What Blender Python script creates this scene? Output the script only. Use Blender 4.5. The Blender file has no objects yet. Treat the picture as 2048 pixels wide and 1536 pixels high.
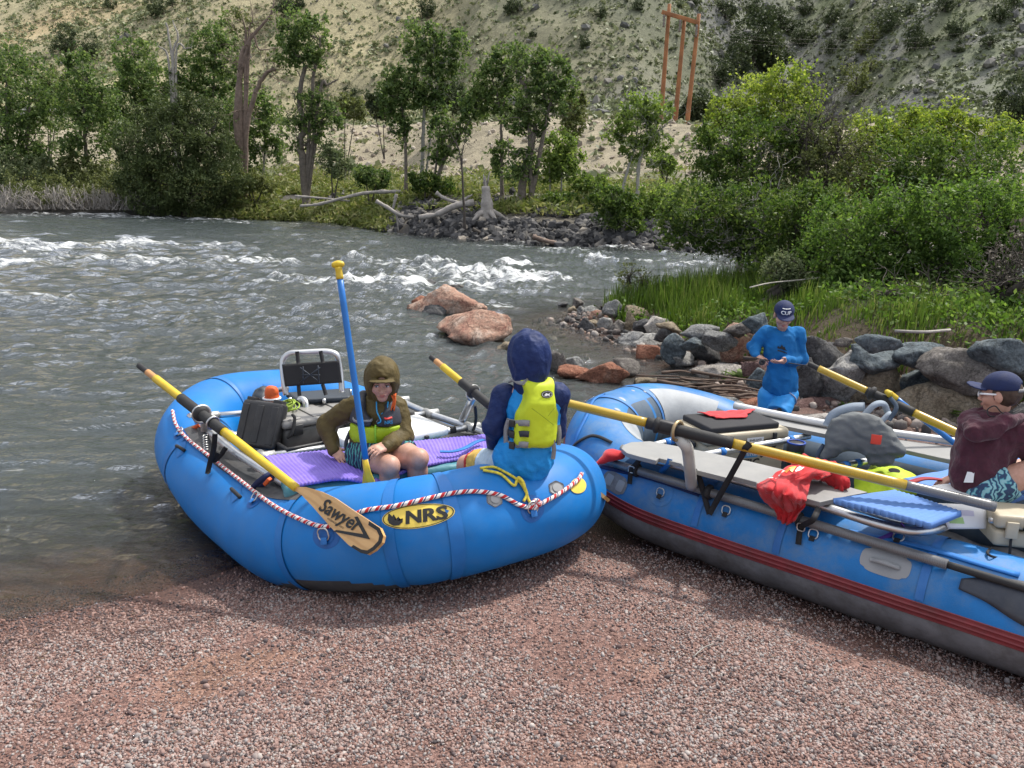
import bpy, bmesh, math, random
import numpy as np
from mathutils import Vector, Matrix, Euler
SC = bpy.context.scene
COL = SC.collection
rng = np.random.default_rng(7)
random.seed(7)
PI = math.pi
# ------------------------------------------------------------------ camera
FPX = 1607.0
CAM_H = 2.2
PITCH = math.atan((768 - 372) / FPX)
ROLL = math.radians(1.5)
_f = np.array([0, math.cos(PITCH), -math.sin(PITCH)])
_r0 = np.array([1., 0, 0])
_u0 = np.cross(_r0, _f)
CR = _r0 * math.cos(ROLL) + _u0 * math.sin(ROLL)
CU = -_r0 * math.sin(ROLL) + _u0 * math.cos(ROLL)
CF = _f
CC = np.array([0, 0, CAM_H])
def ray(px, py):
 return CR * ((px - 1024) / FPX) + CU * ((768 - py) / FPX) + CF
def at_z(px, py, z):
 """world point where the sight line of a photo pixel meets height z"""
 d = ray(px, py)
 return CC + d * ((z - CAM_H) / d[2])
def at_y(px, py, y):
 """world point where the sight line of a photo pixel meets distance y"""
 d = ray(px, py)
 return CC + d * (y / d[1])
def proj(p):
 v = np.asarray(p) - CC
 z = v @ CF
 return np.stack([1024 + FPX * (v @ CR) / z, 768 - FPX * (v @ CU) / z], -1)
cam = bpy.data.cameras.new('camera')
camo = bpy.data.objects.new('camera', cam)
COL.objects.link(camo)
cam.sensor_width = 36
cam.lens = FPX / 2048 * 36
cam.clip_start = .05
cam.clip_end = 3000
mw = Matrix.Identity(4)
for i in range(3):
 mw[i][0], mw[i][1], mw[i][2] = CR[i], CU[i], -CF[i]
mw[2][3] = CAM_H
camo.matrix_world = mw
SC.camera = camo
# ------------------------------------------------------------------ noise
_perm = np.random.default_rng(3).permutation(256)
_perm = np.concatenate([_perm, _perm, _perm])
_g = np.random.default_rng(4).normal(size=(256, 3))
_g /= np.linalg.norm(_g, axis=1)[:, None]
def pn(p):
 p = np.asarray(p, float)
 i = np.floor(p).astype(int)
 f = p - i
 i &= 255
 u = f * f * f * (f * (f * 6 - 15) + 10)
 out = 0
 for dx in (0, 1):
  wx = u[..., 0] if dx else 1 - u[..., 0]
  for dy in (0, 1):
   wy = u[..., 1] if dy else 1 - u[..., 1]
   for dz in (0, 1):
    wz = u[..., 2] if dz else 1 - u[..., 2]
    h = _perm[_perm[_perm[i[..., 0] + dx] + i[..., 1] + dy] + i[..., 2] + dz]
    g = _g[h]
    out = out + wx * wy * wz * (g[..., 0] * (f[..., 0] - dx) + g[..., 1] * (f[..., 1] - dy) + g[..., 2] * (f[..., 2] - dz))
 return out * 1.6
def fbm(p, o=4, gain=.5):
 p = np.asarray(p, float)
 a, s, out = 1., 1., 0
 for k in range(o):
  out = out + a * pn(p * s + 17.3 * k)
  a *= gain
  s *= 2.03
 return out
def xy0(x, y, s=1., z=0.):
 return np.stack([np.asarray(x) * s, np.asarray(y) * s, np.zeros_like(np.asarray(x, float)) + z], -1)
def sstep(a, b, x):
 t = np.clip((np.asarray(x, float) - a) / (b - a), 0, 1)
 return t * t * (3 - 2 * t)
# ------------------------------------------------------------------ objects
OFF = {}
def tag(o, label=None, cat=None, group=None, kind=None):
 if label: o['label'] = label
 if cat: o['category'] = cat
 if group: o['group'] = group
 if kind: o['kind'] = kind
 return o
def thing(name, loc, label, cat, group=None):
 o = bpy.data.objects.new(name, None)
 o.empty_display_size = .1
 COL.objects.link(o)
 o.location = Vector([float(c) for c in loc])
 OFF[o.name] = np.array([float(c) for c in loc])
 return tag(o, label, cat, group)
def mesh(name, V, F, mat, parent=None, smooth=True, fmat=None, attrs=None, label=None, cat=None, group=None, kind=None, origin=None):
 V = np.asarray(V, float).reshape(-1, 3)
 if parent is not None:
  off = OFF[parent.name]
 elif origin is not None:
  off = np.asarray(origin, float)
 elif kind == 'structure':
  off = np.zeros(3)
 else:
  lo, hi = V.min(0), V.max(0)
  off = np.array([(lo[0] + hi[0]) / 2, (lo[1] + hi[1]) / 2, lo[2]])
 me = bpy.data.meshes.new(name)
 V = V - off
 if isinstance(F, np.ndarray):
  n, k = F.shape
  me.vertices.add(len(V))
  me.vertices.foreach_set('co', V.astype(np.float32).ravel())
  me.loops.add(n * k)
  me.loops.foreach_set('vertex_index', F.astype(np.int32).ravel())
  me.polygons.add(n)
  me.polygons.foreach_set('loop_start', np.arange(0, n * k, k, dtype=np.int32))
  me.update(calc_edges=True)
 else:
  me.from_pydata([tuple(v) for v in V], [], [tuple(int(i) for i in f) for f in F])
  me.update()
 for m in (mat if isinstance(mat, (list, tuple)) else [mat]):
  me.materials.append(m)
 if fmat is not None:
  me.polygons.foreach_set('material_index', np.asarray(fmat, np.int32))
 me.polygons.foreach_set('use_smooth', np.full(len(me.polygons), bool(smooth)))
 if attrs:
  for an, av in attrs.items():
   av = np.asarray(av, np.float32)
   if av.ndim == 1:
    a = me.attributes.new(an, 'FLOAT', 'POINT')
    a.data.foreach_set('value', av)
   else:
    a = me.attributes.new(an, 'FLOAT_COLOR', 'POINT')
    if av.shape[1] == 3:
     av = np.concatenate([av, np.ones((len(av), 1), np.float32)], 1)
    a.data.foreach_set('color', av.ravel())
 o = bpy.data.objects.new(name, me)
 COL.objects.link(o)
 if parent is not None:
  o.parent = parent
 else:
  o.location = Vector(off)
 OFF[o.name] = off
 tag(o, label, cat, group, kind)
 return o
class MB:
 """collects shapes into one mesh"""
 def __init__(s):
  s.V, s.F, s.M, s.n, s.A = [], [], [], 0, {}
 def add(s, V, F, m=0, **attrs):
  V = np.asarray(V, float).reshape(-1, 3)
  s.V.append(V)
  for f in F:
   s.F.append(tuple(int(i) + s.n for i in f))
   s.M.append(m)
  for k, a in attrs.items():
   s.A.setdefault(k, {})[len(s.V) - 1] = np.broadcast_to(np.asarray(a, float), (len(V),))
  s.n += len(V)
  return s
 def tube(s, path, r, n=10, cap=True, m=0, closed=False, flat=None):
  V, F, t = sweep(path, r, n, cap, closed, flat)
  return s.add(V, F, m, t=t)
 def box(s, c, size, R=None, bev=.0, m=0, seg=2):
  V, F = rbox(c, size, R, bev, seg)
  return s.add(V, F, m)
 def build(s, name, mat, parent=None, **kw):
  at = {}
  for k, d in s.A.items():
   at[k] = np.concatenate([d.get(i, np.zeros(len(v))) for i, v in enumerate(s.V)])
  return mesh(name, np.concatenate(s.V), s.F, mat, parent, fmat=s.M if isinstance(mat, (list, tuple)) else None, attrs=at, **kw)
def norm(v):
 v = np.asarray(v, float)
 return v / (np.linalg.norm(v, axis=-1, keepdims=True) + 1e-12)
def catmull(pts, n=8, closed=False):
 P = np.asarray(pts, float)
 if closed:
  P = np.concatenate([P[-1:], P, P[:2]])
 else:
  P = np.concatenate([2 * P[:1] - P[1:2], P, 2 * P[-1:] - P[-2:-1]])
 out = []
 t = np.linspace(0, 1, n, endpoint=False)[:, None]
 for i in range(1, len(P) - 2):
  a, b, c, d = P[i - 1], P[i], P[i + 1], P[i + 2]
  out.append(.5 * ((2 * b) + (-a + c) * t + (2 * a - 5 * b + 4 * c - d) * t ** 2 + (-a + 3 * b - 3 * c + d) * t ** 3))
 if not closed:
  out.append(P[-2:-1])
 return np.concatenate(out)
def frames(path, closed=False):
 P = np.asarray(path, float)
 if closed:
  T = norm(np.roll(P, -1, 0) - np.roll(P, 1, 0))
 else:
  T = norm(np.gradient(P, axis=0))
 ref = np.array([0, 0, 1.]) if abs(T[0][2]) < .9 else np.array([1., 0, 0])
 A = np.zeros_like(P)
 a = norm(ref - T[0] * (ref @ T[0]))
 for i in range(len(P)):
  a = norm(a - T[i] * (a @ T[i]))
  A[i] = a
 return T, A, np.cross(T, A)
def sweep(path, r, n=10, cap=True, closed=False, flat=None):
 P = np.asarray(path, float)
 K = len(P)
 T, A, B = frames(P, closed)
 r = np.broadcast_to(np.asarray(r, float), (K,))
 ang = np.linspace(0, 2 * PI, n, endpoint=False)
 fa, fb = flat if flat else (1, 1)
 V = P[:, None] + r[:, None, None] * (fa * np.cos(ang)[None, :, None] * A[:, None] + fb * np.sin(ang)[None, :, None] * B[:, None])
 F = []
 kk = K if closed else K - 1
 for i in range(kk):
  j = (i + 1) % K
  for k in range(n):
   l = (k + 1) % n
   F.append((i * n + k, i * n + l, j * n + l, j * n + k)[::-1])
 if cap and not closed:
  F.append(tuple(range(n)))
  F.append(tuple(range((K - 1) * n, K * n))[::-1])
 L = np.concatenate([[0], np.cumsum(np.linalg.norm(np.diff(P, axis=0), axis=1))])
 t = (L[:, None] + (ang / (2 * PI))[None, :] * 0).ravel()
 return V.reshape(-1, 3), F, t
def rbox(c, size, R=None, bev=0., seg=2):
 bm = bmesh.new()
 bmesh.ops.create_cube(bm, size=1)
 for v in bm.verts:
  v.co = Vector((v.co.x * size[0], v.co.y * size[1], v.co.z * size[2]))
 if bev > 0:
  bmesh.ops.bevel(bm, geom=bm.edges[:], offset=bev, segments=seg, affect='EDGES', profile=.5)
 bm.verts.index_update()
 V = np.array([v.co for v in bm.verts])
 F = [tuple(v.index for v in f.verts) for f in bm.faces]
 bm.free()
 if R is not None:
  V = V @ np.asarray(R).T
 return V + np.asarray(c, float), F
def basis(x, z=(0, 0, 1)):
 """rotation matrix (columns = axes) with local x along x and local z close to z"""
 x = norm(x)
 z = np.asarray(z, float)
 y = norm(np.cross(z, x))
 return np.stack([x, y, np.cross(x, y)], 1)
def slab(P, thick, up=None):
 """grid of points (n,m,3) given a thickness downwards along the grid normals"""
 n, m = P.shape[:2]
 du = np.gradient(P, axis=0)
 dv = np.gradient(P, axis=1)
 N = norm(np.cross(du, dv))
 if N[..., 2].mean() < 0: N = -N
 if up is not None: N = np.broadcast_to(np.asarray(up, float), N.shape)
 V = np.concatenate([P.reshape(-1, 3), (P - N * thick).reshape(-1, 3)])
 F = []
 o = n * m
 for i in range(n - 1):
  for j in range(m - 1):
   a, b, c, d = i * m + j, i * m + j + 1, (i + 1) * m + j + 1, (i + 1) * m + j
   F += [(a, b, c, d), (o + d, o + c, o + b, o + a)]
 for j in range(m - 1):
  F += [(j + 1, j, o + j, o + j + 1), ((n - 1) * m + j, (n - 1) * m + j + 1, o + (n - 1) * m + j + 1, o + (n - 1) * m + j)]
 for i in range(n - 1):
  F += [(i * m, (i + 1) * m, o + (i + 1) * m, o + i * m), ((i + 1) * m + m - 1, i * m + m - 1, o + i * m + m - 1, o + (i + 1) * m + m - 1)]
 return V, F
def quadgrid(a, b, c, d, n, m):
 """bilinear grid a-b (along n), d-c opposite"""
 a, b, c, d = [np.asarray(k, float) for k in (a, b, c, d)]
 s = np.linspace(0, 1, n)[:, None, None]
 t = np.linspace(0, 1, m)[None, :, None]
 return a * (1 - s) * (1 - t) + b * s * (1 - t) + c * s * t + d * (1 - s) * t
# ------------------------------------------------------------------ implicit surfaces
def nets(f, lo, hi, h):
 lo, hi = np.asarray(lo, float), np.asarray(hi, float)
 n = np.maximum(np.ceil((hi - lo) / h).astype(int) + 1, 4)
 n = ((n + 2) // 3) * 3 + 1
 ax = [lo[i] + h * np.arange(n[i]) for i in range(3)]
 cx = [a[::3] for a in ax]
 G = np.stack(np.meshgrid(*cx, indexing='ij'), -1)
 c = f(G.reshape(-1, 3)).reshape(G.shape[:3])
 idx = [np.minimum((np.arange(k) + 1) // 3, len(x) - 1) for k, x in zip(n, cx)]
 vals = c[np.ix_(*idx)].astype(float)
 m = np.abs(vals) < h * 5.5
 I = np.nonzero(m)
 vals[m] = f(np.stack([ax[k][I[k]] for k in range(3)], -1))
 vals[0], vals[-1] = 1, 1
 vals[:, 0], vals[:, -1] = 1, 1
 vals[:, :, 0], vals[:, :, -1] = 1, 1
 s = vals < 0
 N = tuple(n - 1)
 acc = np.zeros(N + (3,))
 cnt = np.zeros(N)
 sl = lambda d, nn: slice(d, d + nn)
 cor = lambda A, o: A[sl(o[0], N[0]), sl(o[1], N[1]), sl(o[2], N[2])]
 for axis in range(3):
  for p in (0, 1):
   for q in (0, 1):
    a = [0, 0, 0]
    oth = [k for k in range(3) if k != axis]
    a[oth[0]], a[oth[1]] = p, q
    b = list(a)
    b[axis] = 1
    va, vb = cor(vals, a), cor(vals, b)
    mk = (va < 0) != (vb < 0)
    t = np.where(mk, va / np.where(mk, va - vb, 1), 0)
    for k in range(3):
     acc[..., k] += mk * (a[k] + (t if k == axis else 0))
    cnt += mk
 act = cnt > 0
 ids = np.full(N, -1)
 ids[act] = np.arange(act.sum())
 V = np.stack(np.nonzero(act), -1) + acc[act] / cnt[act][:, None]
 V = lo + h * V
 F = []
 for axis in range(3):
  o1, o2 = [(1, 2), (2, 0), (0, 1)][axis]
  A = [slice(None)] * 3
  B = [slice(None)] * 3
  A[axis], B[axis] = slice(0, n[axis] - 1), slice(1, n[axis])
  for k in (o1, o2):
   A[k] = B[k] = slice(1, n[k] - 1)
  sa, sb = s[tuple(A)], s[tuple(B)]
  for flip in (0, 1):
   mk = (sa & ~sb) if not flip else (~sa & sb)
   I = list(np.nonzero(mk))
   I[o1] = I[o1] + 1
   I[o2] = I[o2] + 1
   def cell(d1, d2):
    J = list(I)
    J[o1] = J[o1] - d1
    J[o2] = J[o2] - d2
    return ids[tuple(J)]
   q = np.stack([cell(1, 1), cell(0, 1), cell(0, 0), cell(1, 0)], -1)
   F.append(q[:, ::-1] if flip else q)
 return V, np.concatenate(F)
def smin(a, b, k):
 if k <= 0: return np.minimum(a, b)
 h = np.clip(.5 + .5 * (b - a) / k, 0, 1)
 return b * (1 - h) + a * h - k * h * (1 - h)
def smax(a, b, k):
 return -smin(-a, -b, k)
def s_cap(P, a, b, ra, rb=None):
 rb = ra if rb is None else rb
 a, b = np.asarray(a, float), np.asarray(b, float)
 ba = b - a
 h = np.clip((P - a) @ ba / max(ba @ ba, 1e-9), 0, 1)
 return np.linalg.norm(P - a - h[:, None] * ba, axis=1) - (ra + (rb - ra) * h)
def s_ell(P, c, r, R=None):
 q = P - np.asarray(c, float)
 if R is not None: q = q @ np.asarray(R)
 r = np.asarray(r, float)
 k0 = np.linalg.norm(q / r, axis=1)
 k1 = np.linalg.norm(q / (r * r), axis=1)
 return k0 * (k0 - 1) / (k1 + 1e-9)
def s_box(P, c, half, rad=0., R=None):
 q = P - np.asarray(c, float)
 if R is not None: q = q @ np.asarray(R)
 d = np.abs(q) - (np.asarray(half, float) - rad)
 return np.linalg.norm(np.maximum(d, 0), axis=1) + np.minimum(d.max(1), 0) - rad
def chain(P, pts, rs, k=.03):
 d = None
 for i in range(len(pts) - 1):
  e = s_cap(P, pts[i], pts[i + 1], rs[i], rs[i + 1])
  d = e if d is None else smin(d, e, k)
 return d
def sdf(name, f, lo, hi, h, mat, parent=None, **kw):
 V, F = nets(f, lo, hi, h)
 return mesh(name, V, F, mat, parent, **kw)
# ------------------------------------------------------------------ materials
def nd(nt, t, **kw):
 n = nt.nodes.new(t)
 for k, v in kw.items():
  if k.startswith('i_'):
   n.inputs[k[2:].replace('_', ' ')].default_value = v
  else:
   setattr(n, k, v)
 return n
def c4(c):
 return (c[0], c[1], c[2], 1)
def ramp(nt, stops, interp='LINEAR'):
 r = nt.nodes.new('ShaderNodeValToRGB')
 r.color_ramp.interpolation = interp
 e = r.color_ramp.elements
 while len(e) < len(stops): e.new(.5)
 for i, (p, c) in enumerate(stops):
  e[i].position = p
  e[i].color = c4(c) if not np.isscalar(c) else (c, c, c, 1)
 return r
def M(name, col, rough=.5, metal=0., var=.18, vs=6., bump=.15, bs=60., col2=None, spec=.5, dirt=0., dirtcol=(.12, .1, .08), ds=3., sheen=0., coat=0., bdist=.004, detail=4):
 """solid material: two-tone noise, optional grime, fine bump"""
 m = bpy.data.materials.new(name)
 m.use_nodes = True
 nt = m.node_tree
 nt.nodes.clear()
 L = nt.links.new
 out = nd(nt, 'ShaderNodeOutputMaterial')
 b = nd(nt, 'ShaderNodeBsdfPrincipled')
 L(b.outputs[0], out.inputs[0])
 tc = nd(nt, 'ShaderNodeTexCoord')
 n1 = nd(nt, 'ShaderNodeTexNoise', i_Scale=vs, i_Detail=float(detail), i_Roughness=.6)
 L(tc.outputs['Object'], n1.inputs['Vector'])
 lo = tuple(c * (1 - var) for c in col)
 hi = col2 if col2 else tuple(min(1, c * (1 + var)) for c in col)
 r = ramp(nt, [(.3, lo), (.7, hi)])
 L(n1.outputs[0], r.inputs[0])
 cur = r.outputs[0]
 rr = None
 if dirt > 0:
  n2 = nd(nt, 'ShaderNodeTexNoise', i_Scale=ds, i_Detail=8., i_Roughness=.72)
  L(tc.outputs['Object'], n2.inputs['Vector'])
  r2 = ramp(nt, [(.43, 0.), (.70, dirt)])
  L(n2.outputs[0], r2.inputs[0])
  mx = nd(nt, 'ShaderNodeMix', data_type='RGBA')
  L(r2.outputs[0], mx.inputs[0])
  L(cur, mx.inputs[6])
  mx.inputs[7].default_value = c4(dirtcol)
  cur = mx.outputs[2]
 L(cur, b.inputs['Base Color'])
 b.inputs['Roughness'].default_value = rough
 b.inputs['Metallic'].default_value = metal
 b.inputs['Specular IOR Level'].default_value = spec
 if sheen: b.inputs['Sheen Weight'].default_value = sheen
 if coat:
  b.inputs['Coat Weight'].default_value = coat
  b.inputs['Coat Roughness'].default_value = .2
 mr = nd(nt, 'ShaderNodeMapRange')
 mr.inputs['To Min'].default_value = max(.03, rough - .1)
 mr.inputs['To Max'].default_value = min(1, rough + .14)
 L(n1.outputs[0], mr.inputs[0])
 L(mr.outputs[0], b.inputs['Roughness'])
 if bump > 0:
  n3 = nd(nt, 'ShaderNodeTexNoise', i_Scale=bs, i_Detail=3.)
  L(tc.outputs['Object'], n3.inputs['Vector'])
  bp = nd(nt, 'ShaderNodeBump', i_Strength=bump, i_Distance=bdist)
  L(n3.outputs[0], bp.inputs['Height'])
  L(bp.outputs[0], b.inputs['Normal'])
 return m
def text_mesh(body, size, bold=False, italic=0., sx=1.):
 """flat lettering as (verts2d, faces), centred on the origin"""
 cu = bpy.data.curves.new('lettering', 'FONT')
 cu.body = body
 cu.size = size
 cu.align_x = 'CENTER'
 cu.align_y = 'CENTER'
 cu.resolution_u = 3
 if bold: cu.offset = size * .02
 cu.shear = italic
 o = bpy.data.objects.new('lettering', cu)
 COL.objects.link(o)
 dg = bpy.context.evaluated_depsgraph_get()
 me = o.evaluated_get(dg).to_mesh()
 V = np.array([v.co[:2] for v in me.vertices])
 F = [tuple(p.vertices) for p in me.polygons]
 o.evaluated_get(dg).to_mesh_clear()
 bpy.data.objects.remove(o)
 bpy.data.curves.remove(cu)
 V = V - (V.min(0) + V.max(0)) / 2
 V[:, 0] *= sx
 return V, F
def flat_on(V2, F, c, ex, ey, lift=.003):
 """lay 2-d lettering on a plane through c with axes ex, ey"""
 ex, ey = norm(ex), norm(ey)
 N = np.cross(ex, ey)
 return np.asarray(c) + V2[:, :1] * ex + V2[:, 1:2] * ey + N * lift, F
def disc2(rx, ry, n=40):
 a = np.linspace(0, 2 * PI, n, endpoint=False)
 V = np.stack([rx * np.cos(a), ry * np.sin(a)], 1)
 return np.concatenate([V, V * .5, [[0, 0]]]), [(i, (i + 1) % n, n + (i + 1) % n, n + i) for i in range(n)] + [(n + i, n + (i + 1) % n, 2 * n) for i in range(n)]
# ------------------------------------------------------------------ light
SUN_EL, SUN_AZ = 56., 52.      # degrees; azimuth from +Y (away from the camera) towards +X (right)
se, sa = math.radians(SUN_EL), math.radians(SUN_AZ)
SDIR = np.array([math.cos(se) * math.sin(sa), math.cos(se) * math.cos(sa), math.sin(se)])
ld = bpy.data.lights.new('sun', 'SUN')
ld.energy = 3.6
ld.angle = math.radians(2.5)
ld.color = (1., .95, .87)
lo_ = bpy.data.objects.new('sun', ld)
COL.objects.link(lo_)
lo_.rotation_euler = Vector(-SDIR).to_track_quat('-Z', 'Y').to_euler()
W = bpy.data.worlds.new('World')
SC.world = W
W.use_nodes = True
nt = W.node_tree
nt.nodes.clear()
wo = nd(nt, 'ShaderNodeOutputWorld')
bg = nd(nt, 'ShaderNodeBackground', i_Strength=.12)
nt.links.new(bg.outputs[0], wo.inputs[0])
sky = nd(nt, 'ShaderNodeTexSky', sky_type='NISHITA')
sky.sun_disc = False
sky.sun_elevation = se
sky.sun_rotation = sa
sky.altitude = 2300
sky.air_density = 1.
sky.dust_density = 1.2
tc = nd(nt, 'ShaderNodeTexCoord')
mp = nd(nt, 'ShaderNodeMapping')
mp.inputs['Scale'].default_value = (1, 1, 2.6)
nt.links.new(tc.outputs['Generated'], mp.inputs[0])
cn = nd(nt, 'ShaderNodeTexNoise', i_Scale=2.3, i_Detail=7., i_Roughness=.58)
nt.links.new(mp.outputs[0], cn.inputs['Vector'])
cr = ramp(nt, [(.38, 0.), (.56, .92)])
nt.links.new(cn.outputs[0], cr.inputs[0])
mx = nd(nt, 'ShaderNodeMix', data_type='RGBA')
nt.links.new(cr.outputs[0], mx.inputs[0])
nt.links.new(sky.outputs[0], mx.inputs[6])
# clouds glow towards the sun, as real ones do
dt = nd(nt, 'ShaderNodeVectorMath', operation='DOT_PRODUCT')
nt.links.new(tc.outputs['Generated'], dt.inputs[0])
dt.inputs[1].default_value = tuple(SDIR)
gr = ramp(nt, [(0, (5.6, 5.8, 6.4)), (.45, (9.6, 9.7, 10.)), (1, (17, 16.6, 16))])
nt.links.new(dt.outputs['Value'], gr.inputs[0])
nt.links.new(gr.outputs[0], mx.inputs[7])
nt.links.new(mx.outputs[2], bg.inputs[0])
SC.view_settings.view_transform = 'Standard'
SC.view_settings.look = 'None'
SC.view_settings.gamma = 1
SC.view_settings.exposure = .45
SC.cycles.max_bounces = 8
SC.cycles.diffuse_bounces = 3
SC.cycles.glossy_bounces = 3
SC.cycles.transmission_bounces = 3
SC.cycles.transparent_max_bounces = 8
SC.cycles.caustics_reflective = False
SC.cycles.caustics_refractive = False
try:
 SC.cycles.use_denoising = True
except Exception:
 pass
# ================================================================== TERRAIN
SHORE = np.array([(-9, -1.5), (-4, 2.6), (-2.53, 3.6), (-1.93, 3.94), (-1.47, 4.39), (-.6, 5.0), (.3, 5.5), (1.2, 6.3), (1.9, 7.3), (2.6, 8.6), (2.5, 9.7), (2.1, 10.9), (1.55, 11.9), (1.0, 13.0), (.85, 13.6), (1.5, 14.6), (3.5, 16.5), (7, 18.6), (14, 20.6), (40, 24), (90, 26), (90, -20), (-9, -20)], float)
WALL = np.array([(30, 3.9), (10, 5.7), (6, 7.2), (4.6, 7.75), (3.7, 8.3), (3.15, 8.9), (2.9, 9.6), (2.5, 10.7), (1.85, 12), (1.25, 13.1), (1.15, 13.6), (1.75, 14.4), (3.7, 16.2), (7, 18.2), (14, 20.2), (40, 23.6), (90, 25.6), (90, 3.9)], float)
BKX = [-120, -60, -45, -27, -20, -12.4, -8.5, -5.7, -2.1, 1.5, 5, 12, 30, 80, 140]
BKY = [75, 56, 48, 44.2, 45.5, 45.5, 42, 37.2, 33.2, 31.3, 30.2, 29, 30, 40, 55]
def bank_y(x):
 return np.interp(x, BKX, BKY)
def poly_sd(P, x, y):
 """signed distance, positive inside"""
 x, y = np.asarray(x, float), np.asarray(y, float)
 d = np.full(x.shape, 1e9)
 ins = np.zeros(x.shape, bool)
 for i in range(len(P)):
  a, b = P[i], P[(i + 1) % len(P)]
  e = b - a
  t = np.clip(((x - a[0]) * e[0] + (y - a[1]) * e[1]) / (e @ e), 0, 1)
  d = np.minimum(d, np.hypot(x - a[0] - t * e[0], y - a[1] - t * e[1]))
  c = ((a[1] > y) != (b[1] > y)) & (x < e[0] * (y - a[1]) / (e[1] if abs(e[1]) > 1e-9 else 1e-9) + a[0])
  ins ^= c
 return np.where(ins, d, -d)
FT = [-60, -6, -2.5, 0, 1.2, 4, 8, 14, 22, 30, 40, 60, 120, 500]
FZ = [-.9, -.8, -.4, -.04, .5, 1.25, 1.75, 2.2, 3.8, 6.9, 8.0, 13.5, 49, 260]
def zones(x, y):
 x, y = np.asarray(x, float), np.asarray(y, float)
 ds = poly_sd(SHORE, x, y)
 dw = poly_sd(WALL, x, y)
 t = y - bank_y(x)
 return ds, dw, t
def zg(x, y, full=False):
 x, y = np.asarray(x, float), np.asarray(y, float)
 ds, dw, t = zones(x, y)
 n1 = fbm(xy0(x, y, .9), 3)
 zb = .28 * (1 - np.exp(-np.maximum(ds, 0) / 1.2)) + .012 * fbm(xy0(x, y, 2.2), 3)
 # under the second raft the beach lies level with the water
 e = -((x - .57) * .684 + (y - 4.91) * .73)
 zb = np.where(x + y * .3 > 1.6, np.minimum(zb, .02 + .22 * np.maximum(e, 0) + .01 * n1), zb)
 H = .42 + .5 * sstep(13, 9.2, y - .05 * x)
 bank = H * (1 - np.exp(-(np.maximum(dw, 0) / .7) ** 1.6)) + .035 * np.maximum(dw - 1, 0) + .05 * n1 * sstep(0, 1, dw)
 land = zb + np.where(dw > 0, bank, 0)
 bed = -np.minimum(.16 * np.maximum(-ds, 0), .7)
 near = np.where(ds > 0, land, bed + .02 * n1)
 far = np.interp(t, FT, FZ)
 h = sstep(28, 60, t)
 far = far + sstep(1, 6, t) * .28 * fbm(xy0(x, y, .16, 5), 4)
 far = far + sstep(12, 24, t) * (1 - sstep(40, 60, t)) * 1.3 * pn(xy0(x, y, .045, 3))
 far = far + h * (5. * fbm(xy0(x, y, .02, 9), 5) + 1.2 * fbm(xy0(x, y, .09, 2), 4))
 gx = 24 + (y - 80) * .34
 far = far - h * 15 * np.exp(-((x - gx) / (9 + .05 * (y - 60))) ** 2) * sstep(62, 110, y)
 far = far + h * .22 * np.maximum(x - gx, 0) * sstep(70, 140, y)
 z = np.where(t > -6, np.maximum(near, far), near)
 if full: return z, ds, dw, t
 return z
def grow(a, b, s0, k):
 out = [a]
 s = s0
 while out[-1] < b:
  out.append(out[-1] + s)
  s *= k
 return out
gxs = np.array(sorted(set([-v for v in grow(2.6, 330, .07, 1.06)] + list(np.arange(-2.56, 4.6, .055)) + grow(4.6, 330, .07, 1.06))))
gys = np.array(list(np.arange(-6, 1.4, .3)) + list(np.arange(1.4, 5.4, .05)) + grow(5.4, 14, .06, 1.012) [:-1] + list(np.arange(14.2, 30, .25)) + list(np.arange(30, 66, .38)) + grow(66, 420, .6, 1.022))
GX, GY = np.meshgrid(gxs, gys)
GZ, GDS, GDW, GT = zg(GX, GY, True)
nx, ny = len(gxs), len(gys)
ii = np.arange(nx * ny).reshape(ny, nx)
GF = np.stack([ii[:-1, :-1], ii[:-1, 1:], ii[1:, 1:], ii[1:, :-1]], -1).reshape(-1, 4)
def lerp(a, b, t):
 return np.asarray(a) * (1 - t[..., None]) + np.asarray(b) * t[..., None]
x, y = GX, GY
nA = fbm(xy0(x, y, .35, 1), 4)
nB = fbm(xy0(x, y, .05, 8), 4)
nC = fbm(xy0(x, y, 1.3, 4), 3)
C = np.zeros(x.shape + (3,)) + np.array([.20, .135, .118])
C = lerp(C, [.125, .08, .068], .7 * sstep(.05, .55, nC + .25 * nA))          # packed reddish fines between the pebbles
C = lerp(C, [.26, .17, .10], .22 * sstep(.1, .8, fbm(xy0(x, y, .8, 31), 3)) * (y < 3.2))
C = lerp(C, [.25, .175, .125], sstep(.1, -.5, GDS))                            # silty river bed
C = lerp(C, [.10, .075, .05], sstep(0, .35, GDW))                              # soil behind the boulders
C = lerp(C, [.06, .075, .03], sstep(.7, 1.6, GDW))
tf = GT
far = lerp(np.zeros(x.shape + (3,)) + np.array([.10, .095, .088]), [.23, .20, .15], sstep(-.3, .5, nA) * .6)
far = lerp(far, [.17, .19, .085], sstep(5.5, 9, tf + 2 * nA) * (1 - sstep(15, 21, tf)) * .85)
far = lerp(far, [.31, .27, .19], sstep(15, 22, tf + 3 * nA) * (1 - sstep(36, 44, tf + 4 * nB)))
left = sstep(25, -45, x - .12 * (y - 60))
hill = lerp(np.zeros(x.shape + (3,)) + np.array([.135, .14, .092]), [.34, .30, .18], np.clip(left * 1.15 + .4 * nB - .1, 0, 1))
talus = sstep(.1, .5, fbm(xy0(x, y, .045, 41), 4) + .55 * sstep(5, 30, x) - .55 * left)
hill = lerp(hill, [.17, .17, .16], talus * .8)
green = sstep(.0, .5, nA + .4 * sstep(20, 70, x)) * sstep(10, 60, x)
hill = lerp(hill, [.14, .17, .075], green * .6)
orange = sstep(-60, -75, x) * sstep(100, 125, y) * sstep(-.2, .4, nB)
hill = lerp(hill, [.42, .29, .16], orange * .45)
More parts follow.
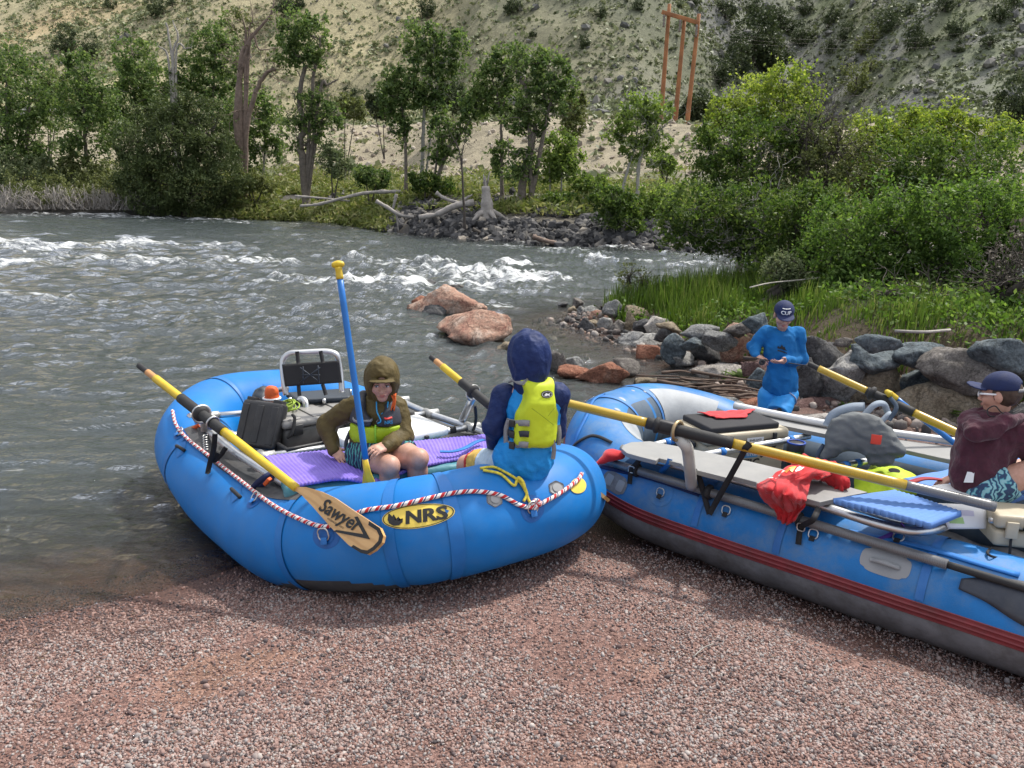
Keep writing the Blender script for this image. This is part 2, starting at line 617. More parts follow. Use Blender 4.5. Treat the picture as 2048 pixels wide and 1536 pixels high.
far = lerp(far, hill, sstep(34, 44, tf + 3 * nA))
C = np.where((tf > -4)[..., None], far, C)
wet = sstep(.15, .04, GZ + .03 * nC) * (tf < -4) + sstep(.25, .02, GZ) * (tf >= -4)
grav = ((GDS > -1.2) & (GDW < .5) & (y < 9)).astype(float)
def ground_mat():
 m = bpy.data.materials.new('ground')
 m.use_nodes = True
 nt = m.node_tree
 nt.nodes.clear()
 L = nt.links.new
 out = nd(nt, 'ShaderNodeOutputMaterial')
 b = nd(nt, 'ShaderNodeBsdfPrincipled')
 L(b.outputs[0], out.inputs[0])
 tc = nd(nt, 'ShaderNodeTexCoord')
 ac = nd(nt, 'ShaderNodeAttribute', attribute_name='albedo')
 ag = nd(nt, 'ShaderNodeAttribute', attribute_name='grav')
 aw = nd(nt, 'ShaderNodeAttribute', attribute_name='wet')
 vo = nd(nt, 'ShaderNodeTexVoronoi', i_Scale=115.)
 L(tc.outputs['Object'], vo.inputs['Vector'])
 sep = nd(nt, 'ShaderNodeSeparateColor')
 L(vo.outputs['Color'], sep.inputs[0])
 r = ramp(nt, [(0, (.45, .42, .45)), (.3, (.8, .7, .68)), (.6, (1.15, 1., .95)), (.85, (1.5, 1.35, 1.3)), (1, (1.9, 1.85, 1.8))])
 L(sep.outputs[0], r.inputs[0])
 m1 = nd(nt, 'ShaderNodeMix', data_type='RGBA', blend_type='MULTIPLY')
 L(ag.outputs['Fac'], m1.inputs[0])
 L(ac.outputs['Color'], m1.inputs[6])
 L(r.outputs[0], m1.inputs[7])
 # broad mottling elsewhere
 n = nd(nt, 'ShaderNodeTexNoise', i_Scale=.9, i_Detail=10., i_Roughness=.75)
 L(tc.outputs['Object'], n.inputs['Vector'])
 r2 = ramp(nt, [(.3, .62), (.7, 1.35)])
 L(n.outputs[0], r2.inputs[0])
 m2 = nd(nt, 'ShaderNodeMix', data_type='RGBA', blend_type='MULTIPLY')
 m2.inputs[0].default_value = .9
 L(m1.outputs[2], m2.inputs[6])
 L(r2.outputs[0], m2.inputs[7])
 m3 = nd(nt, 'ShaderNodeMix', data_type='RGBA', blend_type='MULTIPLY')
 L(aw.outputs['Fac'], m3.inputs[0])
 L(m2.outputs[2], m3.inputs[6])
 m3.inputs[7].default_value = (.50, .46, .44, 1)
 L(m3.outputs[2], b.inputs['Base Color'])
 mr = nd(nt, 'ShaderNodeMapRange')
 mr.inputs['To Min'].default_value = .92
 mr.inputs['To Max'].default_value = .35
 L(aw.outputs['Fac'], mr.inputs[0])
 L(mr.outputs[0], b.inputs['Roughness'])
 b.inputs['Specular IOR Level'].default_value = .3
 inv = nd(nt, 'ShaderNodeMath', operation='SUBTRACT')
 inv.inputs[0].default_value = 1
 L(vo.outputs['Distance'], inv.inputs[1])
 bp = nd(nt, 'ShaderNodeBump', i_Distance=.006)
 L(ag.outputs['Fac'], bp.inputs['Strength'])
 L(inv.outputs[0], bp.inputs['Height'])
 n3 = nd(nt, 'ShaderNodeTexNoise', i_Scale=2.5, i_Detail=9., i_Roughness=.75)
 L(tc.outputs['Object'], n3.inputs['Vector'])
 bp2 = nd(nt, 'ShaderNodeBump', i_Distance=.25)
 sub = nd(nt, 'ShaderNodeMath', operation='SUBTRACT')
 sub.inputs[0].default_value = .8
 L(ag.outputs['Fac'], sub.inputs[1])
 L(sub.outputs[0], bp2.inputs['Strength'])
 L(n3.outputs[0], bp2.inputs['Height'])
 L(bp.outputs[0], bp2.inputs['Normal'])
 L(bp2.outputs[0], b.inputs['Normal'])
 return m
ground = mesh('ground', np.stack([GX, GY, GZ], -1), GF, ground_mat(), kind='structure',
              attrs={'albedo': np.clip(C, .02, .8).reshape(-1, 3), 'grav': grav.ravel(), 'wet': wet.ravel()})
# ------------------------------------------------------------------ pebbles (stuff)
PEB = []
_ico = [None]
def ico(sub=1):
 bm = bmesh.new()
 bmesh.ops.create_icosphere(bm, subdivisions=sub, radius=1)
 V = np.array([v.co for v in bm.verts])
 F = np.array([[v.index for v in f.verts] for f in bm.faces])
 bm.free()
 return V, F
IV1, IF1 = ico(1)
IV2, IF2 = ico(2)
def rand_rot(n):
 q = norm(rng.normal(size=(n, 4)))
 w, a, b, c = q.T
 return np.stack([np.stack([1 - 2 * (b * b + c * c), 2 * (a * b - c * w), 2 * (a * c + b * w)], -1),
                     np.stack([2 * (a * b + c * w), 1 - 2 * (a * a + c * c), 2 * (b * c - a * w)], -1),
                     np.stack([2 * (a * c - b * w), 2 * (b * c + a * w), 1 - 2 * (a * a + b * b)], -1)], 1)
def stones(P, size, flat=.65, jag=.25, V0=IV1, F0=IF1):
 """many small stones in one mesh: positions (n,3), sizes (n,)"""
 n = len(P)
 R = rand_rot(n)
 S = size[:, None] * np.stack([rng.uniform(.75, 1.3, n), rng.uniform(.7, 1.05, n), rng.uniform(flat - .2, flat + .2, n)], -1)
 base = V0[None] * (1 + jag * rng.uniform(-1, 1, (n, len(V0), 1)))
 V = np.einsum('nij,nvj->nvi', R, base * S[:, None]) + P[:, None]
 F = F0[None] + (np.arange(n) * len(V0))[:, None, None]
 return V.reshape(-1, 3), F.reshape(-1, 3)
def pebble_mat(name, stops, rough=.85):
 m = bpy.data.materials.new(name)
 m.use_nodes = True
 nt = m.node_tree
 b = nt.nodes['Principled BSDF']
 a = nd(nt, 'ShaderNodeAttribute', attribute_name='tone')
 r = ramp(nt, stops)
 nt.links.new(a.outputs['Fac'], r.inputs[0])
 tc = nd(nt, 'ShaderNodeTexCoord')
 n = nd(nt, 'ShaderNodeTexNoise', i_Scale=30., i_Detail=6., i_Roughness=.7)
 nt.links.new(tc.outputs['Object'], n.inputs['Vector'])
 r2 = ramp(nt, [(.3, .7), (.7, 1.25)])
 nt.links.new(n.outputs[0], r2.inputs[0])
 mx = nd(nt, 'ShaderNodeMix', data_type='RGBA', blend_type='MULTIPLY')
 mx.inputs[0].default_value = 1
 nt.links.new(r.outputs[0], mx.inputs[6])
 nt.links.new(r2.outputs[0], mx.inputs[7])
 nt.links.new(mx.outputs[2], b.inputs['Base Color'])
 b.inputs['Roughness'].default_value = rough
 b.inputs['Specular IOR Level'].default_value = .3
 return m
n = 130000
px = rng.uniform(-60, 2110, n)
py = 1010 + 560 * rng.uniform(0, 1, n) ** .8
d = np.stack([ray(a, b) for a, b in zip(px, py)]) if False else CR * ((px[:, None] - 1024) / FPX) + CU * ((768 - py[:, None]) / FPX) + CF
P = CC + d * ((.15 - CAM_H) / d[:, 2:])
P[:, :2] += rng.normal(size=(n, 2)) * .05
zz, ds_, dw_, _t = zg(P[:, 0], P[:, 1], True)
cov = fbm(xy0(P[:, 0], P[:, 1], 1.3, 4), 3) + .25 * fbm(xy0(P[:, 0], P[:, 1], .35, 1), 4)
keep = (ds_ > -.45) & (dw_ < 0) & (rng.uniform(size=n) < np.clip(.85 - 1.9 * cov + .5 * sstep(.5, .0, ds_), .2, 1)) & (P[:, 1] < 6.5)
P, zz, ds_ = P[keep], zz[keep], ds_[keep]
sz = .0037 + .0058 * rng.uniform(size=len(P)) ** 2.2
sz[rng.uniform(size=len(P)) < .015] *= 1.9
P[:, 2] = zz + sz * .25
V, F = stones(P, sz, .6, .22)
tone = np.repeat(np.clip(rng.uniform(size=len(P)) * (.42 + .58 * sstep(.05, .6, ds_ + .25 * cov[keep])), 0, 1), len(IV1))
gm = pebble_mat('gravel', [(0, (.055, .046, .048)), (.14, (.12, .095, .095)), (.32, (.23, .13, .105)), (.52, (.29, .20, .175)), (.7, (.35, .255, .225)), (.86, (.26, .24, .235)), (1., (.40, .355, .325))])
tag(mesh('gravel', V, F, gm, attrs={'tone': tone}, smooth=True), 'loose reddish pebbles strewn over the beach', 'gravel', kind='stuff')
n = 420
a_, b_ = rng.uniform(-20, 2080, n), rng.uniform(1120, 1540, n)
mb = MB()
for p_, q_ in zip(a_, b_):
 c_ = at_z(p_, q_, .15)
 if zones(c_[0], c_[1])[0] < .1: continue
 t_ = rng.uniform(0, PI)
 L_ = .008 + .03 * rng.uniform() ** 3
 e_ = c_ + np.array([math.cos(t_) * L_, math.sin(t_) * L_, 0])
 for k_ in (c_, e_): k_[2] = zg(k_[0], k_[1]) + .009
 mb.tube(np.stack([c_, (c_ + e_) / 2 + [0, .001, .002], e_]), .0013 + .0008 * rng.uniform(), 4)
tag(mb.build('twig_litter', M('dry_litter', (.20, .14, .09), .9, var=.5, vs=4)), 'tiny dry twigs and chips strewn on the gravel', 'litter', kind='stuff')
# ------------------------------------------------------------------ river
WX = np.array(sorted(set([-v for v in grow(4.4, 130, .06, 1.028)] + list(np.arange(-4.4, 4.2, .05)) + grow(4.2, 120, .06, 1.035))))
WY = np.array(list(np.arange(1.5, 8, .05)) + grow(8, 62, .055, 1.0085))
X, Y = np.meshgrid(WX, WY)
print('river', X.shape)
dsw = poly_sd(SHORE, X, Y)
tw = Y - bank_y(X)
depth = np.clip(np.minimum(.16 * np.maximum(-dsw, 0), .14 * np.maximum(-tw, 0) + .02), 0, .8)
FOAM = [  # photo px, py, radius x, radius y (m), height, foam strength : the standing waves
 (60, 425, 5.5, 1.2, .30, 1.1), (160, 432, 5, 1.0, .18, 1.0), (280, 438, 6, 1.0, .12, .8), (400, 444, 5, 1., .06, .5),
 (10, 500, 2.5, 1.0, .20, .85), (80, 500, 2.6, .9, .16, .7), (40, 530, 2.6, .7, .14, .8), (200, 525, 2.2, .6, .14, .5), (262, 496, .9, .4, .30, 1.),
 (330, 495, 1.2, .6, .14, .6), (340, 533, 1.3, .5, .16, .9), (430, 497, 1.2, .4, .12, .7), (500, 530, 1.4, .5, .18, .75), (520, 523, .7, .3, .15, .8),
 (620, 470, 1.6, .5, .08, .5), (712, 520, .7, .3, .18, .85), (740, 530, 1.2, .4, .10, .7), (700, 570, 1.3, .45, .14, 1.1), (770, 572, 1.3, .4, .14, 1.0), (590, 565, 1.2, .3, .10, .45),
 (860, 530, 1.0, .4, .26, 1.2), (900, 550, 1.5, .5, .14, .9), (960, 555, 1.6, .5, .22, 1.25), (1010, 565, 1.3, .45, .20, 1.2), (960, 575, 1.3, .4, .14, 1.1), (1035, 530, .9, .35, .22, 1.),
 (1060, 560, 1.0, .4, .1, .8), (880, 590, .8, .25, .08, .7), (975, 612, .5, .2, .05, .7), (1210, 525, .8, .35, .26, .85), (1180, 505, 3, .35, .1, .7), (1100, 520, 1.2, .4, .12, .6), (1260, 545, .8, .3, .1, .5), (1380, 530, 2.2, .8, .12, .6), (1460, 515, 2.4, .8, .12, .5),
 (180, 610, 1.2, .35, .1, .4), (60, 600, 1.2, .4, .1, .35), (1000, 495, 2., .4, .08, .5), (790, 470, 2., .4, .06, .4), (660, 455, 3, .5, .06, .45), (1250, 500, 1.5, .4, .14, .9), (1115, 490, 1.5, .3, .08, .6)]
Z = np.zeros(X.shape)
foam = np.zeros(X.shape)
warp = fbm(xy0(X, Y, .35, 2), 3)
rough = sstep(6.5, 13, Y + .3 * X * (X < 0) * 0) * sstep(.0, 2.2, -dsw)
fl = np.stack([X * .8 + .7 * warp, Y * 1.15 + .5 * warp, np.zeros_like(X)], -1)
calm = sstep(0, 1.2, -dsw)
Z += .009 * fbm(np.stack([X * 3.2, Y * 5., X * 0], -1), 3) * (.3 + .7 * calm)
fl2 = fl * np.array([.75, 1.7, 1])
Z += (.046 * fbm(fl2 * 1.0, 4, .55) - .042 * np.abs(fbm(fl2 * 1.7 + 9, 3))) * calm * (.55 + .6 * sstep(-1, 1, fbm(xy0(X, Y, .22, 77), 2)))
Z += rough * (.085 * fbm(fl * np.array([.75, 1., 1]), 4, .6) - .06 * np.abs(fbm(fl * 1.9, 4, .6)) + .03)
for (a, b, rx, ry, hh, st) in FOAM:
 p = at_z(a, b, 0)
 wx = (X - p[0]) + .35 * rx * fbm(xy0(X, Y, 1.4 / rx, 3 + a * .01), 2)
 wy = (Y - p[1]) + .45 * ry * fbm(xy0(X, Y, 1.2 / rx, 7 + a * .01), 2)
 g = np.exp(-(wx / rx / 1.15) ** 2 - (wy / ry / 1.25) ** 2)
 k = sstep(9, 40, p[1])
 Z += g * hh * (.3 + 1.5 * np.abs(fbm(xy0(X, Y, 1.6, a * .1), 3)))
 foam = np.maximum(foam, g * st)
crest = sstep(.07, .19, Z) * rough
foam = np.clip(np.maximum(foam * (.75 + .7 * fbm(xy0(X, Y, 1.1, 13), 3)), .55 * crest), 0, 1.4)
Z = np.where(dsw > 0, -.05, Z * sstep(-.02, .25, -dsw) + .004)
Z = np.where(tw > .3, -.3, Z)
foam += .0
n_x, n_y = len(WX), len(WY)
ii = np.arange(n_x * n_y).reshape(n_y, n_x)
WF = np.stack([ii[:-1, :-1], ii[:-1, 1:], ii[1:, 1:], ii[1:, :-1]], -1)
ok = (dsw[:-1, :-1] < .5) & (tw[:-1, :-1] < 2)
WF = WF[ok]
def water_mat():
 m = bpy.data.materials.new('river_water')
 m.use_nodes = True
 nt = m.node_tree
 nt.nodes.clear()
 L = nt.links.new
 out = nd(nt, 'ShaderNodeOutputMaterial')
 tc = nd(nt, 'ShaderNodeTexCoord')
 ad = nd(nt, 'ShaderNodeAttribute', attribute_name='depth')
 af = nd(nt, 'ShaderNodeAttribute', attribute_name='foam')
 mpn = nd(nt, 'ShaderNodeMapping')
 mpn.inputs['Scale'].default_value = (2.6, 5.2, 1)
 mpn.inputs['Rotation'].default_value = (0, 0, .12)
 L(tc.outputs['Object'], mpn.inputs[0])
 n1 = nd(nt, 'ShaderNodeTexNoise', i_Scale=1.2, i_Detail=6., i_Roughness=.62, i_Distortion=.6)
 L(mpn.outputs[0], n1.inputs['Vector'])
 n2 = nd(nt, 'ShaderNodeTexNoise', i_Scale=5.5, i_Detail=4., i_Roughness=.6, i_Distortion=.8)
 L(mpn.outputs[0], n2.inputs['Vector'])
 bp1 = nd(nt, 'ShaderNodeBump', i_Strength=.8, i_Distance=.07)
 L(n1.outputs[0], bp1.inputs['Height'])
 bp2 = nd(nt, 'ShaderNodeBump', i_Strength=.8, i_Distance=.02)
 L(n2.outputs[0], bp2.inputs['Height'])
 L(bp1.outputs[0], bp2.inputs['Normal'])
 body = nd(nt, 'ShaderNodeBsdfDiffuse')
 body.inputs['Color'].default_value = (.050, .062, .062, 1)
 L(bp2.outputs[0], body.inputs['Normal'])
 tr = nd(nt, 'ShaderNodeBsdfTransparent')
 tr.inputs['Color'].default_value = (.88, .84, .76, 1)
 rd = ramp(nt, [(0, 0.), (.035, .08), (.14, .36), (.4, .92)])
 L(ad.outputs['Fac'], rd.inputs[0])
 mxa = nd(nt, 'ShaderNodeMixShader')
 L(rd.outputs[0], mxa.inputs[0])
 L(tr.outputs[0], mxa.inputs[1])
 L(body.outputs[0], mxa.inputs[2])
 gl = nd(nt, 'ShaderNodeBsdfGlossy', i_Roughness=.06)
 gl.inputs['Color'].default_value = (.95, .96, 1, 1)
 L(bp2.outputs[0], gl.inputs['Normal'])
 fr = nd(nt, 'ShaderNodeFresnel', i_IOR=1.34)
 L(bp2.outputs[0], fr.inputs['Normal'])
 mxb = nd(nt, 'ShaderNodeMixShader')
 L(fr.outputs[0], mxb.inputs[0])
 L(mxa.outputs[0], mxb.inputs[1])
 L(gl.outputs[0], mxb.inputs[2])
 # foam, broken up by fine noise
 nf = nd(nt, 'ShaderNodeTexNoise', i_Scale=2.6, i_Detail=9., i_Roughness=.72, i_Distortion=1.2)
 mpf = nd(nt, 'ShaderNodeMapping')
 mpf.inputs['Scale'].default_value = (1., 1.9, 1)
 L(tc.outputs['Object'], mpf.inputs[0])
 L(mpf.outputs[0], nf.inputs['Vector'])
 ma = nd(nt, 'ShaderNodeMath', operation='MULTIPLY_ADD')
 L(nf.outputs[0], ma.inputs[0])
 ma.inputs[1].default_value = 3.2
 ma.inputs[2].default_value = -2.05
 mb = nd(nt, 'ShaderNodeMath', operation='ADD')
 L(ma.outputs[0], mb.inputs[0])
 L(af.outputs['Fac'], mb.inputs[1])
 rf = ramp(nt, [(0., 0.), (.62, .9)])
 L(mb.outputs[0], rf.inputs[0])
 fo = nd(nt, 'ShaderNodeBsdfDiffuse')
 fo.inputs['Color'].default_value = (.78, .80, .80, 1)
 L(bp2.outputs[0], fo.inputs['Normal'])
 mxc = nd(nt, 'ShaderNodeMixShader')
 L(rf.outputs[0], mxc.inputs[0])
 L(mxb.outputs[0], mxc.inputs[1])
 L(fo.outputs[0], mxc.inputs[2])
 L(mxc.outputs[0], out.inputs[0])
 return m
river = mesh('river', np.stack([X, Y, Z], -1), WF, water_mat(), kind='structure', attrs={'depth': depth.ravel(), 'foam': foam.ravel()})
# ================================================================== ROCKS
def rock_mat(name, a, b, c, scale=3., veins=.5, speck=0.):
 m = bpy.data.materials.new(name)
 m.use_nodes = True
 nt = m.node_tree
 bs = nt.nodes['Principled BSDF']
 L = nt.links.new
 tc = nd(nt, 'ShaderNodeTexCoord')
 n = nd(nt, 'ShaderNodeTexNoise', i_Scale=scale, i_Detail=10., i_Roughness=.72, i_Distortion=.6)
 L(tc.outputs['Object'], n.inputs['Vector'])
 r = ramp(nt, [(.3, a), (.5, b), (.68, c)])
 L(n.outputs[0], r.inputs[0])
 n2 = nd(nt, 'ShaderNodeTexNoise', i_Scale=scale * 9, i_Detail=6., i_Roughness=.8)
 L(tc.outputs['Object'], n2.inputs['Vector'])
 r2 = ramp(nt, [(.34, .4), (.66, 1.5)])
 L(n2.outputs[0], r2.inputs[0])
 mx = nd(nt, 'ShaderNodeMix', data_type='RGBA', blend_type='MULTIPLY')
 mx.inputs[0].default_value = .85
 L(r.outputs[0], mx.inputs[6])
 L(r2.outputs[0], mx.inputs[7])
 bs.inputs['Roughness'].default_value = .85
 bs.inputs['Specular IOR Level'].default_value = .25
 vc = nd(nt, 'ShaderNodeTexVoronoi', i_Scale=scale * .55, feature='DISTANCE_TO_EDGE')
 va = nd(nt, 'ShaderNodeVectorMath', operation='MULTIPLY_ADD')
 L(n.outputs['Color'], va.inputs[0])
 va.inputs[1].default_value = (.5, .5, .5)
 L(tc.outputs['Object'], va.inputs[2])
 L(va.outputs[0], vc.inputs['Vector'])
 rc = ramp(nt, [(0, .45), (.035, 1.)])
 L(vc.outputs['Distance'], rc.inputs[0])
 mc = nd(nt, 'ShaderNodeMix', data_type='RGBA', blend_type='MULTIPLY')
 mc.inputs[0].default_value = 1
 L(mx.outputs[2], mc.inputs[6])
 L(rc.outputs[0], mc.inputs[7])
 L(mc.outputs[2], bs.inputs['Base Color'])
 n3 = nd(nt, 'ShaderNodeTexNoise', i_Scale=scale * 5, i_Detail=9., i_Roughness=.75)
 L(tc.outputs['Object'], n3.inputs['Vector'])
 bp = nd(nt, 'ShaderNodeBump', i_Strength=1., i_Distance=.06)
 L(n3.outputs[0], bp.inputs['Height'])
 L(bp.outputs[0], bs.inputs['Normal'])
 return m
RM = {
 'pink': rock_mat('rock_pink', (.28, .10, .075), (.48, .30, .22), (.60, .50, .42), 3.2),
 'red': rock_mat('rock_red', (.19, .075, .05), (.36, .16, .10), (.46, .28, .2), 5.),
 'grey': rock_mat('rock_grey', (.15, .15, .15), (.28, .28, .27), (.44, .43, .40), 4.),
 'pale': rock_mat('rock_pale', (.24, .24, .23), (.40, .39, .37), (.55, .53, .5), 4.),
 'blue': rock_mat('rock_blue', (.085, .11, .125), (.155, .185, .20), (.31, .33, .33), 3.),
 'dark': rock_mat('rock_dark', (.055, .055, .06), (.12, .118, .118), (.24, .23, .22), 3.),
 'brown': rock_mat('rock_brown', (.12, .105, .095), (.215, .195, .175), (.36, .33, .30), 4.),
 'tan': rock_mat('rock_tan', (.2, .155, .105), (.33, .27, .19), (.42, .37, .29), 4.),
 'maroon': rock_mat('rock_maroon', (.11, .06, .055), (.19, .115, .105), (.29, .2, .18), 5.),
 'white': rock_mat('rock_white', (.34, .31, .28), (.5, .46, .42), (.62, .58, .54), 4.),
}
def make_rock(c, r, seed, mat, label, facets=12, rot=0., group=None, rough_=.055, res=26, cut=.44):
 g = np.random.default_rng(seed)
 c, r = np.asarray(c, float), np.asarray(r, float)
 N = norm(g.normal(size=(facets, 3)) * np.array([1, 1, .9]))
 D = g.uniform(cut, .84, facets)
 off = g.uniform(-50, 50, 3)
 cz, sz_ = math.cos(rot), math.sin(rot)
 def f(P):
  q = (P - c)
  q = np.stack([q[:, 0] * cz + q[:, 1] * sz_, -q[:, 0] * sz_ + q[:, 1] * cz, q[:, 2]], 1) / r
  d = np.linalg.norm(q, axis=1) - 1.08
  for nn, dd in zip(N, D):
   d = smax(d, q @ nn - dd, .025)
  d = d + rough_ * 1.5 * fbm(q * 1.7 + off, 4, .55) + rough_ * .9 * np.abs(fbm(q * 3.1 + off, 3)) - rough_ * .5 * np.abs(fbm(q * 7 + off, 2))
  return d * r.min()
 R = r.max() * 1.35
 h = r.max() * 2.5 / res
 return sdf('rock', f, c - np.minimum(r * 1.35, R), c + np.minimum(r * 1.35, R), h, RM[mat], label=label, cat='rock', group=group)
# bounding boxes measured on the photo: x0, y0, x1, y1, base height, material, label
def z5(a, b, c, d):
 return 1100 + a / 2.1603, 480 + b / 2.1595, 1100 + c / 2.1603, 480 + d / 2.1595
ROCKS = [
 (825, 572, 942, 632, -.05, 'pink', 'pale pink boulder with a pointed top out in the rapids'),
 (818, 590, 860, 616, -.05, 'red', 'small red rock beside the pointed pink boulder'),
 (890, 625, 1034, 695, -.06, 'pink', 'long low pink and cream boulder lying in the river'),
 (898, 655, 936, 678, -.05, 'dark', 'small dark rock in the water before the long pink boulder'),
 (855, 606, 905, 632, -.05, 'dark', 'dark wet rock at the foot of the pointed pink boulder'),
 (800, 608, 856, 624, -.06, 'brown', 'flat wet brown rock in the water beside the pink boulders'),
 (820, 556, 880, 580, -.06, 'dark', 'flat dark rock awash at the edge of the white water'),
 (900, 570, 925, 584, -.05, 'brown', 'brown stone behind the pointed pink boulder'),
 (985, 682, 1045, 708, -.06, 'tan', 'flat tan rock in the shallows behind the navy hood'),
 (1030, 702, 1085, 730, -.06, 'red', 'low reddish rock just behind the navy hood'),
 z5(0, 480, 55, 575) + (-.04, 'brown', 'brown rounded rock in the water behind the lime vest'),
 z5(48, 503, 125, 565) + (-.05, 'grey', 'grey flat topped rock in the water beside the brown rounded one'),
 z5(30, 548, 158, 605) + (-.05, 'red', 'low orange red rock with a twig against it'),
 z5(150, 535, 337, 640) + (-.05, 'red', 'big rounded orange red boulder behind the end of the worn raft'),
 z5(240, 525, 378, 612) + (-.05, 'brown', 'brown rock leaning behind the big orange red boulder'),
 z5(348, 592, 455, 640) + (-.04, 'tan', 'flat tan rock at the waterline right of the orange boulder'),
 z5(33, 268, 78, 292) + (-.03, 'dark', 'small dark rock at the very tip of the bank'),
 z5(98, 252, 138, 296) + (-.02, 'brown', 'brown pointed rock at the tip of the grassy bank'),
 z5(72, 288, 112, 318) + (-.02, 'tan', 'small tan rock low at the bank tip'),
 z5(112, 290, 150, 322) + (-.02, 'grey', 'small grey rock between tan and pink ones at the bank tip'),
 z5(150, 286, 205, 330) + (-.02, 'grey', 'grey rock heading the row at the bank tip'),
 z5(180, 300, 245, 345) + (.05, 'pink', 'pinkish rock among grey ones near the bank tip'),
 z5(235, 268, 305, 335) + (.18, 'grey', 'grey peaked rock under the tall grass'),
 z5(308, 280, 425, 325) + (.25, 'tan', 'flat tan slab under the tall grass'),
 z5(120, 345, 178, 398) + (-.03, 'dark', 'dark grey rock at the water edge beside a tan one'),
 z5(168, 343, 216, 388) + (-.02, 'tan', 'tan rock at the water edge between dark and pale ones'),
 z5(208, 328, 272, 405) + (-.02, 'pale', 'pale grey upright rock at the water edge'),
 z5(262, 348, 334, 418) + (-.02, 'brown', 'brown rounded rock at the water edge'),
 z5(325, 318, 372, 388) + (.1, 'tan', 'olive tan rock wedged behind the brown rounded one'),
 z5(363, 333, 442, 400) + (.12, 'dark', 'dark square faced rock above the pale slabs'),
 z5(418, 330, 492, 410) + (.12, 'white', 'whitish slab tilted against the green bank'),
 z5(318, 388, 412, 462) + (-.03, 'pale', 'pale slab at the waterline'),
 z5(362, 410, 495, 470) + (-.03, 'pale', 'long pale rock at the waterline'),
 z5(350, 460, 502, 525) + (-.04, 'red', 'orange brown rock at the waterline'),
 z5(442, 384, 545, 438) + (.15, 'dark', 'dark flat rock half under the green bank'),
 z5(478, 350, 560, 392) + (.3, 'tan', 'tan rock half hidden by leaves'),
 z5(505, 425, 592, 515) + (.1, 'blue', 'blue grey slanting rock beside the pale pointed one'),
 z5(512, 480, 608, 558) + (-.03, 'pale', 'pale pointed rock at the water edge'),
 z5(575, 374, 722, 432) + (.38, 'grey', 'light grey slab on top of the boulder bank'),
 z5(578, 418, 655, 470) + (.3, 'blue', 'blue grey rock with weeds growing over it'),
 z5(658, 386, 772, 462) + (.36, 'grey', 'greenish grey rock behind the big dark one'),
 z5(603, 432, 764, 540) + (.02, 'dark', 'big dark grey boulder beside the pink one'),
 z5(763, 360, 852, 420) + (.5, 'brown', 'pinkish brown rock on top behind the boy in blue'),
 z5(762, 398, 868, 545) + (.05, 'pink', 'pink and white upright boulder behind the boy in blue'),
 z5(845, 320, 948, 392) + (.6, 'blue', 'rounded blue grey boulder on top beside the navy cap'),
 z5(575, 533, 788, 596) + (-.04, 'white', 'flat whitish rock at the edge of the pool'),
 z5(818, 528, 925, 620) + (.02, 'maroon', 'reddish brown rock beside the boy holding the rod'),
 z5(850, 580, 935, 665) + (-.02, 'blue', 'blue grey rock at the knees of the boy in blue'),
 z5(615, 658, 842, 745) + (-.06, 'grey', 'broad grey boulder behind the red cloth'),
 z5(770, 680, 935, 750) + (-.08, 'red', 'orange rock in front of the boy in blue'),
 z5(980, 678, 1295, 770) + (-.1, 'maroon', 'broad purple brown rock beyond the far deck board'),
 z5(1040, 540, 1165, 695) + (.05, 'dark', 'dark boulder standing right behind the boy in blue'),
 z5(1090, 425, 1240, 565) + (.35, 'dark', 'dark brown boulder high on the bank right of the boy'),
 z5(1125, 520, 1365, 715) + (0., 'pale', 'large pale grey boulder behind the long yellow oar'),
 z5(1262, 455, 1505, 575) + (.4, 'blue', 'dark blue grey boulder above the pale and tan ones'),
 z5(1340, 420, 1480, 480) + (.72, 'blue', 'small blue grey boulder topping the wall'),
 z5(1215, 418, 1305, 462) + (.7, 'brown', 'brown flat rock on the wall top amid roots'),
 z5(1320, 550, 1510, 735) + (0., 'tan', 'yellowish tan rough boulder behind the grey vest'),
 z5(1490, 465, 1695, 550) + (.5, 'blue', 'blue grey flat topped boulder at the top of the wall'),
 z5(1488, 543, 1714, 712) + (.08, 'blue', 'largest smooth blue green boulder of the wall'),
 z5(1665, 503, 1905, 670) + (.3, 'brown', 'large rough grey brown boulder of the wall'),
 z5(1866, 458, 2024, 568) + (.6, 'blue', 'blue grey boulder near the top of the wall behind the navy cap'),
 z5(1855, 535, 1995, 600) + (.45, 'pale', 'pale grey slab just above the navy cap'),
 z5(1588, 658, 1890, 812) + (-.02, 'tan', 'wide low tan grey boulder at the foot of the wall'),
 z5(1100, 745, 1215, 800) + (-.03, 'white', 'whitish rock just beyond the white rail'),
 z5(1985, 548, 2090, 625) + (.4, 'blue', 'blue boulder at the picture edge beside the navy cap'),
 z5(1985, 715, 2100, 830) + (.1, 'dark', 'dark boulder beside the cap of the boy in maroon'),
]
for k, (x0, y0, x1, y1, zb, m_, lab) in enumerate(ROCKS):
 cx = (x0 + x1) / 2
 B = at_z(cx, y1, zb)
 dist = np.linalg.norm(B - CC)
 w = (x1 - x0) * dist / FPX / 2
 h = (y1 - y0) * dist / FPX / 2
 dp = min(w, h * 1.8) * .85
 h2 = max(h * 1.0 - .18 * dp, h * .62)
 c = B + np.array([0, dp * .75, 0]) + np.array([B[0], 0, 0]) / B[1] * dp * .75
 c[2] = zb + h2 * .92
 make_rock(c, (w * 1.5, dp * 1.3, h2 * 1.85), 100 + k, m_, lab, rot=rng.uniform(-.25, .25), res=38 if w > .25 else 26)
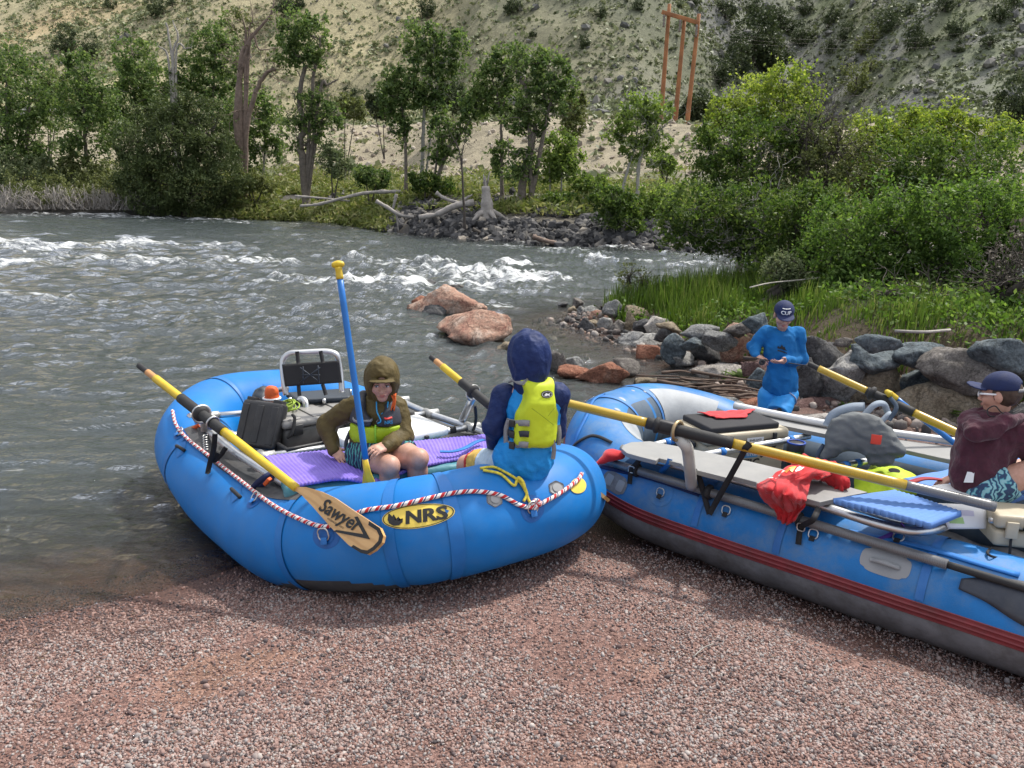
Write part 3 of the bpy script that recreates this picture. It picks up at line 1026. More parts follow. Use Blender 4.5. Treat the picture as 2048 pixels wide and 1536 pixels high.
# small stones filling the gaps of the boulder bank and the pool edge (stuff)
pts = []
for i in range(len(WALL)):
 pass
n = 3200
u = rng.uniform(0, 1, n)
segs = WALL[1:14]
L_ = np.concatenate([[0], np.cumsum(np.linalg.norm(np.diff(segs, axis=0), axis=1))])
s_ = u * L_[-1]
px_ = np.interp(s_, L_, segs[:, 0]) + rng.normal(size=n) * .35 - .12
py_ = np.interp(s_, L_, segs[:, 1]) + rng.normal(size=n) * .35 - .12
zz = zg(px_, py_)
sz = .015 + .06 * rng.uniform(size=n) ** 3
P = np.stack([px_, py_, zz + sz * .3], -1)
keep = (zz > -.15) & (zz < .9)
P, sz = P[keep], sz[keep]
V, F = stones(P, sz, .65, .2, IV2, IF2)
tone = np.repeat(rng.uniform(size=len(P)), len(IV2))
sm = pebble_mat('bank_stones', [(0, (.05, .05, .05)), (.3, (.12, .11, .105)), (.55, (.2, .17, .15)), (.75, (.26, .16, .12)), (1., (.36, .33, .3))])
tag(mesh('bank_rubble', V, F, sm, attrs={'tone': tone}), 'small stones filling the gaps between the bank boulders', 'rubble', kind='stuff')
# dark broken stones on the far bank (stuff) and hillside scree
n = 22000
fx = rng.uniform(-12, 16, n)
ft = np.abs(rng.normal(size=n)) * 3.2
fx2 = rng.uniform(-16, 30, 3000)
fy = bank_y(fx) + ft - .2
zz = zg(fx, fy)
den = fbm(xy0(fx, fy, .25, 21), 3)
keep = (ft < 7.5 + 2 * den) & ((fx > -7.5) | (ft > 3.2)) & ((den > -.35 + .10 * ft) | ((fx > -3) & (fx < 4) & (ft < 2)))
fx, fy, zz = fx[keep], fy[keep], zz[keep]
sz = .045 + .24 * rng.uniform(size=len(fx)) ** 4
V, F = stones(np.stack([fx, fy, zz + sz * .3], -1), sz, .6, .22)
tone = np.repeat(rng.uniform(size=len(fx)), len(IV1))
fm = pebble_mat('dark_riprap', [(0, (.02, .02, .021)), (.35, (.05, .049, .05)), (.7, (.095, .092, .092)), (.9, (.19, .175, .155)), (1., (.32, .28, .23))])
fm.node_tree.nodes['Noise Texture'].inputs['Scale'].default_value = 4
tag(mesh('riprap', V, F, fm, attrs={'tone': tone}, smooth=False), 'dark broken stones covering the far river bank', 'rubble', kind='stuff')
n = 11000
hx = rng.uniform(-70, 110, n)
hy = rng.uniform(58, 175, n)
ok = np.abs(hx - 2) < .72 * hy
hx, hy = hx[ok], hy[ok]
hz = zg(hx, hy)
tl = fbm(xy0(hx, hy, .045, 41), 4) + .55 * sstep(5, 30, hx) - .55 * sstep(25, -45, hx - .12 * (hy - 60))
keep = (rng.uniform(size=len(hx)) < np.clip(.28 + .9 * tl, .06, 1)) & (hy - bank_y(hx) > 36)
hx, hy, hz = hx[keep], hy[keep], hz[keep]
sz = .16 + .75 * rng.uniform(size=len(hx)) ** 4
V, F = stones(np.stack([hx, hy, hz + sz * .2], -1), sz, .6, .25)
tone = np.repeat(rng.uniform(size=len(hx)), len(IV1))
hm = pebble_mat('scree', [(0, (.09, .09, .09)), (.4, (.13, .128, .122)), (.75, (.18, .175, .16)), (1., (.23, .21, .18))])
hm.node_tree.nodes['Noise Texture'].inputs['Scale'].default_value = 2
tag(mesh('scree', V, F, hm, attrs={'tone': tone}, smooth=False), 'grey broken stones scattered down the hillside', 'scree', kind='stuff')
n = 2600
gx_ = rng.uniform(-18, 24, n)
gy_ = bank_y(gx_) + rng.uniform(14, 40, n)
gz_ = zg(gx_, gy_)
sz = .05 + .28 * rng.uniform(size=n) ** 4
V, F = stones(np.stack([gx_, gy_, gz_ + sz * .2], -1), sz, .6, .25)
tone = np.repeat(rng.uniform(size=n), len(IV1))
bm_ = pebble_mat('berm_stones', [(0, (.14, .12, .1)), (.5, (.34, .28, .22)), (1., (.44, .39, .32))])
tag(mesh('berm_stones', V, F, bm_, attrs={'tone': tone}, smooth=False), 'pale stones on the tan gravel embankment', 'rubble', kind='stuff')
# ================================================================== VEGETATION
def leaf_mat(name, dark, mid, light, trans=.45, rough=.55):
 m = bpy.data.materials.new(name)
 m.use_nodes = True
 nt = m.node_tree
 nt.nodes.clear()
 L = nt.links.new
 out = nd(nt, 'ShaderNodeOutputMaterial')
 a = nd(nt, 'ShaderNodeAttribute', attribute_name='tone')
 r = ramp(nt, [(0, dark), (.5, mid), (1, light)])
 L(a.outputs['Fac'], r.inputs[0])
 b = nd(nt, 'ShaderNodeBsdfPrincipled', i_Roughness=rough)
 b.inputs['Specular IOR Level'].default_value = .25
 L(r.outputs[0], b.inputs['Base Color'])
 t = nd(nt, 'ShaderNodeBsdfTranslucent')
 hs = nd(nt, 'ShaderNodeHueSaturation')
 hs.inputs['Saturation'].default_value = 1.15
 hs.inputs['Value'].default_value = 1.35
 L(r.outputs[0], hs.inputs['Color'])
 L(hs.outputs[0], t.inputs['Color'])
 mx = nd(nt, 'ShaderNodeMixShader')
 mx.inputs[0].default_value = trans
 L(b.outputs[0], mx.inputs[1])
 L(t.outputs[0], mx.inputs[2])
 L(mx.outputs[0], out.inputs[0])
 return m
LF = {
 'cotton': leaf_mat('cottonwood_leaves', (.045, .08, .026), (.105, .16, .048), (.22, .275, .095)),
 'light': leaf_mat('young_leaves', (.09, .14, .035), (.17, .24, .06), (.30, .37, .11)),
 'lime': leaf_mat('bright_leaves', (.10, .16, .028), (.21, .27, .055), (.37, .42, .11), .5),
 'juniper': leaf_mat('juniper_needles', (.045, .066, .024), (.085, .115, .04), (.145, .17, .065), .25),
 'hilljuniper': leaf_mat('hill_juniper_needles', (.03, .044, .02), (.055, .075, .032), (.10, .12, .05), .2),
 'willow': leaf_mat('willow_leaves', (.075, .10, .045), (.13, .165, .075), (.22, .24, .13), .35),
 'shrub': leaf_mat('alder_leaves', (.035, .068, .017), (.085, .135, .031), (.19, .245, .068), .45),
 'lush': leaf_mat('lush_leaves', (.05, .095, .022), (.10, .17, .038), (.20, .28, .075), .45),
 'olive': leaf_mat('olive_leaves', (.07, .088, .03), (.13, .15, .052), (.21, .23, .09), .35),
 'sage': leaf_mat('sagebrush_leaves', (.085, .10, .052), (.165, .188, .10), (.26, .28, .15), .15),
 'grass': leaf_mat('bank_grass', (.05, .085, .018), (.10, .165, .03), (.24, .26, .09), .4),
 'dry': leaf_mat('dry_twigs', (.08, .066, .05), (.13, .11, .085), (.2, .17, .135), .05),
}
BK = {
 'bark': M('cottonwood_bark', (.15, .125, .10), .9, var=.4, vs=5, bump=.9, bs=14, bdist=.03),
 'red': M('dead_trunk_bark', (.20, .145, .115), .9, var=.35, vs=4, bump=.9, bs=12, bdist=.03),
 'grey': M('silvered_wood', (.33, .30, .27), .85, var=.3, vs=6, bump=.6, bs=20, bdist=.02),
 'dark': M('dark_twig_bark', (.07, .058, .048), .9, var=.3, vs=6, bump=.5, bs=20, bdist=.02),
 'pale': M('pale_bark', (.30, .28, .25), .85, var=.3, vs=6, bump=.5, bs=20, bdist=.02),
}
def leaves(P, size, tone, up=.3, asp=.55):
 """one small bent diamond per leaf"""
 n = len(P)
 a = norm(rng.normal(size=(n, 3)))
 b = norm(np.cross(a, rng.normal(size=(n, 3)) + np.array([0, 0, up])))
 s = np.broadcast_to(np.asarray(size, float), (n,))[:, None]
 V = np.stack([P - a * s, P + b * s * asp, P + a * s, P - b * s * asp], 1)
 F = np.arange(n * 4).reshape(n, 4)
 return V.reshape(-1, 3), F, np.repeat(tone, 4)
def crown_pts(blobs, n, clump=.2, nclump=None, shell=.45, warp=.5, gapt=-.06):
 """leaf positions gathered in clumps through the volume of several ellipsoids"""
 blobs = [(np.asarray(c, float), np.asarray(r, float)) for c, r in blobs]
 vol = np.array([np.prod(r) ** .8 for c, r in blobs])
 vol /= vol.sum()
 out, tone = [], []
 for (c, r), w in zip(blobs, vol):
  k = max(int(n * w), 30)
  nc = nclump and max(int(nclump * w), 5) or max(int(k / 55), 6)
  d = norm(rng.normal(size=(nc, 3)))
  rad = rng.uniform(0, 1, nc) ** .33
  rad = rad * (1 - shell) + shell * rng.uniform(.72, 1.08, nc)
  cc = c + d * rad[:, None] * r * (1 + .22 * fbm(d * 1.6 + c, 2))[:, None]
  ct = rng.uniform(.15, .85, nc)
  csz = rng.uniform(.55, 1.5, nc)
  idx = rng.integers(0, nc, k)
  s = clump * r.mean() * csz[idx]
  out.append(cc[idx] + rng.normal(size=(k, 3)) * s[:, None] * np.array([1, 1, .75]))
  tone.append(np.clip(ct[idx] + rng.normal(size=k) * .16, 0, 1))
 P, t = np.concatenate(out), np.concatenate(tone)
 rm = np.mean([r.mean() for c, r in blobs])
 P = P + rm * warp * np.stack([fbm(P * (.9 / rm) + 31 * q, 3) for q in range(3)], -1)
 gap = fbm(P * (2.1 / rm) + 5.5, 3)
 ok = gap > gapt + rng.normal(size=len(P)) * .1
 return P[ok], t[ok]
def limb(mb, a, b, r0, r1, wig=.12, n=9, seg=6):
 a, b = np.asarray(a, float), np.asarray(b, float)
 L = np.linalg.norm(b - a)
 k = 5
 t = np.linspace(0, 1, k)[:, None]
 P = a + (b - a) * t + rng.normal(size=(k, 3)) * wig * L * .35 * (np.sin(t * PI))
 P = catmull(P, n // 2 + 1)
 mb.tube(P, np.linspace(r0, r1, len(P)), seg, cap=False)
 return P
def twigs(mb, src, n, L, r=.006, up=.4):
 """bare twigs growing from points of a limb"""
 for k in range(n):
  p = src[rng.integers(len(src) // 3, len(src))]
  d = norm(rng.normal(size=3) + np.array([0, 0, up]))
  q = p + d * L * rng.uniform(.4, 1.1)
  P = limb(mb, p, q, r, r * .35, .25, 5, 4)
  for j in range(2):
   e = norm(d + rng.normal(size=3) * .7)
   s = P[rng.integers(2, len(P))]
   limb(mb, s, s + e * L * .45, r * .6, r * .25, .2, 4, 4)
def tree(name, label, cat, base, trunks, blobs, leaf, bark, nleaf, lsize, group=None, clump=.2, twig=0, twl=1., sub=5, shell=.45, up=.3, asp=.55, lr=None, lgroup=None):
 """trunks: list of (points, r0, r1)"""
 base = np.asarray(base, float)
 if leaf == 'cotton': blobs = [(c, np.asarray(r) * np.array([.86, .86, .94])) for c, r in blobs]
 root = thing(name, base, label, cat, group)
 mb = MB()
 tops = []
 for pts, r0, r1 in trunks:
  P = catmull(pts, 6)
  P[1:-1] += rng.normal(size=P[1:-1].shape) * r0 * .12
  rr = np.linspace(r0, r1, len(P))
  rr[:3] *= np.array([1.35, 1.15, 1.05])[:len(rr[:3])]
  mb.tube(P, rr, 9, cap=False)
  tops.append((P, rr))
  if twig: twigs(mb, P, twig, twl, max(.008, r1 * .3))
 for c, r in blobs:
  c, r = np.asarray(c, float), np.asarray(r, float)
  P, rr = min(tops, key=lambda t: np.min(np.linalg.norm(t[0] - c, axis=1)))
  k = np.argmin(np.linalg.norm(P - (c - np.array([0, 0, r[2] * .6])), axis=1))
  r1 = min(rr[k] * .7, .02 * r.mean() + .018)
  main = limb(mb, P[k], c, r1, r1 * .4, .15)
  for j in range(sub):
   d = norm(rng.normal(size=3) + np.array([0, 0, .3]))
   limb(mb, main[rng.integers(len(main) // 2, len(main))], c + d * r * .95, r1 * .5, r1 * .14, .18, 7, 5)
 if mb.n: mb.build('trunk', BK[bark], root)
 if nleaf:
  P, t = crown_pts(blobs, int(nleaf * 1.35), clump, shell=shell, gapt=-.5 if leaf in ('juniper', 'hilljuniper') else .06 if leaf == 'cotton' else -.04)
  zz = zg(P[:, 0], P[:, 1]) if len(P) < 400000 else -9
  ok = P[:, 2] > zz + .02
  P, t = P[ok], t[ok]
  V, F, tt = leaves(P, lsize * .8 * rng.uniform(.6, 1.25, len(P)), t, up, asp)
  mesh('crown', V, F, LF[leaf], root, smooth=False, attrs={'tone': tt})
 return root
def Bl(y, *bl):
 """crown clumps given as photo px x, y, rx, ry at distance y"""
 out = []
 for b in bl:
  dy = b[4] if len(b) > 4 else 0
  c = at_y(b[0], b[1], y + dy)
  s = np.linalg.norm(c - CC) / FPX
  out.append((c, np.array([b[2] * s, (b[2] + b[3]) / 2 * s, b[3] * s])))
 return out
def Tr(y, r0, r1, *px):
 P = [at_y(a, b, y) for a, b in px]
 g = zg(P[0][0], P[0][1])
 P[0][2] = g - .1
 return (P, r0 * .6, r1 * .55)
def basep(y, px):
 p = at_y(px, 400, y)
 p[2] = float(zg(p[0], p[1]))
 return p
GT_ = 'cottonwoods along the far bank'
tree('cottonwood_tree', 'dense dark green cottonwood crowding the left edge of the far bank', 'tree', basep(51, 20), [Tr(51, .25, .1, (10, 350), (15, 250), (12, 170)), Tr(51, .2, .08, (50, 350), (55, 260), (60, 200))],
     Bl(51, (10, 180, 42, 75), (62, 190, 42, 65), (15, 265, 60, 55), (75, 262, 42, 45), (30, 310, 55, 30), (10, 140, 22, 30)), 'cotton', 'bark', 22000, .13, GT_)
tree('cottonwood_tree', 'dark green cottonwood with a bare lower trunk next to the edge clump', 'tree', basep(50, 184), [Tr(50, .22, .1, (184, 375), (172, 300), (168, 230), (175, 150))],
     Bl(50, (170, 160, 45, 45), (165, 205, 52, 40), (180, 250, 55, 42), (170, 290, 50, 28), (205, 205, 40, 36), (150, 135, 26, 24)), 'cotton', 'bark', 16000, .13, GT_, twig=5, twl=1.5)
tree('cottonwood_tree', 'tall dark cottonwood rising behind the big juniper', 'tree', basep(56, 270), [Tr(56, .28, .1, (285, 350), (275, 240), (262, 140))],
     Bl(56, (262, 95, 32, 40), (250, 140, 30, 36), (285, 150, 50, 36), (250, 190, 50, 36), (320, 175, 55, 40), (290, 225, 60, 40), (245, 255, 40, 40), (225, 225, 30, 30)), 'cotton', 'bark', 20000, .14, GT_)
tree('cottonwood_tree', 'broad dark cottonwood between the silver snag and the dead trunks', 'tree', basep(57, 420), [Tr(57, .28, .1, (425, 350), (425, 240), (430, 110))],
     Bl(57, (440, 70, 34, 34), (410, 95, 40, 32), (455, 120, 30, 40), (385, 160, 45, 35), (430, 170, 48, 38), (360, 195, 40, 30), (445, 215, 36, 46)), 'cotton', 'bark', 19000, .14, GT_)
tree('dead_tree', 'silver grey snag standing bare above the leafy crowns', 'tree', basep(55.5, 340), [Tr(55.5, .26, .1, (350, 300), (345, 190), (345, 120), (332, 45)), Tr(55.5, .2, .05, (350, 300), (346, 125), (356, 75), (345, 40)), Tr(55.5, .2, .06, (348, 300), (338, 130), (318, 92)), Tr(55.5, .16, .05, (350, 300), (352, 110), (372, 98), (384, 95))], [], 'dry', 'grey', 0, 0, twig=4, twl=1.)
tree('dead_tree', 'pair of tall reddish brown dead trunks with a bare twiggy top', 'tree', basep(48, 478), [
 Tr(48, .40, .17, (483, 345), (474, 240), (482, 150), (498, 85)), Tr(48, .3, .03, (483, 345), (480, 150), (497, 85), (520, 55), (545, 20), (548, -20)), Tr(48, .3, .14, (487, 335), (492, 270), (510, 190), (532, 148), (552, 138)),
 Tr(48, .2, .03, (484, 345), (492, 100), (490, 60), (480, 20)), Tr(48, .14, .03, (484, 345), (500, 85), (520, 100), (555, 95)), Tr(48, .1, .02, (484, 345), (496, 90), (505, 40), (500, 0))],
 Bl(48, (478, 40, 26, 18), (545, 120, 16, 12)), 'olive', 'red', 900, .1, twig=16, twl=1.7)
tree('cottonwood_tree', 'shaded bushy cottonwood right behind the dead trunks', 'tree', basep(52, 530), [Tr(52, .14, .06, (521, 345), (530, 290), (528, 220))],
     Bl(52, (520, 215, 36, 40), (545, 250, 32, 40), (520, 290, 36, 40), (480, 260, 36, 60), (555, 300, 20, 26), (500, 330, 30, 20)), 'cotton', 'pale', 14000, .13, GT_, twig=4)
tree('cottonwood_tree', 'gnarled cottonwood with a thick trunk and dead twigs through its crown', 'tree', basep(46, 612), [
 Tr(46, .38, .2, (612, 375), (605, 320), (600, 290), (608, 250), (598, 200), (610, 130)), Tr(46, .2, .08, (604, 300), (625, 180), (637, 110), (640, 75)), Tr(46, .2, .07, (602, 290), (640, 185), (655, 170), (675, 160)), Tr(46, .16, .05, (606, 290), (640, 250), (680, 230))],
 Bl(46, (590, 55, 36, 34), (625, 70, 32, 34), (600, 110, 40, 30), (575, 90, 26, 40), (630, 120, 22, 26), (625, 205, 38, 24), (650, 225, 42, 24), (605, 245, 38, 26), (655, 250, 34, 18), (590, 285, 22, 16), (635, 270, 26, 14)), 'cotton', 'bark', 17000, .12, GT_, twig=12, twl=1.9)
tree('juniper_tree', 'huge dark green juniper overhanging the far water edge', 'tree', basep(45.6, 370), [Tr(45.6, .3, .08, (370, 435), (360, 340), (355, 230))],
     Bl(45.6, (350, 215, 26, 40), (325, 250, 34, 40), (385, 245, 40, 45), (430, 260, 26, 50), (290, 285, 46, 50), (350, 295, 60, 55), (420, 310, 50, 55), (455, 345, 28, 48), (275, 345, 48, 50), (335, 365, 65, 55), (405, 375, 58, 55), (455, 395, 34, 30), (300, 395, 46, 36), (360, 410, 60, 26), (478, 375, 22, 30)), 'juniper', 'dark', 52000, .12, None, clump=.13, up=1.4, asp=.35, shell=.7)
tree('cottonwood_tree', 'slim upright cottonwood with a dark straight stem', 'tree', basep(42, 812), [Tr(42, .16, .06, (812, 385), (811, 300), (808, 240), (800, 190))],
     Bl(42, (795, 160, 32, 28), (778, 190, 24, 26), (815, 185, 28, 30), (800, 225, 30, 24), (775, 215, 20, 20), (805, 270, 14, 34)), 'cotton', 'bark', 9000, .12, GT_, twig=5, twl=1.3)
tree('cottonwood_tree', 'tallest airy cottonwood of the middle bank with a pale trunk', 'tree', basep(42.5, 842), [Tr(42.5, .2, .07, (840, 380), (846, 300), (848, 230), (858, 160), (868, 100)), Tr(42.5, .1, .03, (846, 260), (880, 150), (905, 90))],
     Bl(42.5, (840, 75, 34, 32), (865, 85, 30, 30), (905, 85, 30, 28), (850, 115, 40, 26), (890, 130, 34, 30), (862, 165, 38, 32), (870, 205, 36, 26), (840, 190, 26, 24), (920, 75, 14, 14)), 'cotton', 'pale', 15000, .12, GT_, twig=8, twl=1.8)
tree('cottonwood_tree', 'cottonwood leaning strongly to the right over the bank', 'tree', basep(41, 862), [Tr(41, .2, .06, (862, 350), (890, 310), (915, 275), (945, 235)), Tr(41, .12, .04, (866, 350), (876, 290), (880, 240))],
     Bl(41, (880, 255, 24, 30), (895, 290, 28, 26), (870, 310, 26, 20), (925, 260, 24, 22), (950, 225, 26, 24), (935, 200, 20, 22)), 'cotton', 'bark', 8000, .115, GT_, twig=4)
tree('cottonwood_tree', 'cottonwood with a dense skirt of leaves low on its stem', 'tree', basep(39, 1004), [Tr(39, .16, .06, (1004, 390), (1003, 300), (1000, 220), (985, 160))],
     Bl(39, (985, 160, 38, 34), (965, 195, 30, 30), (1010, 200, 34, 30), (1020, 120, 34, 28), (990, 125, 22, 22), (1000, 295, 22, 22), (995, 330, 18, 26), (945, 215, 20, 24)), 'cotton', 'bark', 13000, .115, GT_, twig=6, twl=1.4)
tree('cottonwood_tree', 'forked cottonwood with the thickest dark trunk beside the old stump', 'tree', basep(37, 1040), [Tr(37, .36, .18, (1040, 412), (1045, 370), (1055, 320), (1065, 280), (1072, 250)), Tr(37, .2, .07, (1062, 290), (1095, 230), (1115, 180)), Tr(37, .18, .06, (1068, 280), (1055, 200), (1040, 160), (1030, 140))],
     Bl(37, (1050, 125, 40, 28), (1095, 130, 34, 30), (1125, 165, 30, 32), (1085, 175, 40, 30), (1120, 205, 28, 24), (1060, 215, 36, 26), (1040, 245, 40, 24), (1075, 250, 30, 18), (1050, 325, 36, 26), (1035, 350, 36, 20)), 'cotton', 'bark', 17000, .11, GT_, twig=12, twl=1.9)
tree('young_tree', 'light green young tree beside the forked cottonwood', 'tree', basep(38, 1125), [Tr(38, .08, .03, (1122, 395), (1124, 340), (1130, 290)), Tr(38, .07, .03, (1100, 395), (1100, 350), (1098, 320))],
     Bl(38, (1125, 285, 30, 20), (1145, 310, 24, 18), (1120, 320, 34, 22), (1098, 340, 18, 26), (1135, 345, 26, 18)), 'light', 'pale', 9000, .10, None)
tree('young_tree', 'light green tree with pale leaning bare stems by the embankment', 'tree', basep(37, 1275), [Tr(37, .13, .03, (1240, 370), (1258, 330), (1270, 290), (1280, 225)), Tr(37, .13, .03, (1275, 395), (1276, 340), (1290, 290), (1325, 255), (1345, 240)), Tr(37, .1, .03, (1276, 395), (1280, 330), (1300, 260))],
     Bl(37, (1285, 215, 34, 22), (1255, 240, 26, 18), (1235, 262, 26, 18), (1315, 225, 26, 20), (1280, 265, 36, 24), (1305, 285, 28, 24), (1270, 300, 24, 20)), 'light', 'pale', 9500, .10, None, twig=16, twl=1.6)
tree('bushy_tree', 'pollarded bushy tree with a skirt of straight shoots near the water', 'tree', basep(31.6, 1222), [Tr(31.6, .05, .02, (1205 + 6 * k, 488 - (k % 3) * 4), (1207 + 5 * k, 450), (1212 + 4 * k, 415)) for k in range(7)],
     Bl(31.6, (1228, 395, 36, 22), (1210, 412, 26, 20), (1250, 412, 30, 22), (1230, 430, 34, 20), (1258, 440, 20, 18)), 'shrub', 'pale', 11000, .085, None, twig=3)
tree('dead_tree', 'thin bare dead sapling at the water edge', 'tree', basep(33.9, 930), [Tr(33.9, .11, .03, (930, 480), (927, 400), (922, 320), (912, 280)), Tr(33.9, .06, .015, (930, 480), (924, 325), (928, 290), (931, 285)), Tr(33.9, .06, .012, (930, 480), (922, 320), (905, 275), (900, 265))], [], 'dry', 'dark', 0, 0, twig=7, twl=.8)
BU = [
 ('willow_bush', 'pale grey green willow bush at the left end of the far bank', 49, 60, 400, [(40, 355, 55, 30), (110, 360, 40, 28), (10, 345, 40, 24)], 'willow', 9000, .11),
 ('willow_bush', 'pale willow bush between the edge clump and the dark cottonwood', 49.5, 140, 395, [(120, 345, 30, 22), (155, 330, 24, 20), (190, 355, 40, 20)], 'olive', 6000, .11),
 ('olive_bush', 'yellowish olive bush right of the big juniper', 47, 510, 390, [(500, 365, 28, 22), (530, 370, 26, 16), (480, 355, 20, 20)], 'olive', 5000, .10),
 ('willow_bush', 'pale feathery bush in front of the tan embankment', 45, 665, 350, [(662, 310, 20, 26), (680, 335, 26, 16)], 'willow', 4500, .10),
 ('green_bush', 'rounded green bush left of the slim cottonwood', 42.5, 740, 375, [(730, 350, 26, 20), (755, 360, 26, 16)], 'cotton', 5000, .10),
 ('green_bush', 'low green bush under the tall airy cottonwood', 40.5, 850, 380, [(850, 365, 30, 14), (885, 370, 24, 12)], 'shrub', 4500, .10),
 ('green_bush', 'dark rounded bush right of the thick forked trunk', 36, 1125, 420, [(1120, 405, 34, 18), (1150, 412, 24, 14)], 'shrub', 7000, .09),
 ('green_bush', 'yellow green bush under the leaning pale stems', 37.5, 1190, 395, [(1180, 372, 30, 18), (1215, 380, 26, 14)], 'light', 5000, .10),
 ('green_bush', 'bright bush on the slope below the utility poles', 42, 1325, 345, [(1322, 325, 22, 18), (1340, 335, 16, 12)], 'light', 4000, .10),
 ('green_bush', 'large pale bush on the far bank beside the overhanging branches', 33, 1330, 440, [(1320, 400, 34, 26), (1345, 425, 32, 22), (1305, 430, 24, 20)], 'light', 8000, .09),
 ('green_bush', 'small bush low among the dark stones by the pollarded tree', 31.5, 1275, 480, [(1275, 465, 20, 16), (1300, 478, 20, 12)], 'shrub', 3500, .08),
 ('green_bush', 'tiny bush alone on the dark stones', 32.5, 1152, 478, [(1152, 470, 12, 9)], 'shrub', 1200, .07),
 ('green_bush', 'green bush in the middle of the embankment slope', 60, 690, 240, [(712, 220, 20, 18), (690, 205, 18, 16)], 'olive', 3000, .15),
 ('juniper_bush', 'dark juniper bush on the crest behind the slim cottonwood', 66, 770, 230, [(765, 215, 16, 20), (745, 205, 14, 16)], 'hilljuniper', 3000, .15),
 ('juniper_bush', 'dark juniper bush on the crest between two cottonwoods', 66, 905, 215, [(905, 198, 24, 22)], 'hilljuniper', 3000, .15),
 ('juniper_bush', 'olive juniper just right of the forked cottonwood crown', 48, 1150, 250, [(1150, 215, 20, 26), (1145, 250, 22, 20)], 'olive', 4000, .13),
 ('juniper_bush', 'rounded dark juniper at the foot of the utility poles', 66, 1400, 245, [(1402, 218, 30, 30), (1380, 225, 20, 20)], 'hilljuniper', 5000, .15),
 ('willow_bush', 'yellow olive tree between the edge clump and dark cottonwood further back', 62, 105, 260, [(105, 165, 24, 26), (120, 195, 30, 24), (95, 200, 24, 20)], 'olive', 5000, .15),
]
for nm, lab, y, bx, by, bl, lf, nl, ls in BU:
 b = basep(y, bx)
 cs = Bl(y, *bl)
 tree(nm, lab, 'bush', b, [([b, (b + c) / 2 + np.array([0, 0, .1]), c], .05, .02) for c, r in cs], cs, lf, 'dark', nl, ls, 'bushes on the far bank', sub=3)
# grey dry brush along the left water edge
for k, (bx, by, rx, ry) in enumerate([(40, 408, 30, 18), (95, 410, 28, 18), (150, 413, 28, 18), (205, 415, 30, 18), (255, 418, 28, 18), (300, 420, 26, 16)]):
 y = float(bank_y(at_y(bx, 420, 45)[0])) + .8
 c = basep(y, bx)
 s = y / FPX
 root = thing('dry_willow_bush', c, ['bare grey brush at the far left of the water edge', 'second bare grey brush from the left along the water', 'third bare grey brush from the left along the water', 'bare grey brush below the dark bare trunked cottonwood', 'bare grey brush nearing the big juniper', 'bare grey brush touching the big juniper'][k], 'bush', 'bare brush along the water')
 mb = MB()
 for j in range(120):
  p = c + np.array([rng.normal() * rx * s * .6, rng.normal() * .5, 0])
  d = norm(np.array([rng.normal() * .8, rng.normal() * .8, 1.2]))
  L = rng.uniform(.7, 1.5)
  q = p + d * L
  P = np.stack([p, p + d * L * .5 + rng.normal(size=3) * .08, q, q + np.array([d[0], d[1], -.9]) * L * .45])
  mb.tube(catmull(P, 3), np.linspace(.022, .008, 10), 3, cap=False)
 mb.build('stems', BK['grey'], root)
 P, t = crown_pts([(c + np.array([0, 0, 1.1]), np.array([rx * s, .9, .8]))], 1400, .2)
 V, F, tt = leaves(P, .07, t)
 mesh('foliage', V, F, LF['olive'], root, smooth=False, attrs={'tone': tt})
# junipers on the hillside: photo px, distance, size px
HJ = [(133, 87, 104, 22), (312, 18, 120, 16), (185, 100, 84, 18), (222, 10, 124, 12), (575, 14, 105, 20), (855, 20, 112, 18), (1025, 12, 118, 16), (1200, 27, 118, 12), (1168, 85, 104, 12), (1065, 70, 105, 7), (1275, 10, 122, 11), (1390, 4, 126, 10),
      (1505, 95, 100, 42), (1530, 108, 96, 36), (1470, 130, 92, 30), (1440, 150, 88, 26), (1600, 75, 106, 20), (1660, 95, 104, 13), (1662, 38, 120, 15), (1690, 70, 112, 14), (1722, 95, 106, 17), (1745, 72, 110, 16), (1775, 48, 118, 18), (1828, 80, 108, 22), (1905, 60, 115, 17), (1978, 82, 108, 12), (2000, 30, 120, 16), (1918, 98, 104, 9), (1708, 165, 90, 27), (2030, 225, 80, 40), (1560, 45, 116, 16), (1580, 60, 112, 14), (1545, 30, 122, 14), (1500, 20, 124, 16), (1610, 20, 124, 14), (1890, 10, 126, 16), (1820, 20, 122, 9), (2025, 5, 126, 12),
      (1450, 20, 124, 18), (1740, 130, 96, 15), (700, 195, 72, 16), (640, 165, 76, 14), (600, 8, 118, 12), (345, 5, 124, 10)]
HL = ['alone on the tan slope at the left', 'at the top edge above the silver snag', 'low on the tan slope behind the dark cottonwood', 'small at the top left edge', 'above the dead trunks', 'above the tall airy cottonwood', 'at the top edge above the skirted cottonwood', 'high on the slope left of the utility poles', 'alone in the middle of the hillside', 'tiny above the forked cottonwood', 'at the top edge left of the poles', 'at the top edge just right of the pole crossarm',
      'largest in the gully', 'right half of the big pair in the gully', 'low in the gully by the poles', 'lowest in the gully behind the poles', 'on the right rim of the gully', 'small below the gully rim', 'high and pointed above the gully', 'beneath the high pointed one', 'above the brown tall one', 'second above the brown tall one', 'high on the middle of the right slope', 'layered and conical on the right slope', 'broad near the upper right', 'small at the far right middle', 'pointed in the upper right corner area', 'small dark between the conical and the edge ones', 'tall brown in the middle of the right slope', 'huge at the right picture edge', 'upper gully left', 'upper gully middle', 'upper gully top', 'top of the gully at the picture edge', 'top edge right of the gully', 'at the top edge far right of the gully', 'reddish and small at the top', 'at the top right corner', 'at the gully head by the top edge', 'small left of the tall brown one', 'low behind the gnarled cottonwood', 'beside the gnarled cottonwood twigs', 'topmost above the gnarled cottonwood', 'small at the top left of the dead trunks']
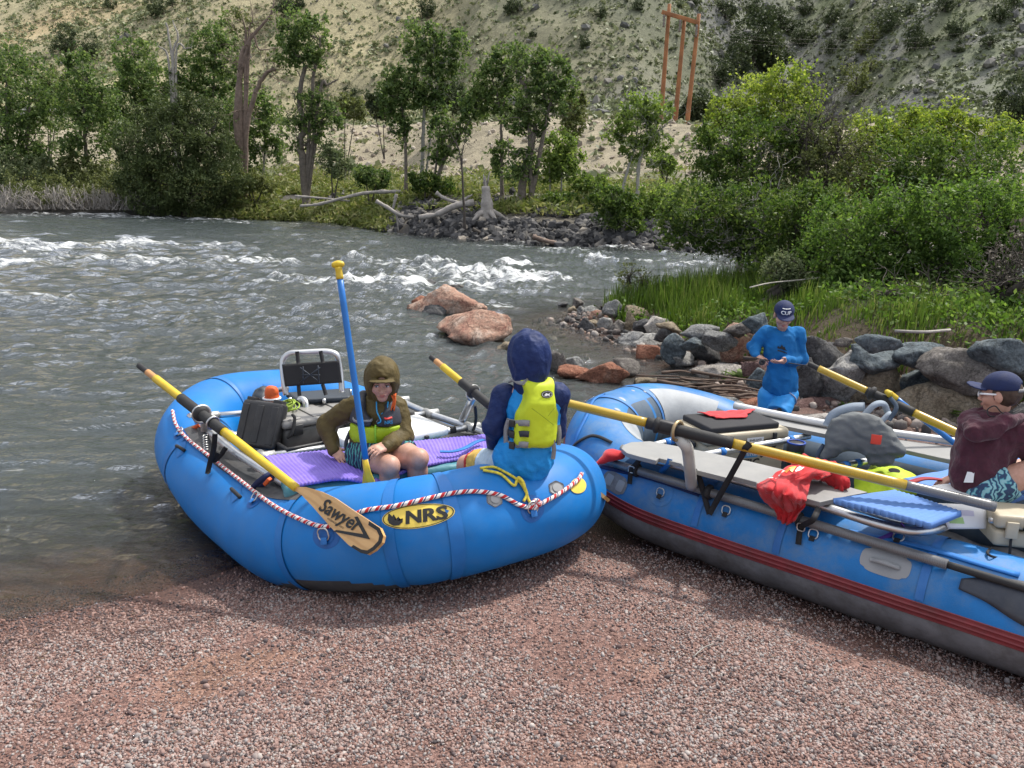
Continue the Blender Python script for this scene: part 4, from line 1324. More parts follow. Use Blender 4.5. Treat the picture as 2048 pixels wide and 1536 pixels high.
for k, (bx, by, y, s) in enumerate(HJ):
 # walk along the sight line until it meets the hillside
 ys = np.linspace(58, 260, 1200)
 d = ray(bx, by + s * .9)
 Q = CC + d * (ys / d[1])[:, None]
 g = zg(Q[:, 0], Q[:, 1])
 hit = np.nonzero(Q[:, 2] <= g)[0]
 q = Q[hit[0]] if len(hit) else Q[-1]
 q[2] = zg(q[0], q[1])
 r = s * np.linalg.norm(q - CC) / FPX
 w = rng.uniform(.85, 1.1)
 hh = rng.uniform(.9, 1.25)
 bl = [(q + np.array([0, 0, r * .95 * hh]), np.array([r * .8, r * .8, r * .95 * hh])), (q + np.array([rng.uniform(-.3, .3) * r, 0, r * .6]), np.array([r * w, r * w, r * .6])), (q + np.array([rng.uniform(-.5, .5) * r, -.3 * r, r * .5]), np.array([r * .7, r * .7, r * .5]))]
 tree('juniper_tree', 'dark hillside juniper ' + HL[k], 'tree', q, [([q, q + np.array([0, 0, r * .5]), q + np.array([.1, 0, r])], .12 * r, .04 * r)], bl, 'olive' if 'brown' in HL[k] else 'hilljuniper', 'dark', int(900 + 110 * s), .07 * r + .03, 'junipers on the hillside', clump=.17, sub=1, up=.9, shell=.7)
n = 125000
sx = rng.uniform(-95, 125, n)
sy = 46 + 132 * rng.uniform(size=n) ** .9
ok = np.abs(sx - 2) < .70 * sy + 3
sx, sy = sx[ok], sy[ok]
t_ = sy - bank_y(sx)
dn = fbm(xy0(sx, sy, .06, 51), 3)
ok = ((t_ > 33) | ((t_ > 15) & (rng.uniform(size=len(sx)) < .22))) & (rng.uniform(size=len(sx)) < np.clip(.75 + .8 * dn, .2, 1))
sx, sy = sx[ok], sy[ok]
sz = zg(sx, sy)
k = 6
rr = .11 + .40 * rng.uniform(size=len(sx)) ** 2.2
ctr = np.repeat(np.stack([sx, sy, sz], -1), k, 0)
rk = np.repeat(rr, k)
off = rng.normal(size=(len(ctr), 3)) * np.array([.55, .55, .4])
off[:, 2] = np.abs(off[:, 2]) + .15
Pp = ctr + off * rk[:, None]
tn = np.clip(np.repeat(rng.uniform(.1, .9, len(sx)) + .25 * sstep(30, -40, sx) - .22 * sstep(10, 50, sx), k) + rng.normal(size=len(Pp)) * .12, 0, 1)
V, F, tt = leaves(Pp, rk * .62, tn, .8, .75)
tag(mesh('sagebrush', V, F, LF['sage'], attrs={'tone': tt}, smooth=False), 'low grey green sagebrush dotted all over the hillside', 'sagebrush', kind='stuff')
# rough weeds and grass on the far terrace (stuff)
n = 26000
gx_ = rng.uniform(-34, 24, n)
tt_ = np.abs(rng.normal(size=n)) * 8
gx_ = np.where(rng.uniform(size=n) < .25, rng.uniform(-18, -5.5, n), gx_)
gy_ = bank_y(gx_) + tt_
dn = fbm(xy0(gx_, gy_, .22, 61), 3)
ok = ((tt_ > 3.2) & (tt_ < 34) & (dn > -.35 + .02 * tt_)) | ((gx_ > -18) & (gx_ < -5.8) & (tt_ < 2.6 + dn))
gx_, gy_, dn, tt_ = gx_[ok], gy_[ok], dn[ok], tt_[ok]
gz_ = zg(gx_, gy_)
k = 7
ctr = np.repeat(np.stack([gx_, gy_, gz_], -1), k, 0)
off = rng.normal(size=(len(ctr), 3)) * np.array([.3, .3, .16])
off[:, 2] = np.abs(off[:, 2]) + .05
tn = np.clip(np.repeat(rng.uniform(.1, .9, len(gx_)), k) + rng.normal(size=len(ctr)) * .1, 0, 1)
V, F, tt = leaves(ctr + off, rng.uniform(.1, .22, len(ctr)), tn, 0, .3)
V4 = V.reshape(-1, 4, 3)
wm = leaf_mat('terrace_weeds', (.09, .12, .03), (.17, .2, .06), (.32, .3, .14), .35)
tag(mesh('terrace_weeds', V, F, wm, attrs={'tone': tt}, smooth=False), 'rough green and straw weeds on the far terrace', 'weeds', kind='stuff')
def blades(P, h, w, tone, lean=.35):
 n = len(P)
 a = rng.uniform(0, 2 * PI, n)
 sd = np.stack([np.cos(a), np.sin(a), a * 0], -1) * np.asarray(w)[:, None]
 b = rng.uniform(0, 2 * PI, n)
 l = np.stack([np.cos(b), np.sin(b), b * 0], -1) * (np.asarray(h) * rng.uniform(.1, 1, n) * lean)[:, None]
 up = np.zeros((n, 3))
 up[:, 2] = h
 V = np.stack([P - sd, P + sd, P + up * .55 + l * .35 + sd * .7, P + up * .55 + l * .35 - sd * .7, P + up + l], 1)
 i = np.arange(n)[:, None] * 5
 F = np.concatenate([i + np.array([[0, 1, 2, 3]]), i + np.array([[3, 2, 4, 4]])])
 F1 = (i + np.array([[0, 1, 2]])), (i + np.array([[0, 2, 3]])), (i + np.array([[3, 2, 4]]))
 return V.reshape(-1, 3), np.concatenate(F1), np.repeat(tone, 5)
# tall grass on the near bank (stuff)
n = 70000
gx_ = rng.uniform(1.0, 9.5, n)
gy_ = rng.uniform(6.6, 17.5, n)
ds_, dw_, _ = zones(gx_, gy_)
dn = fbm(xy0(gx_, gy_, .8, 71), 3)
back = sstep(10.2, 12.2, gy_ - .12 * gx_)
ok = (dw_ > .3 + .25 * dn) & (dn > -.5 + .0 * back)
gx_, gy_, dn, back = gx_[ok], gy_[ok], dn[ok], back[ok]
gz_ = zg(gx_, gy_)
pat = np.clip(.6 + .9 * fbm(xy0(gx_, gy_, 1.7, 73), 3), .15, 1.6)
h = (.10 + .2 * rng.uniform(size=len(gx_))) * pat + back * sstep(7.5, 4.5, gx_) * (.14 + .30 * rng.uniform(size=len(gx_)) ** 1.5) * (1 + .5 * dn)
V, F, tt = blades(np.stack([gx_, gy_, gz_ - .02], -1), h, .006 + .006 * rng.uniform(size=len(h)), np.clip(.42 + .3 * dn + .3 * fbm(xy0(gx_, gy_, 2.4, 75), 2) + rng.normal(size=len(h)) * .2, 0, 1))
tag(mesh('grass', V, F, LF['grass'], attrs={'tone': tt}, smooth=False), 'tall green grass and weeds growing behind the boulders', 'grass', kind='stuff')
# broad leaved undergrowth trailing over the bank (stuff)
n = 9000
gx_ = rng.uniform(1.6, 9.5, n)
gy_ = rng.uniform(6.6, 14, n)
ds_, dw_, _ = zones(gx_, gy_)
dn = fbm(xy0(gx_, gy_, .9, 81), 3)
ok = (dw_ > .25) & (dw_ < 3.2) & (dn > -.1)
gx_, gy_ = gx_[ok], gy_[ok]
gz_ = zg(gx_, gy_)
k = 6
ctr = np.repeat(np.stack([gx_, gy_, gz_], -1), k, 0) + np.abs(rng.normal(size=(len(gx_) * k, 3))) * np.array([0, 0, .11]) + rng.normal(size=(len(gx_) * k, 3)) * np.array([.1, .1, .02])
V, F, tt = leaves(ctr, rng.uniform(.02, .042, len(ctr)), np.clip(np.repeat(rng.uniform(.1, .9, len(gx_)), k) + rng.normal(size=len(ctr)) * .12, 0, 1), .4)
tag(mesh('undergrowth', V, F, LF['lush'], attrs={'tone': tt}, smooth=False), 'small leafy weeds trailing over the soil behind the boulders', 'undergrowth', kind='stuff')
# near trees and shrubs on the right bank
GN_ = 'trees and shrubs on the near bank'
def shrub(name, label, cat, y, bx, bl, lf, bark, nl, ls, stems=3, twig=10, twl=.6, extra=(), sub=9, clump=.22):
 b = basep(y, bx)
 cs = Bl(y, *[(a, b_, c * 1.18, d * 1.25) for a, b_, c, d in bl])
 cs2 = sorted(cs, key=lambda c: -np.prod(c[1]))[:max(stems, 1)]
 tr = [([b + rng.normal(size=3) * np.array([.15, .1, 0]), b * .55 + c * .45 + rng.normal(size=3) * .15, c], .06, .02) for c, r in cs2]
 tr += [Tr(y, *e) for e in extra]
 return tree(name, label, cat, b, tr, cs, lf, bark, nl, ls, GN_, twig=twig, twl=twl, sub=sub, clump=clump)
shrub('cottonwood_tree', 'tree with a glowing yellow green top on the near bank', 'tree', 16.5, 1540, [(1500, 205, 46, 34), (1565, 185, 46, 34), (1585, 215, 32, 36), (1480, 235, 38, 26), (1545, 235, 56, 34), (1440, 250, 28, 26), (1600, 195, 18, 30)], 'lime', 'dark', 20000, .045, twig=10, twl=.9)
shrub('alder_tree', 'green mid layer tree hanging below the yellow green top', 'tree', 15.5, 1500, [(1450, 275, 40, 34), (1520, 285, 60, 40), (1590, 270, 45, 40), (1420, 310, 40, 32), (1480, 335, 55, 34), (1560, 340, 55, 36), (1440, 360, 50, 30)], 'shrub', 'pale', 22000, .045, twig=26, twl=.8)
shrub('alder_tree', 'dark leafy tree leaning out over the channel with low bare branches', 'tree', 14, 1640, [(1390, 410, 50, 28), (1370, 440, 42, 26), (1450, 420, 50, 36), (1400, 470, 48, 28), (1520, 430, 55, 40), (1470, 480, 50, 26), (1560, 480, 50, 34), (1350, 480, 22, 20)], 'shrub', 'pale', 24000, .042, twig=26, twl=.7,
      extra=[(.10, .03, (1620, 575), (1570, 525), (1510, 495), (1440, 480), (1380, 470)), (.09, .025, (1640, 580), (1600, 500), (1560, 440), (1520, 400)), (.07, .02, (1600, 570), (1540, 520), (1480, 512), (1420, 490))])
shrub('alder_tree', 'brownish thin leaved tree around a black dead fork', 'tree', 15, 1660, [(1640, 290, 42, 44), (1690, 320, 46, 44), (1620, 350, 50, 40), (1680, 390, 60, 44), (1740, 350, 40, 40)], 'olive', 'dark', 13000, .042, twig=30, twl=.9,
      extra=[(.07, .012, (1660, 500), (1652, 360), (1648, 300), (1640, 260), (1662, 232)), (.06, .012, (1660, 500), (1656, 330), (1672, 300), (1688, 245)), (.06, .012, (1640, 500), (1615, 320), (1612, 270), (1618, 238))])
shrub('cottonwood_tree', 'smaller bright green top between the fork and the taller bright crown', 'tree', 16.2, 1740, [(1735, 262, 30, 26), (1750, 290, 32, 28), (1740, 325, 36, 30)], 'lime', 'dark', 8000, .045, twig=6)
shrub('cottonwood_tree', 'rightmost tree with a bright yellow green crown', 'tree', 16, 1880, [(1815, 250, 34, 26), (1905, 235, 26, 26), (1890, 265, 50, 26), (1830, 275, 52, 24), (1930, 275, 30, 24), (1990, 275, 40, 28), (1860, 295, 60, 22), (1945, 300, 50, 20)], 'lime', 'dark', 19000, .045, twig=16, twl=.8)
shrub('alder_tree', 'broad green tree under the bright crown at the right', 'tree', 14.5, 1870, [(1800, 325, 56, 36), (1880, 330, 60, 36), (1960, 340, 60, 44), (1830, 375, 60, 40), (1920, 395, 70, 50), (2010, 330, 44, 50), (1780, 400, 46, 36)], 'shrub', 'pale', 26000, .042, twig=24, twl=.8)
shrub('alder_bush', 'lush vivid green bush in the middle of the thicket', 'bush', 11.8, 1760, [(1700, 460, 60, 40), (1780, 440, 60, 44), (1840, 480, 60, 46), (1720, 520, 66, 44), (1790, 545, 66, 40), (1660, 540, 44, 40), (1850, 555, 50, 36)], 'lush', 'dark', 34000, .038, twig=14, twl=.5)
shrub('alder_bush', 'lush vivid green bush at the right edge of the thicket', 'bush', 11.2, 1960, [(1900, 440, 60, 44), (1970, 430, 60, 50), (2040, 450, 50, 60), (1930, 520, 66, 50), (2010, 540, 60, 50), (1890, 560, 46, 34)], 'lush', 'dark', 30000, .038, twig=14, twl=.5)
shrub('alder_bush', 'dark green bush filling the shade behind the boy in blue', 'bush', 13, 1600, [(1560, 525, 50, 34), (1620, 500, 52, 44), (1660, 440, 54, 44), (1600, 430, 50, 40)], 'shrub', 'dark', 22000, .04, twig=14, twl=.6)
shrub('willow_bush', 'small silvery willow standing before the dark thicket', 'bush', 11.6, 1575, [(1560, 545, 22, 24), (1590, 555, 20, 20), (1575, 530, 16, 20)], 'willow', 'dark', 6000, .03, twig=4, twl=.35)
shrub('twig_bush', 'tangle of bare brown twigs hanging at the right picture edge', 'bush', 9.6, 2030, [(2030, 560, 34, 60), (2050, 500, 30, 40)], 'dry', 'dark', 1500, .03, stems=2, twig=34, twl=.5)
shrub('twig_bush', 'low tangle of bare twigs under the vivid green bushes', 'bush', 10, 1850, [(1780, 610, 60, 18), (1880, 615, 60, 20), (1960, 600, 40, 22)], 'olive', 'dark', 3000, .03, stems=3, twig=24, twl=.45)
shrub('twig_bush', 'thin reddish stems standing at the grassy tip of the bank', 'bush', 14.2, 1260, [(1258, 555, 16, 22), (1290, 560, 14, 16)], 'olive', 'dark', 900, .03, stems=2, twig=16, twl=.4)
# broad leaved plants at the pool
for k, (a, b, zb, s, nl, lab) in enumerate([(1487, 768, -.02, .26, 20, 'broad leaved green plant at the edge of the pool'), (1448, 763, -.03, .2, 15, 'grassy leafed plant beside the flat white rock'), (1905, 838, .05, .22, 18, 'leafy weed growing before the low tan boulder'), (1690, 815, .02, .12, 10, 'tiny weed at the foot of the pale boulder')]):
 p = at_z(a, b, zb)
 mb = MB()
 for j in range(nl):
  az = rng.uniform(0, 2 * PI)
  el = rng.uniform(.5, 1.35)
  L = s * rng.uniform(.6, 1.15)
  d = np.array([math.cos(az) * math.cos(el), math.sin(az) * math.cos(el), math.sin(el)])
  sd = np.array([-math.sin(az), math.cos(az), 0])
  t = np.linspace(0, 1, 7)
  mid = p + d * (L * t)[:, None] + np.array([math.cos(az), math.sin(az), -.9]) * (L * .35 * t ** 2.2)[:, None]
  w = s * (.16 if k != 1 else .04) * np.sin(PI * np.clip(t * .93 + .05, 0, 1)) ** .8
  G = np.stack([mid - sd * w[:, None] + np.array([0, 0, .1]) * w[:, None], mid, mid + sd * w[:, None] + np.array([0, 0, .1]) * w[:, None]], 1)
  V = G.reshape(-1, 3)
  F = [(i * 3 + q, i * 3 + q + 1, i * 3 + q + 4, i * 3 + q + 3) for i in range(6) for q in (0, 1)]
  mb.add(V, F, tone=rng.uniform(.35, 1))
 mb.build('leafy_plant', LF['lush'], label=lab, cat='plant')
# ================================================================== WOOD, POLES
def log(label, y, r0, r1, *px, mat='grey', name='driftwood_log', br=(), zo=.0):
 P = [at_y(a, b, y + (c[0] if c else 0)) for a, b, *c in px]
 mb = MB()
 Q = catmull(P, 8)
 rr = np.linspace(r0, r1, len(Q)) * (1 + .12 * rng.normal(size=len(Q)))
 rr = rr * .62
 mb.tube(Q, rr, 9)
 for bb in br:
  q = [at_y(a, b, y) for a, b in bb]
  mb.tube(catmull(q, 5), np.linspace(r1 * .5, r1 * .2, (len(q) - 1) * 5 + 1), 6)
 return mb.build(name, BK[mat], label=label, cat='log', group='driftwood logs on the far bank')
log('long bleached log lying level on the far stones', 41.5, .16, .10, (805, 383), (740, 385), (690, 395), (640, 408), (600, 412))
log('thin bleached log left of the long level one', 42, .10, .06, (590, 392), (640, 396), (700, 402))
log('short log sloping down left of the thick bleached log', 36.8, .16, .10, (752, 402), (775, 415), (800, 430), (828, 434), br=[((790, 425), (800, 445), (815, 450)), ((792, 425), (795, 445), (797, 465))])
log('short upright broken branch beside the sloping log', 38, .14, .08, (793, 388), (789, 405), (786, 418))
log('thick bleached log with a forked foot on the dark stones', 35.5, .26, .16, (948, 405), (910, 412), (875, 428), (838, 435), br=[((858, 430), (853, 442), (848, 447)), ((920, 408), (935, 395), (945, 390))])
log('dark bent log above the thick bleached one', 36.4, .14, .09, (872, 385), (890, 397), (920, 406), (948, 408))
log('reddish dead trunk lying at the water edge', 31.2, .17, .08, (1065, 473), (1085, 480), (1120, 488), (1155, 492), (1185, 496), mat='red')
log('dark root log at the waterline below the sapling', 33.3, .14, .06, (945, 458), (965, 468), (990, 478), (1010, 481), mat='dark')
mb = MB()
b = at_y(975, 432, 35)
tp = at_y(971, 372, 35)
mb.tube(catmull([b + [0, 0, -.3], b * .6 + tp * .4, tp], 6), np.linspace(.36, .16, 13) * (1 + .1 * rng.normal(size=13)), 9)
for k in range(5):
 a = k * 1.3
 mb.tube(catmull([b + [0, 0, .25], b + [.5 * math.cos(a), .4 * math.sin(a), .05], b + [.9 * math.cos(a), .7 * math.sin(a), -.25]], 5), np.linspace(.16, .05, 11), 7)
for k in range(4):
 mb.tube(np.stack([tp + rng.normal(size=3) * .08, tp + np.array([rng.normal() * .08, 0, .3 + .1 * k])]), np.array([.07, .015]), 5)
mb.build('tree_stump', BK['grey'], label='weathered splintered stump on the dark stones', cat='stump')
# pile of dead sticks at the pool
mb = MB()
c0, c1 = at_z(1350, 778, .02), at_z(1500, 794, .04)
for k in range(30):
 t = rng.uniform()
 c = c0 * (1 - t) + c1 * t + np.array([0, rng.normal() * .13, .01 + abs(rng.normal()) * .05])
 a = rng.normal() * .25
 L = rng.uniform(.18, .5)
 d = np.array([math.cos(a), math.sin(a) - .15, rng.normal() * .07])
 mb.tube(catmull([c - d * L, c + rng.normal(size=3) * .03, c + d * L], 4), np.linspace(.018, .006, 9) * rng.uniform(.5, 1.3), 5)
mb.build('stick_pile', M('wet_sticks', (.10, .068, .05), .85, var=.4), label='pile of brown dead sticks washed up at the pool', cat='sticks')
for k, (pts, r, lab) in enumerate([([(1500, 575), (1540, 566), (1600, 560), (1640, 555)], .010, 'bleached branch lying in the grass behind the boy in blue'), ([(1790, 662), (1850, 664), (1900, 660)], .014, 'pale branch lying along the top of the boulder wall')]):
 mb = MB()
 mb.tube(catmull([at_z(a, b, 1.02 + .0 * i) for i, (a, b) in enumerate(pts)], 5), r, 6)
 mb.build('dead_branch', BK['pale'], label=lab, cat='branch')
mb = MB()
for k, (a, b, c, d) in enumerate([(1386, 1333, 1424, 1312)]):
 A_, B_ = at_z(a, b, .2), at_z(c, d, .2)
 A_[2] = zg(A_[0], A_[1]) + .012
 B_[2] = zg(B_[0], B_[1]) + .02
 mb.tube(catmull([A_, (A_ + B_) / 2 + [0, 0.006, .006], B_], 5), np.array([.003] * 11), 6)
mb.build('twig', BK['pale'], label='pale bleached twig on the gravel before the rafts', cat='twig')
root = thing('utility_pole', at_y(1350, 240, 62), 'tall three legged wooden power line structure on the embankment', 'utility pole')
pm = M('creosote_wood', (.30, .125, .05), .8, var=.3, vs=1.2, bump=.3, bs=10)
py_ = 63
tops = [(1339, 8), (1369, 38), (1398, 28)]
bots = [(1318, 285), (1346, 290), (1368, 300)]
for (a, b), (c, d) in zip(tops, bots):
 A_, B_ = at_y(a, b, py_ + (a - 1339) * -.02), at_y(c, d, py_ + (a - 1339) * -.02)
 B_[2] = min(B_[2], float(zg(B_[0], B_[1])) - .1)
 mb = MB()
 mb.tube(np.linspace(B_, A_, 12), np.linspace(.19, .13, 12), 10)
 mb.build('pole', pm, root)
A_, B_ = at_y(1324, 24, 62.9), at_y(1398, 46, 61.7)
mb = MB()
mb.box((A_ + B_) / 2, (np.linalg.norm(B_ - A_), .18, .28), basis(B_ - A_), .02)
mb.build('crossarm', pm, root)
im = M('insulator', (.16, .13, .11), .3)
for t in (.06, .5, .94):
 p = A_ * (1 - t) + B_ * t
 mb = MB()
 mb.tube(np.stack([p + [0, -.1, -.15 - .12 * i] for i in range(8)]), np.array([.05, .11] * 4), 8)
 mb.build('insulator', im, root)
for k, t in enumerate((.06, .5, .94)):
 p = A_ * (1 - t) + B_ * t + np.array([0, -.1, -1.05])
 q = p + np.array([52, 26, 9.])
 s = np.linspace(0, 1, 24)[:, None]
 P = p * (1 - s) + q * s
 P[:, 2] -= 4 * 2.2 * (s * (1 - s))[:, 0]
 mb = MB()
 mb.tube(P, .003, 4)
 mb.build('power_line', im, label=['power line wire from the outer left insulator', 'power line wire from the middle insulator', 'power line wire from the right insulator'][k], cat='wire', group='power line wires')
# fence posts along the embankment
for k, (a, b) in enumerate([(771, 272), (750, 303), (993, 280), (1312, 355), (985, 325)]):
 p = at_y(a, b, 54 - .1 * k)
 p[2] = zg(p[0], p[1])
 mb = MB()
 mb.tube(np.linspace(p - [0, 0, .1], p + [.03 * k, 0, 1.15], 5), .045, 7)
 mb.build('fence_post', BK['dark'], label=['thin dark fence post left of the slim cottonwood', 'lower fence post before the tan embankment', 'fence post above the skirted cottonwood', 'fence post below the bright slope bush', 'fence post in the straw weeds'][k], cat='fence post', group='old fence posts')
# ================================================================== RAFTS
class Raft:
 def __init__(s, org, d, pts, r, N=360):
  s.org = np.array([org[0], org[1], 0.])
  d = norm([d[0], d[1], 0])
  s.d, s.rt, s.r = d, np.array([-d[1], d[0], 0]), r
  P = np.array([s.W(*p) for p in pts])
  P = catmull(P, 40, True)
  L = np.concatenate([[0], np.cumsum(np.linalg.norm(np.diff(np.concatenate([P, P[:1]]), axis=0), axis=1))])
  s.L = L[-1]
  t = np.linspace(0, s.L, N, endpoint=False)
  Pc = np.concatenate([P, P[:1]])
  s.P = np.stack([np.interp(t, L, Pc[:, k]) for k in range(3)], -1)
  s.N = N
  T = norm(np.roll(s.P, -1, 0) - np.roll(s.P, 1, 0))
  cen = s.P.mean(0)
  O = np.cross(T, [0, 0, 1.])
  O[:, 2] = 0
  O = norm(O)
  if ((s.P - cen) * O).sum() < 0: O = -O
  U = np.cross(T, O)
  U = U * np.sign(U[:, 2:3])
  s.T, s.O, s.U = T, norm(O), norm(U)
 def W(s, u, v, z):
  return s.org + s.d * u + s.rt * v + np.array([0, 0, z])
 def S(s, t, a, off=0.):
  """surface point at arc length t, angle a from the top outwards"""
  t = np.asarray(t, float) / s.L * s.N
  i = np.floor(t).astype(int)
  f = (t - i)[..., None]
  i0, i1 = i % s.N, (i + 1) % s.N
  g = lambda A: A[i0] * (1 - f) + A[i1] * f
  a = np.asarray(a, float)[..., None]
  n = g(s.U) * np.cos(a) + g(s.O) * np.sin(a)
  return g(s.P) + n * (s.r + np.asarray(off)[..., None] if np.ndim(off) else s.r + off)
 def nrm(s, t, a):
  return norm(s.S(t, a, .1) - s.S(t, a, 0))
 def loc(s, px, py):
  if not hasattr(s, '_g'):
   tt = np.linspace(0, s.L, 700)
   aa = np.radians(np.linspace(-120, 170, 220))
   A, B = np.meshgrid(tt, aa, indexing='ij')
   X = s.S(A, B)
   n = norm(s.S(A, B, .05) - X)
   vis = ((CC - X) * n).sum(-1) > 0
   s._g = (A, B, proj(X), vis, np.linalg.norm(X - CC, axis=-1))
  A, B, Q, vis, D = s._g
  d = np.hypot(Q[..., 0] - px, Q[..., 1] - py) + np.where(vis, 0, 1e4) + .0 * D
  m = d.min()
  cand = np.argwhere(d < m + 3)
  k = min(cand, key=lambda c: D[c[0], c[1]])
  return A[k[0], k[1]], B[k[0], k[1]]
 def hull(s, name, mats, parent, na=64, fm=None, seams=()):
  aa = np.linspace(0, 2 * PI, na, endpoint=False)
  tt = np.arange(s.N) * s.L / s.N
  A, B = np.meshgrid(tt, aa, indexing='ij')
  off = np.zeros(A.shape)
  for q in seams:
   dd = np.abs((A - q + s.L / 2) % s.L - s.L / 2)
   off -= .006 * np.exp(-(dd / .035) ** 2)
  off += .0025 * fbm(np.stack([A * 1.5, np.cos(B) * 1.2, np.sin(B) * 1.2], -1), 2)
  V = s.S(A, B, off)
  ii = np.arange(s.N * na).reshape(s.N, na)
  F = np.stack([ii, np.roll(ii, -1, 0), np.roll(np.roll(ii, -1, 0), -1, 1), np.roll(ii, -1, 1)], -1).reshape(-1, 4)
  fmat = fm(A, B).ravel() if fm else None
  o = mesh(name, V, F, mats, parent, fmat=fmat)
  return o
 def dirs(s, t, a):
  """(sign of arc length that reads left to right, for a viewer outside)"""
  q0, q1 = proj(s.S(t - .02, a)), proj(s.S(t + .02, a))
  return 1 if q1[0] > q0[0] else -1
 def wrap(s, V2, t0, a0, rot=0., off=.003, bulge=0.):
  V2 = np.asarray(V2, float)
  c, q = math.cos(rot), math.sin(rot)
  x = V2[:, 0] * c - V2[:, 1] * q
  y = V2[:, 0] * q + V2[:, 1] * c
  sg = s.dirs(t0, a0)
  # at the far side of the top the surface 'up' runs the other way
  return s.S(t0 + sg * x, a0 - y / s.r, np.full(len(x), off) + bulge)
 def strip(s, t0, t1, a0, a1, off, n=40, m=8, wob=0.):
  tt = np.linspace(t0, t1, n)
  G = np.stack([s.S(tt, np.full(n, a) + (wob * np.sin(tt * 5) if 0 < k < m - 1 else 0), off) for k, a in enumerate(np.linspace(a0, a1, m))], 1)
  V = G.reshape(-1, 3)
  F = [(i * m + j, i * m + j + 1, (i + 1) * m + j + 1, (i + 1) * m + j) for i in range(n - 1) for j in range(m - 1)]
  return V, F
def rect2(w, h, n=10, m=8, round_=.3):
 x, y = np.meshgrid(np.linspace(-1, 1, n), np.linspace(-1, 1, m), indexing='ij')
 k = 1 - round_ * (np.abs(x * y) ** 3) * .35
 V = np.stack([x * w / 2 * k, y * h / 2 * k], -1).reshape(-1, 2)
 F = [(i * m + j, i * m + j + 1, (i + 1) * m + j + 1, (i + 1) * m + j) for i in range(n - 1) for j in range(m - 1)]
 return V, F
MT = {
 'blue': M('raft_blue', (.004, .165, .50), .5, var=.12, vs=2.2, bump=.12, bs=240, spec=.3, dirt=.30, dirtcol=(.10, .20, .34), ds=2.6, bdist=.002),
 'seam': M('raft_seam', (.004, .14, .44), .5, var=.1, bump=.1),
 'chafe': M('raft_chafe', (.05, .052, .056), .6, var=.3, vs=7, dirt=.5, dirtcol=(.16, .15, .14), ds=6),
 'oldblue': M('worn_raft_blue', (.010, .16, .45), .5, var=.22, vs=2.4, spec=.35, bump=.3, bs=200, dirt=.7, dirtcol=(.15, .22, .30), ds=4.2, bdist=.002),
 'oldgrey': M('worn_raft_grey', (.21, .213, .225), .65, var=.3, vs=5, bump=.3, bs=60, dirt=.85, dirtcol=(.085, .074, .064), ds=4.5),
 'palegrey': M('pale_raft_fabric', (.33, .35, .37), .6, var=.15, vs=8, dirt=.5, dirtcol=(.2, .22, .25), ds=7),
 'strake': M('rub_strake_red', (.21, .026, .032), .5, var=.3, vs=6, bump=.2, dirt=.5, dirtcol=(.10, .04, .035), ds=8),
 'alu': M('aluminium', (.62, .63, .64), .34, 1., var=.1, vs=10, bump=.06, bs=80, dirt=.35, dirtcol=(.36, .35, .34), ds=7),
 'alup': M('dull_aluminium', (.50, .51, .52), .45, .9, var=.1, vs=10, bump=.06),
 'castal': M('cast_fitting', (.46, .46, .45), .5, .8, var=.15, vs=14),
 'steel': M('steel_ring', (.55, .55, .54), .3, 1., var=.1),
 'black': M('black_plastic', (.022, .022, .024), .45, var=.3, vs=12, dirt=.3, dirtcol=(.09, .085, .08), ds=9),
 'rubber': M('black_rubber', (.02, .02, .021), .7, var=.3, vs=16, bump=.25, bs=90),
 'web': M('black_webbing', (.016, .016, .018), .8, var=.3, bump=.4, bs=300),
 'bweb': M('blue_webbing', (.02, .16, .48), .7, var=.2, bump=.4, bs=300),
 'nweb': M('navy_webbing', (.012, .022, .085), .75, var=.3, bump=.4, bs=300),
 'yellow': M('oar_yellow', (.62, .43, .018), .38, var=.14, vs=9, dirt=.3, dirtcol=(.34, .25, .06), ds=11),
 'wood': M('oar_grip_wood', (.52, .26, .10), .5, var=.15, vs=16),
 'white': M('white_plastic', (.80, .81, .82), .4, var=.05, vs=6),
 'tan': M('tan_plastic', (.46, .40, .29), .5, var=.1, vs=7, dirt=.3, dirtcol=(.28, .23, .16), ds=6),
 'dgrey': M('dark_grey_plastic', (.10, .098, .095), .5, var=.2, vs=9, dirt=.4, dirtcol=(.17, .16, .15), ds=7),
 'mgrey': M('grey_plastic', (.24, .235, .225), .5, var=.12, vs=7, dirt=.3, dirtcol=(.33, .31, .29), ds=5),
 'board': M('grey_deck_board', (.25, .25, .248), .55, var=.07, vs=7, dirt=.4, dirtcol=(.34, .33, .31), ds=6),
 'purple': M('purple_foam', (.20, .135, .56), .75, var=.12, vs=6, dirt=.3, dirtcol=(.34, .30, .55), ds=6),
 'teal': M('teal_vinyl', (.055, .22, .27), .45, var=.18, vs=6, dirt=.3, dirtcol=(.04, .12, .15), ds=5),
 'navyv': M('dark_vinyl', (.02, .03, .045), .5, var=.3),
 'logo': M('logo_yellow', (.78, .58, .09), .45, var=.05),
 'ink': M('black_ink', (.012, .012, .012), .5, var=.1, bump=0),
 'whiteink': M('white_ink', (.8, .8, .8), .5, var=.05, bump=0),
 'valve': M('grey_valve', (.30, .31, .32), .5, var=.15, dirt=.4),
 'orange': M('orange_fabric', (.62, .10, .015), .6, var=.2, vs=14, bump=.4, bs=60),
 'red': M('red_cloth', (.48, .012, .018), .85, var=.2, vs=12, bump=.4, bs=160, sheen=.2),
 'grnrope': M('green_rope', (.30, .42, .06), .8, var=.4, vs=40),
 'yrope': M('yellow_rope', (.68, .56, .06), .8, var=.3, vs=60, bump=.6, bs=200),
 'bluepad': M('blue_foam', (.10, .22, .52), .75, var=.12, vs=6, dirt=.35, dirtcol=(.06, .15, .38), ds=8),
 'green': M('green_print', (.08, .42, .06), .5),
}
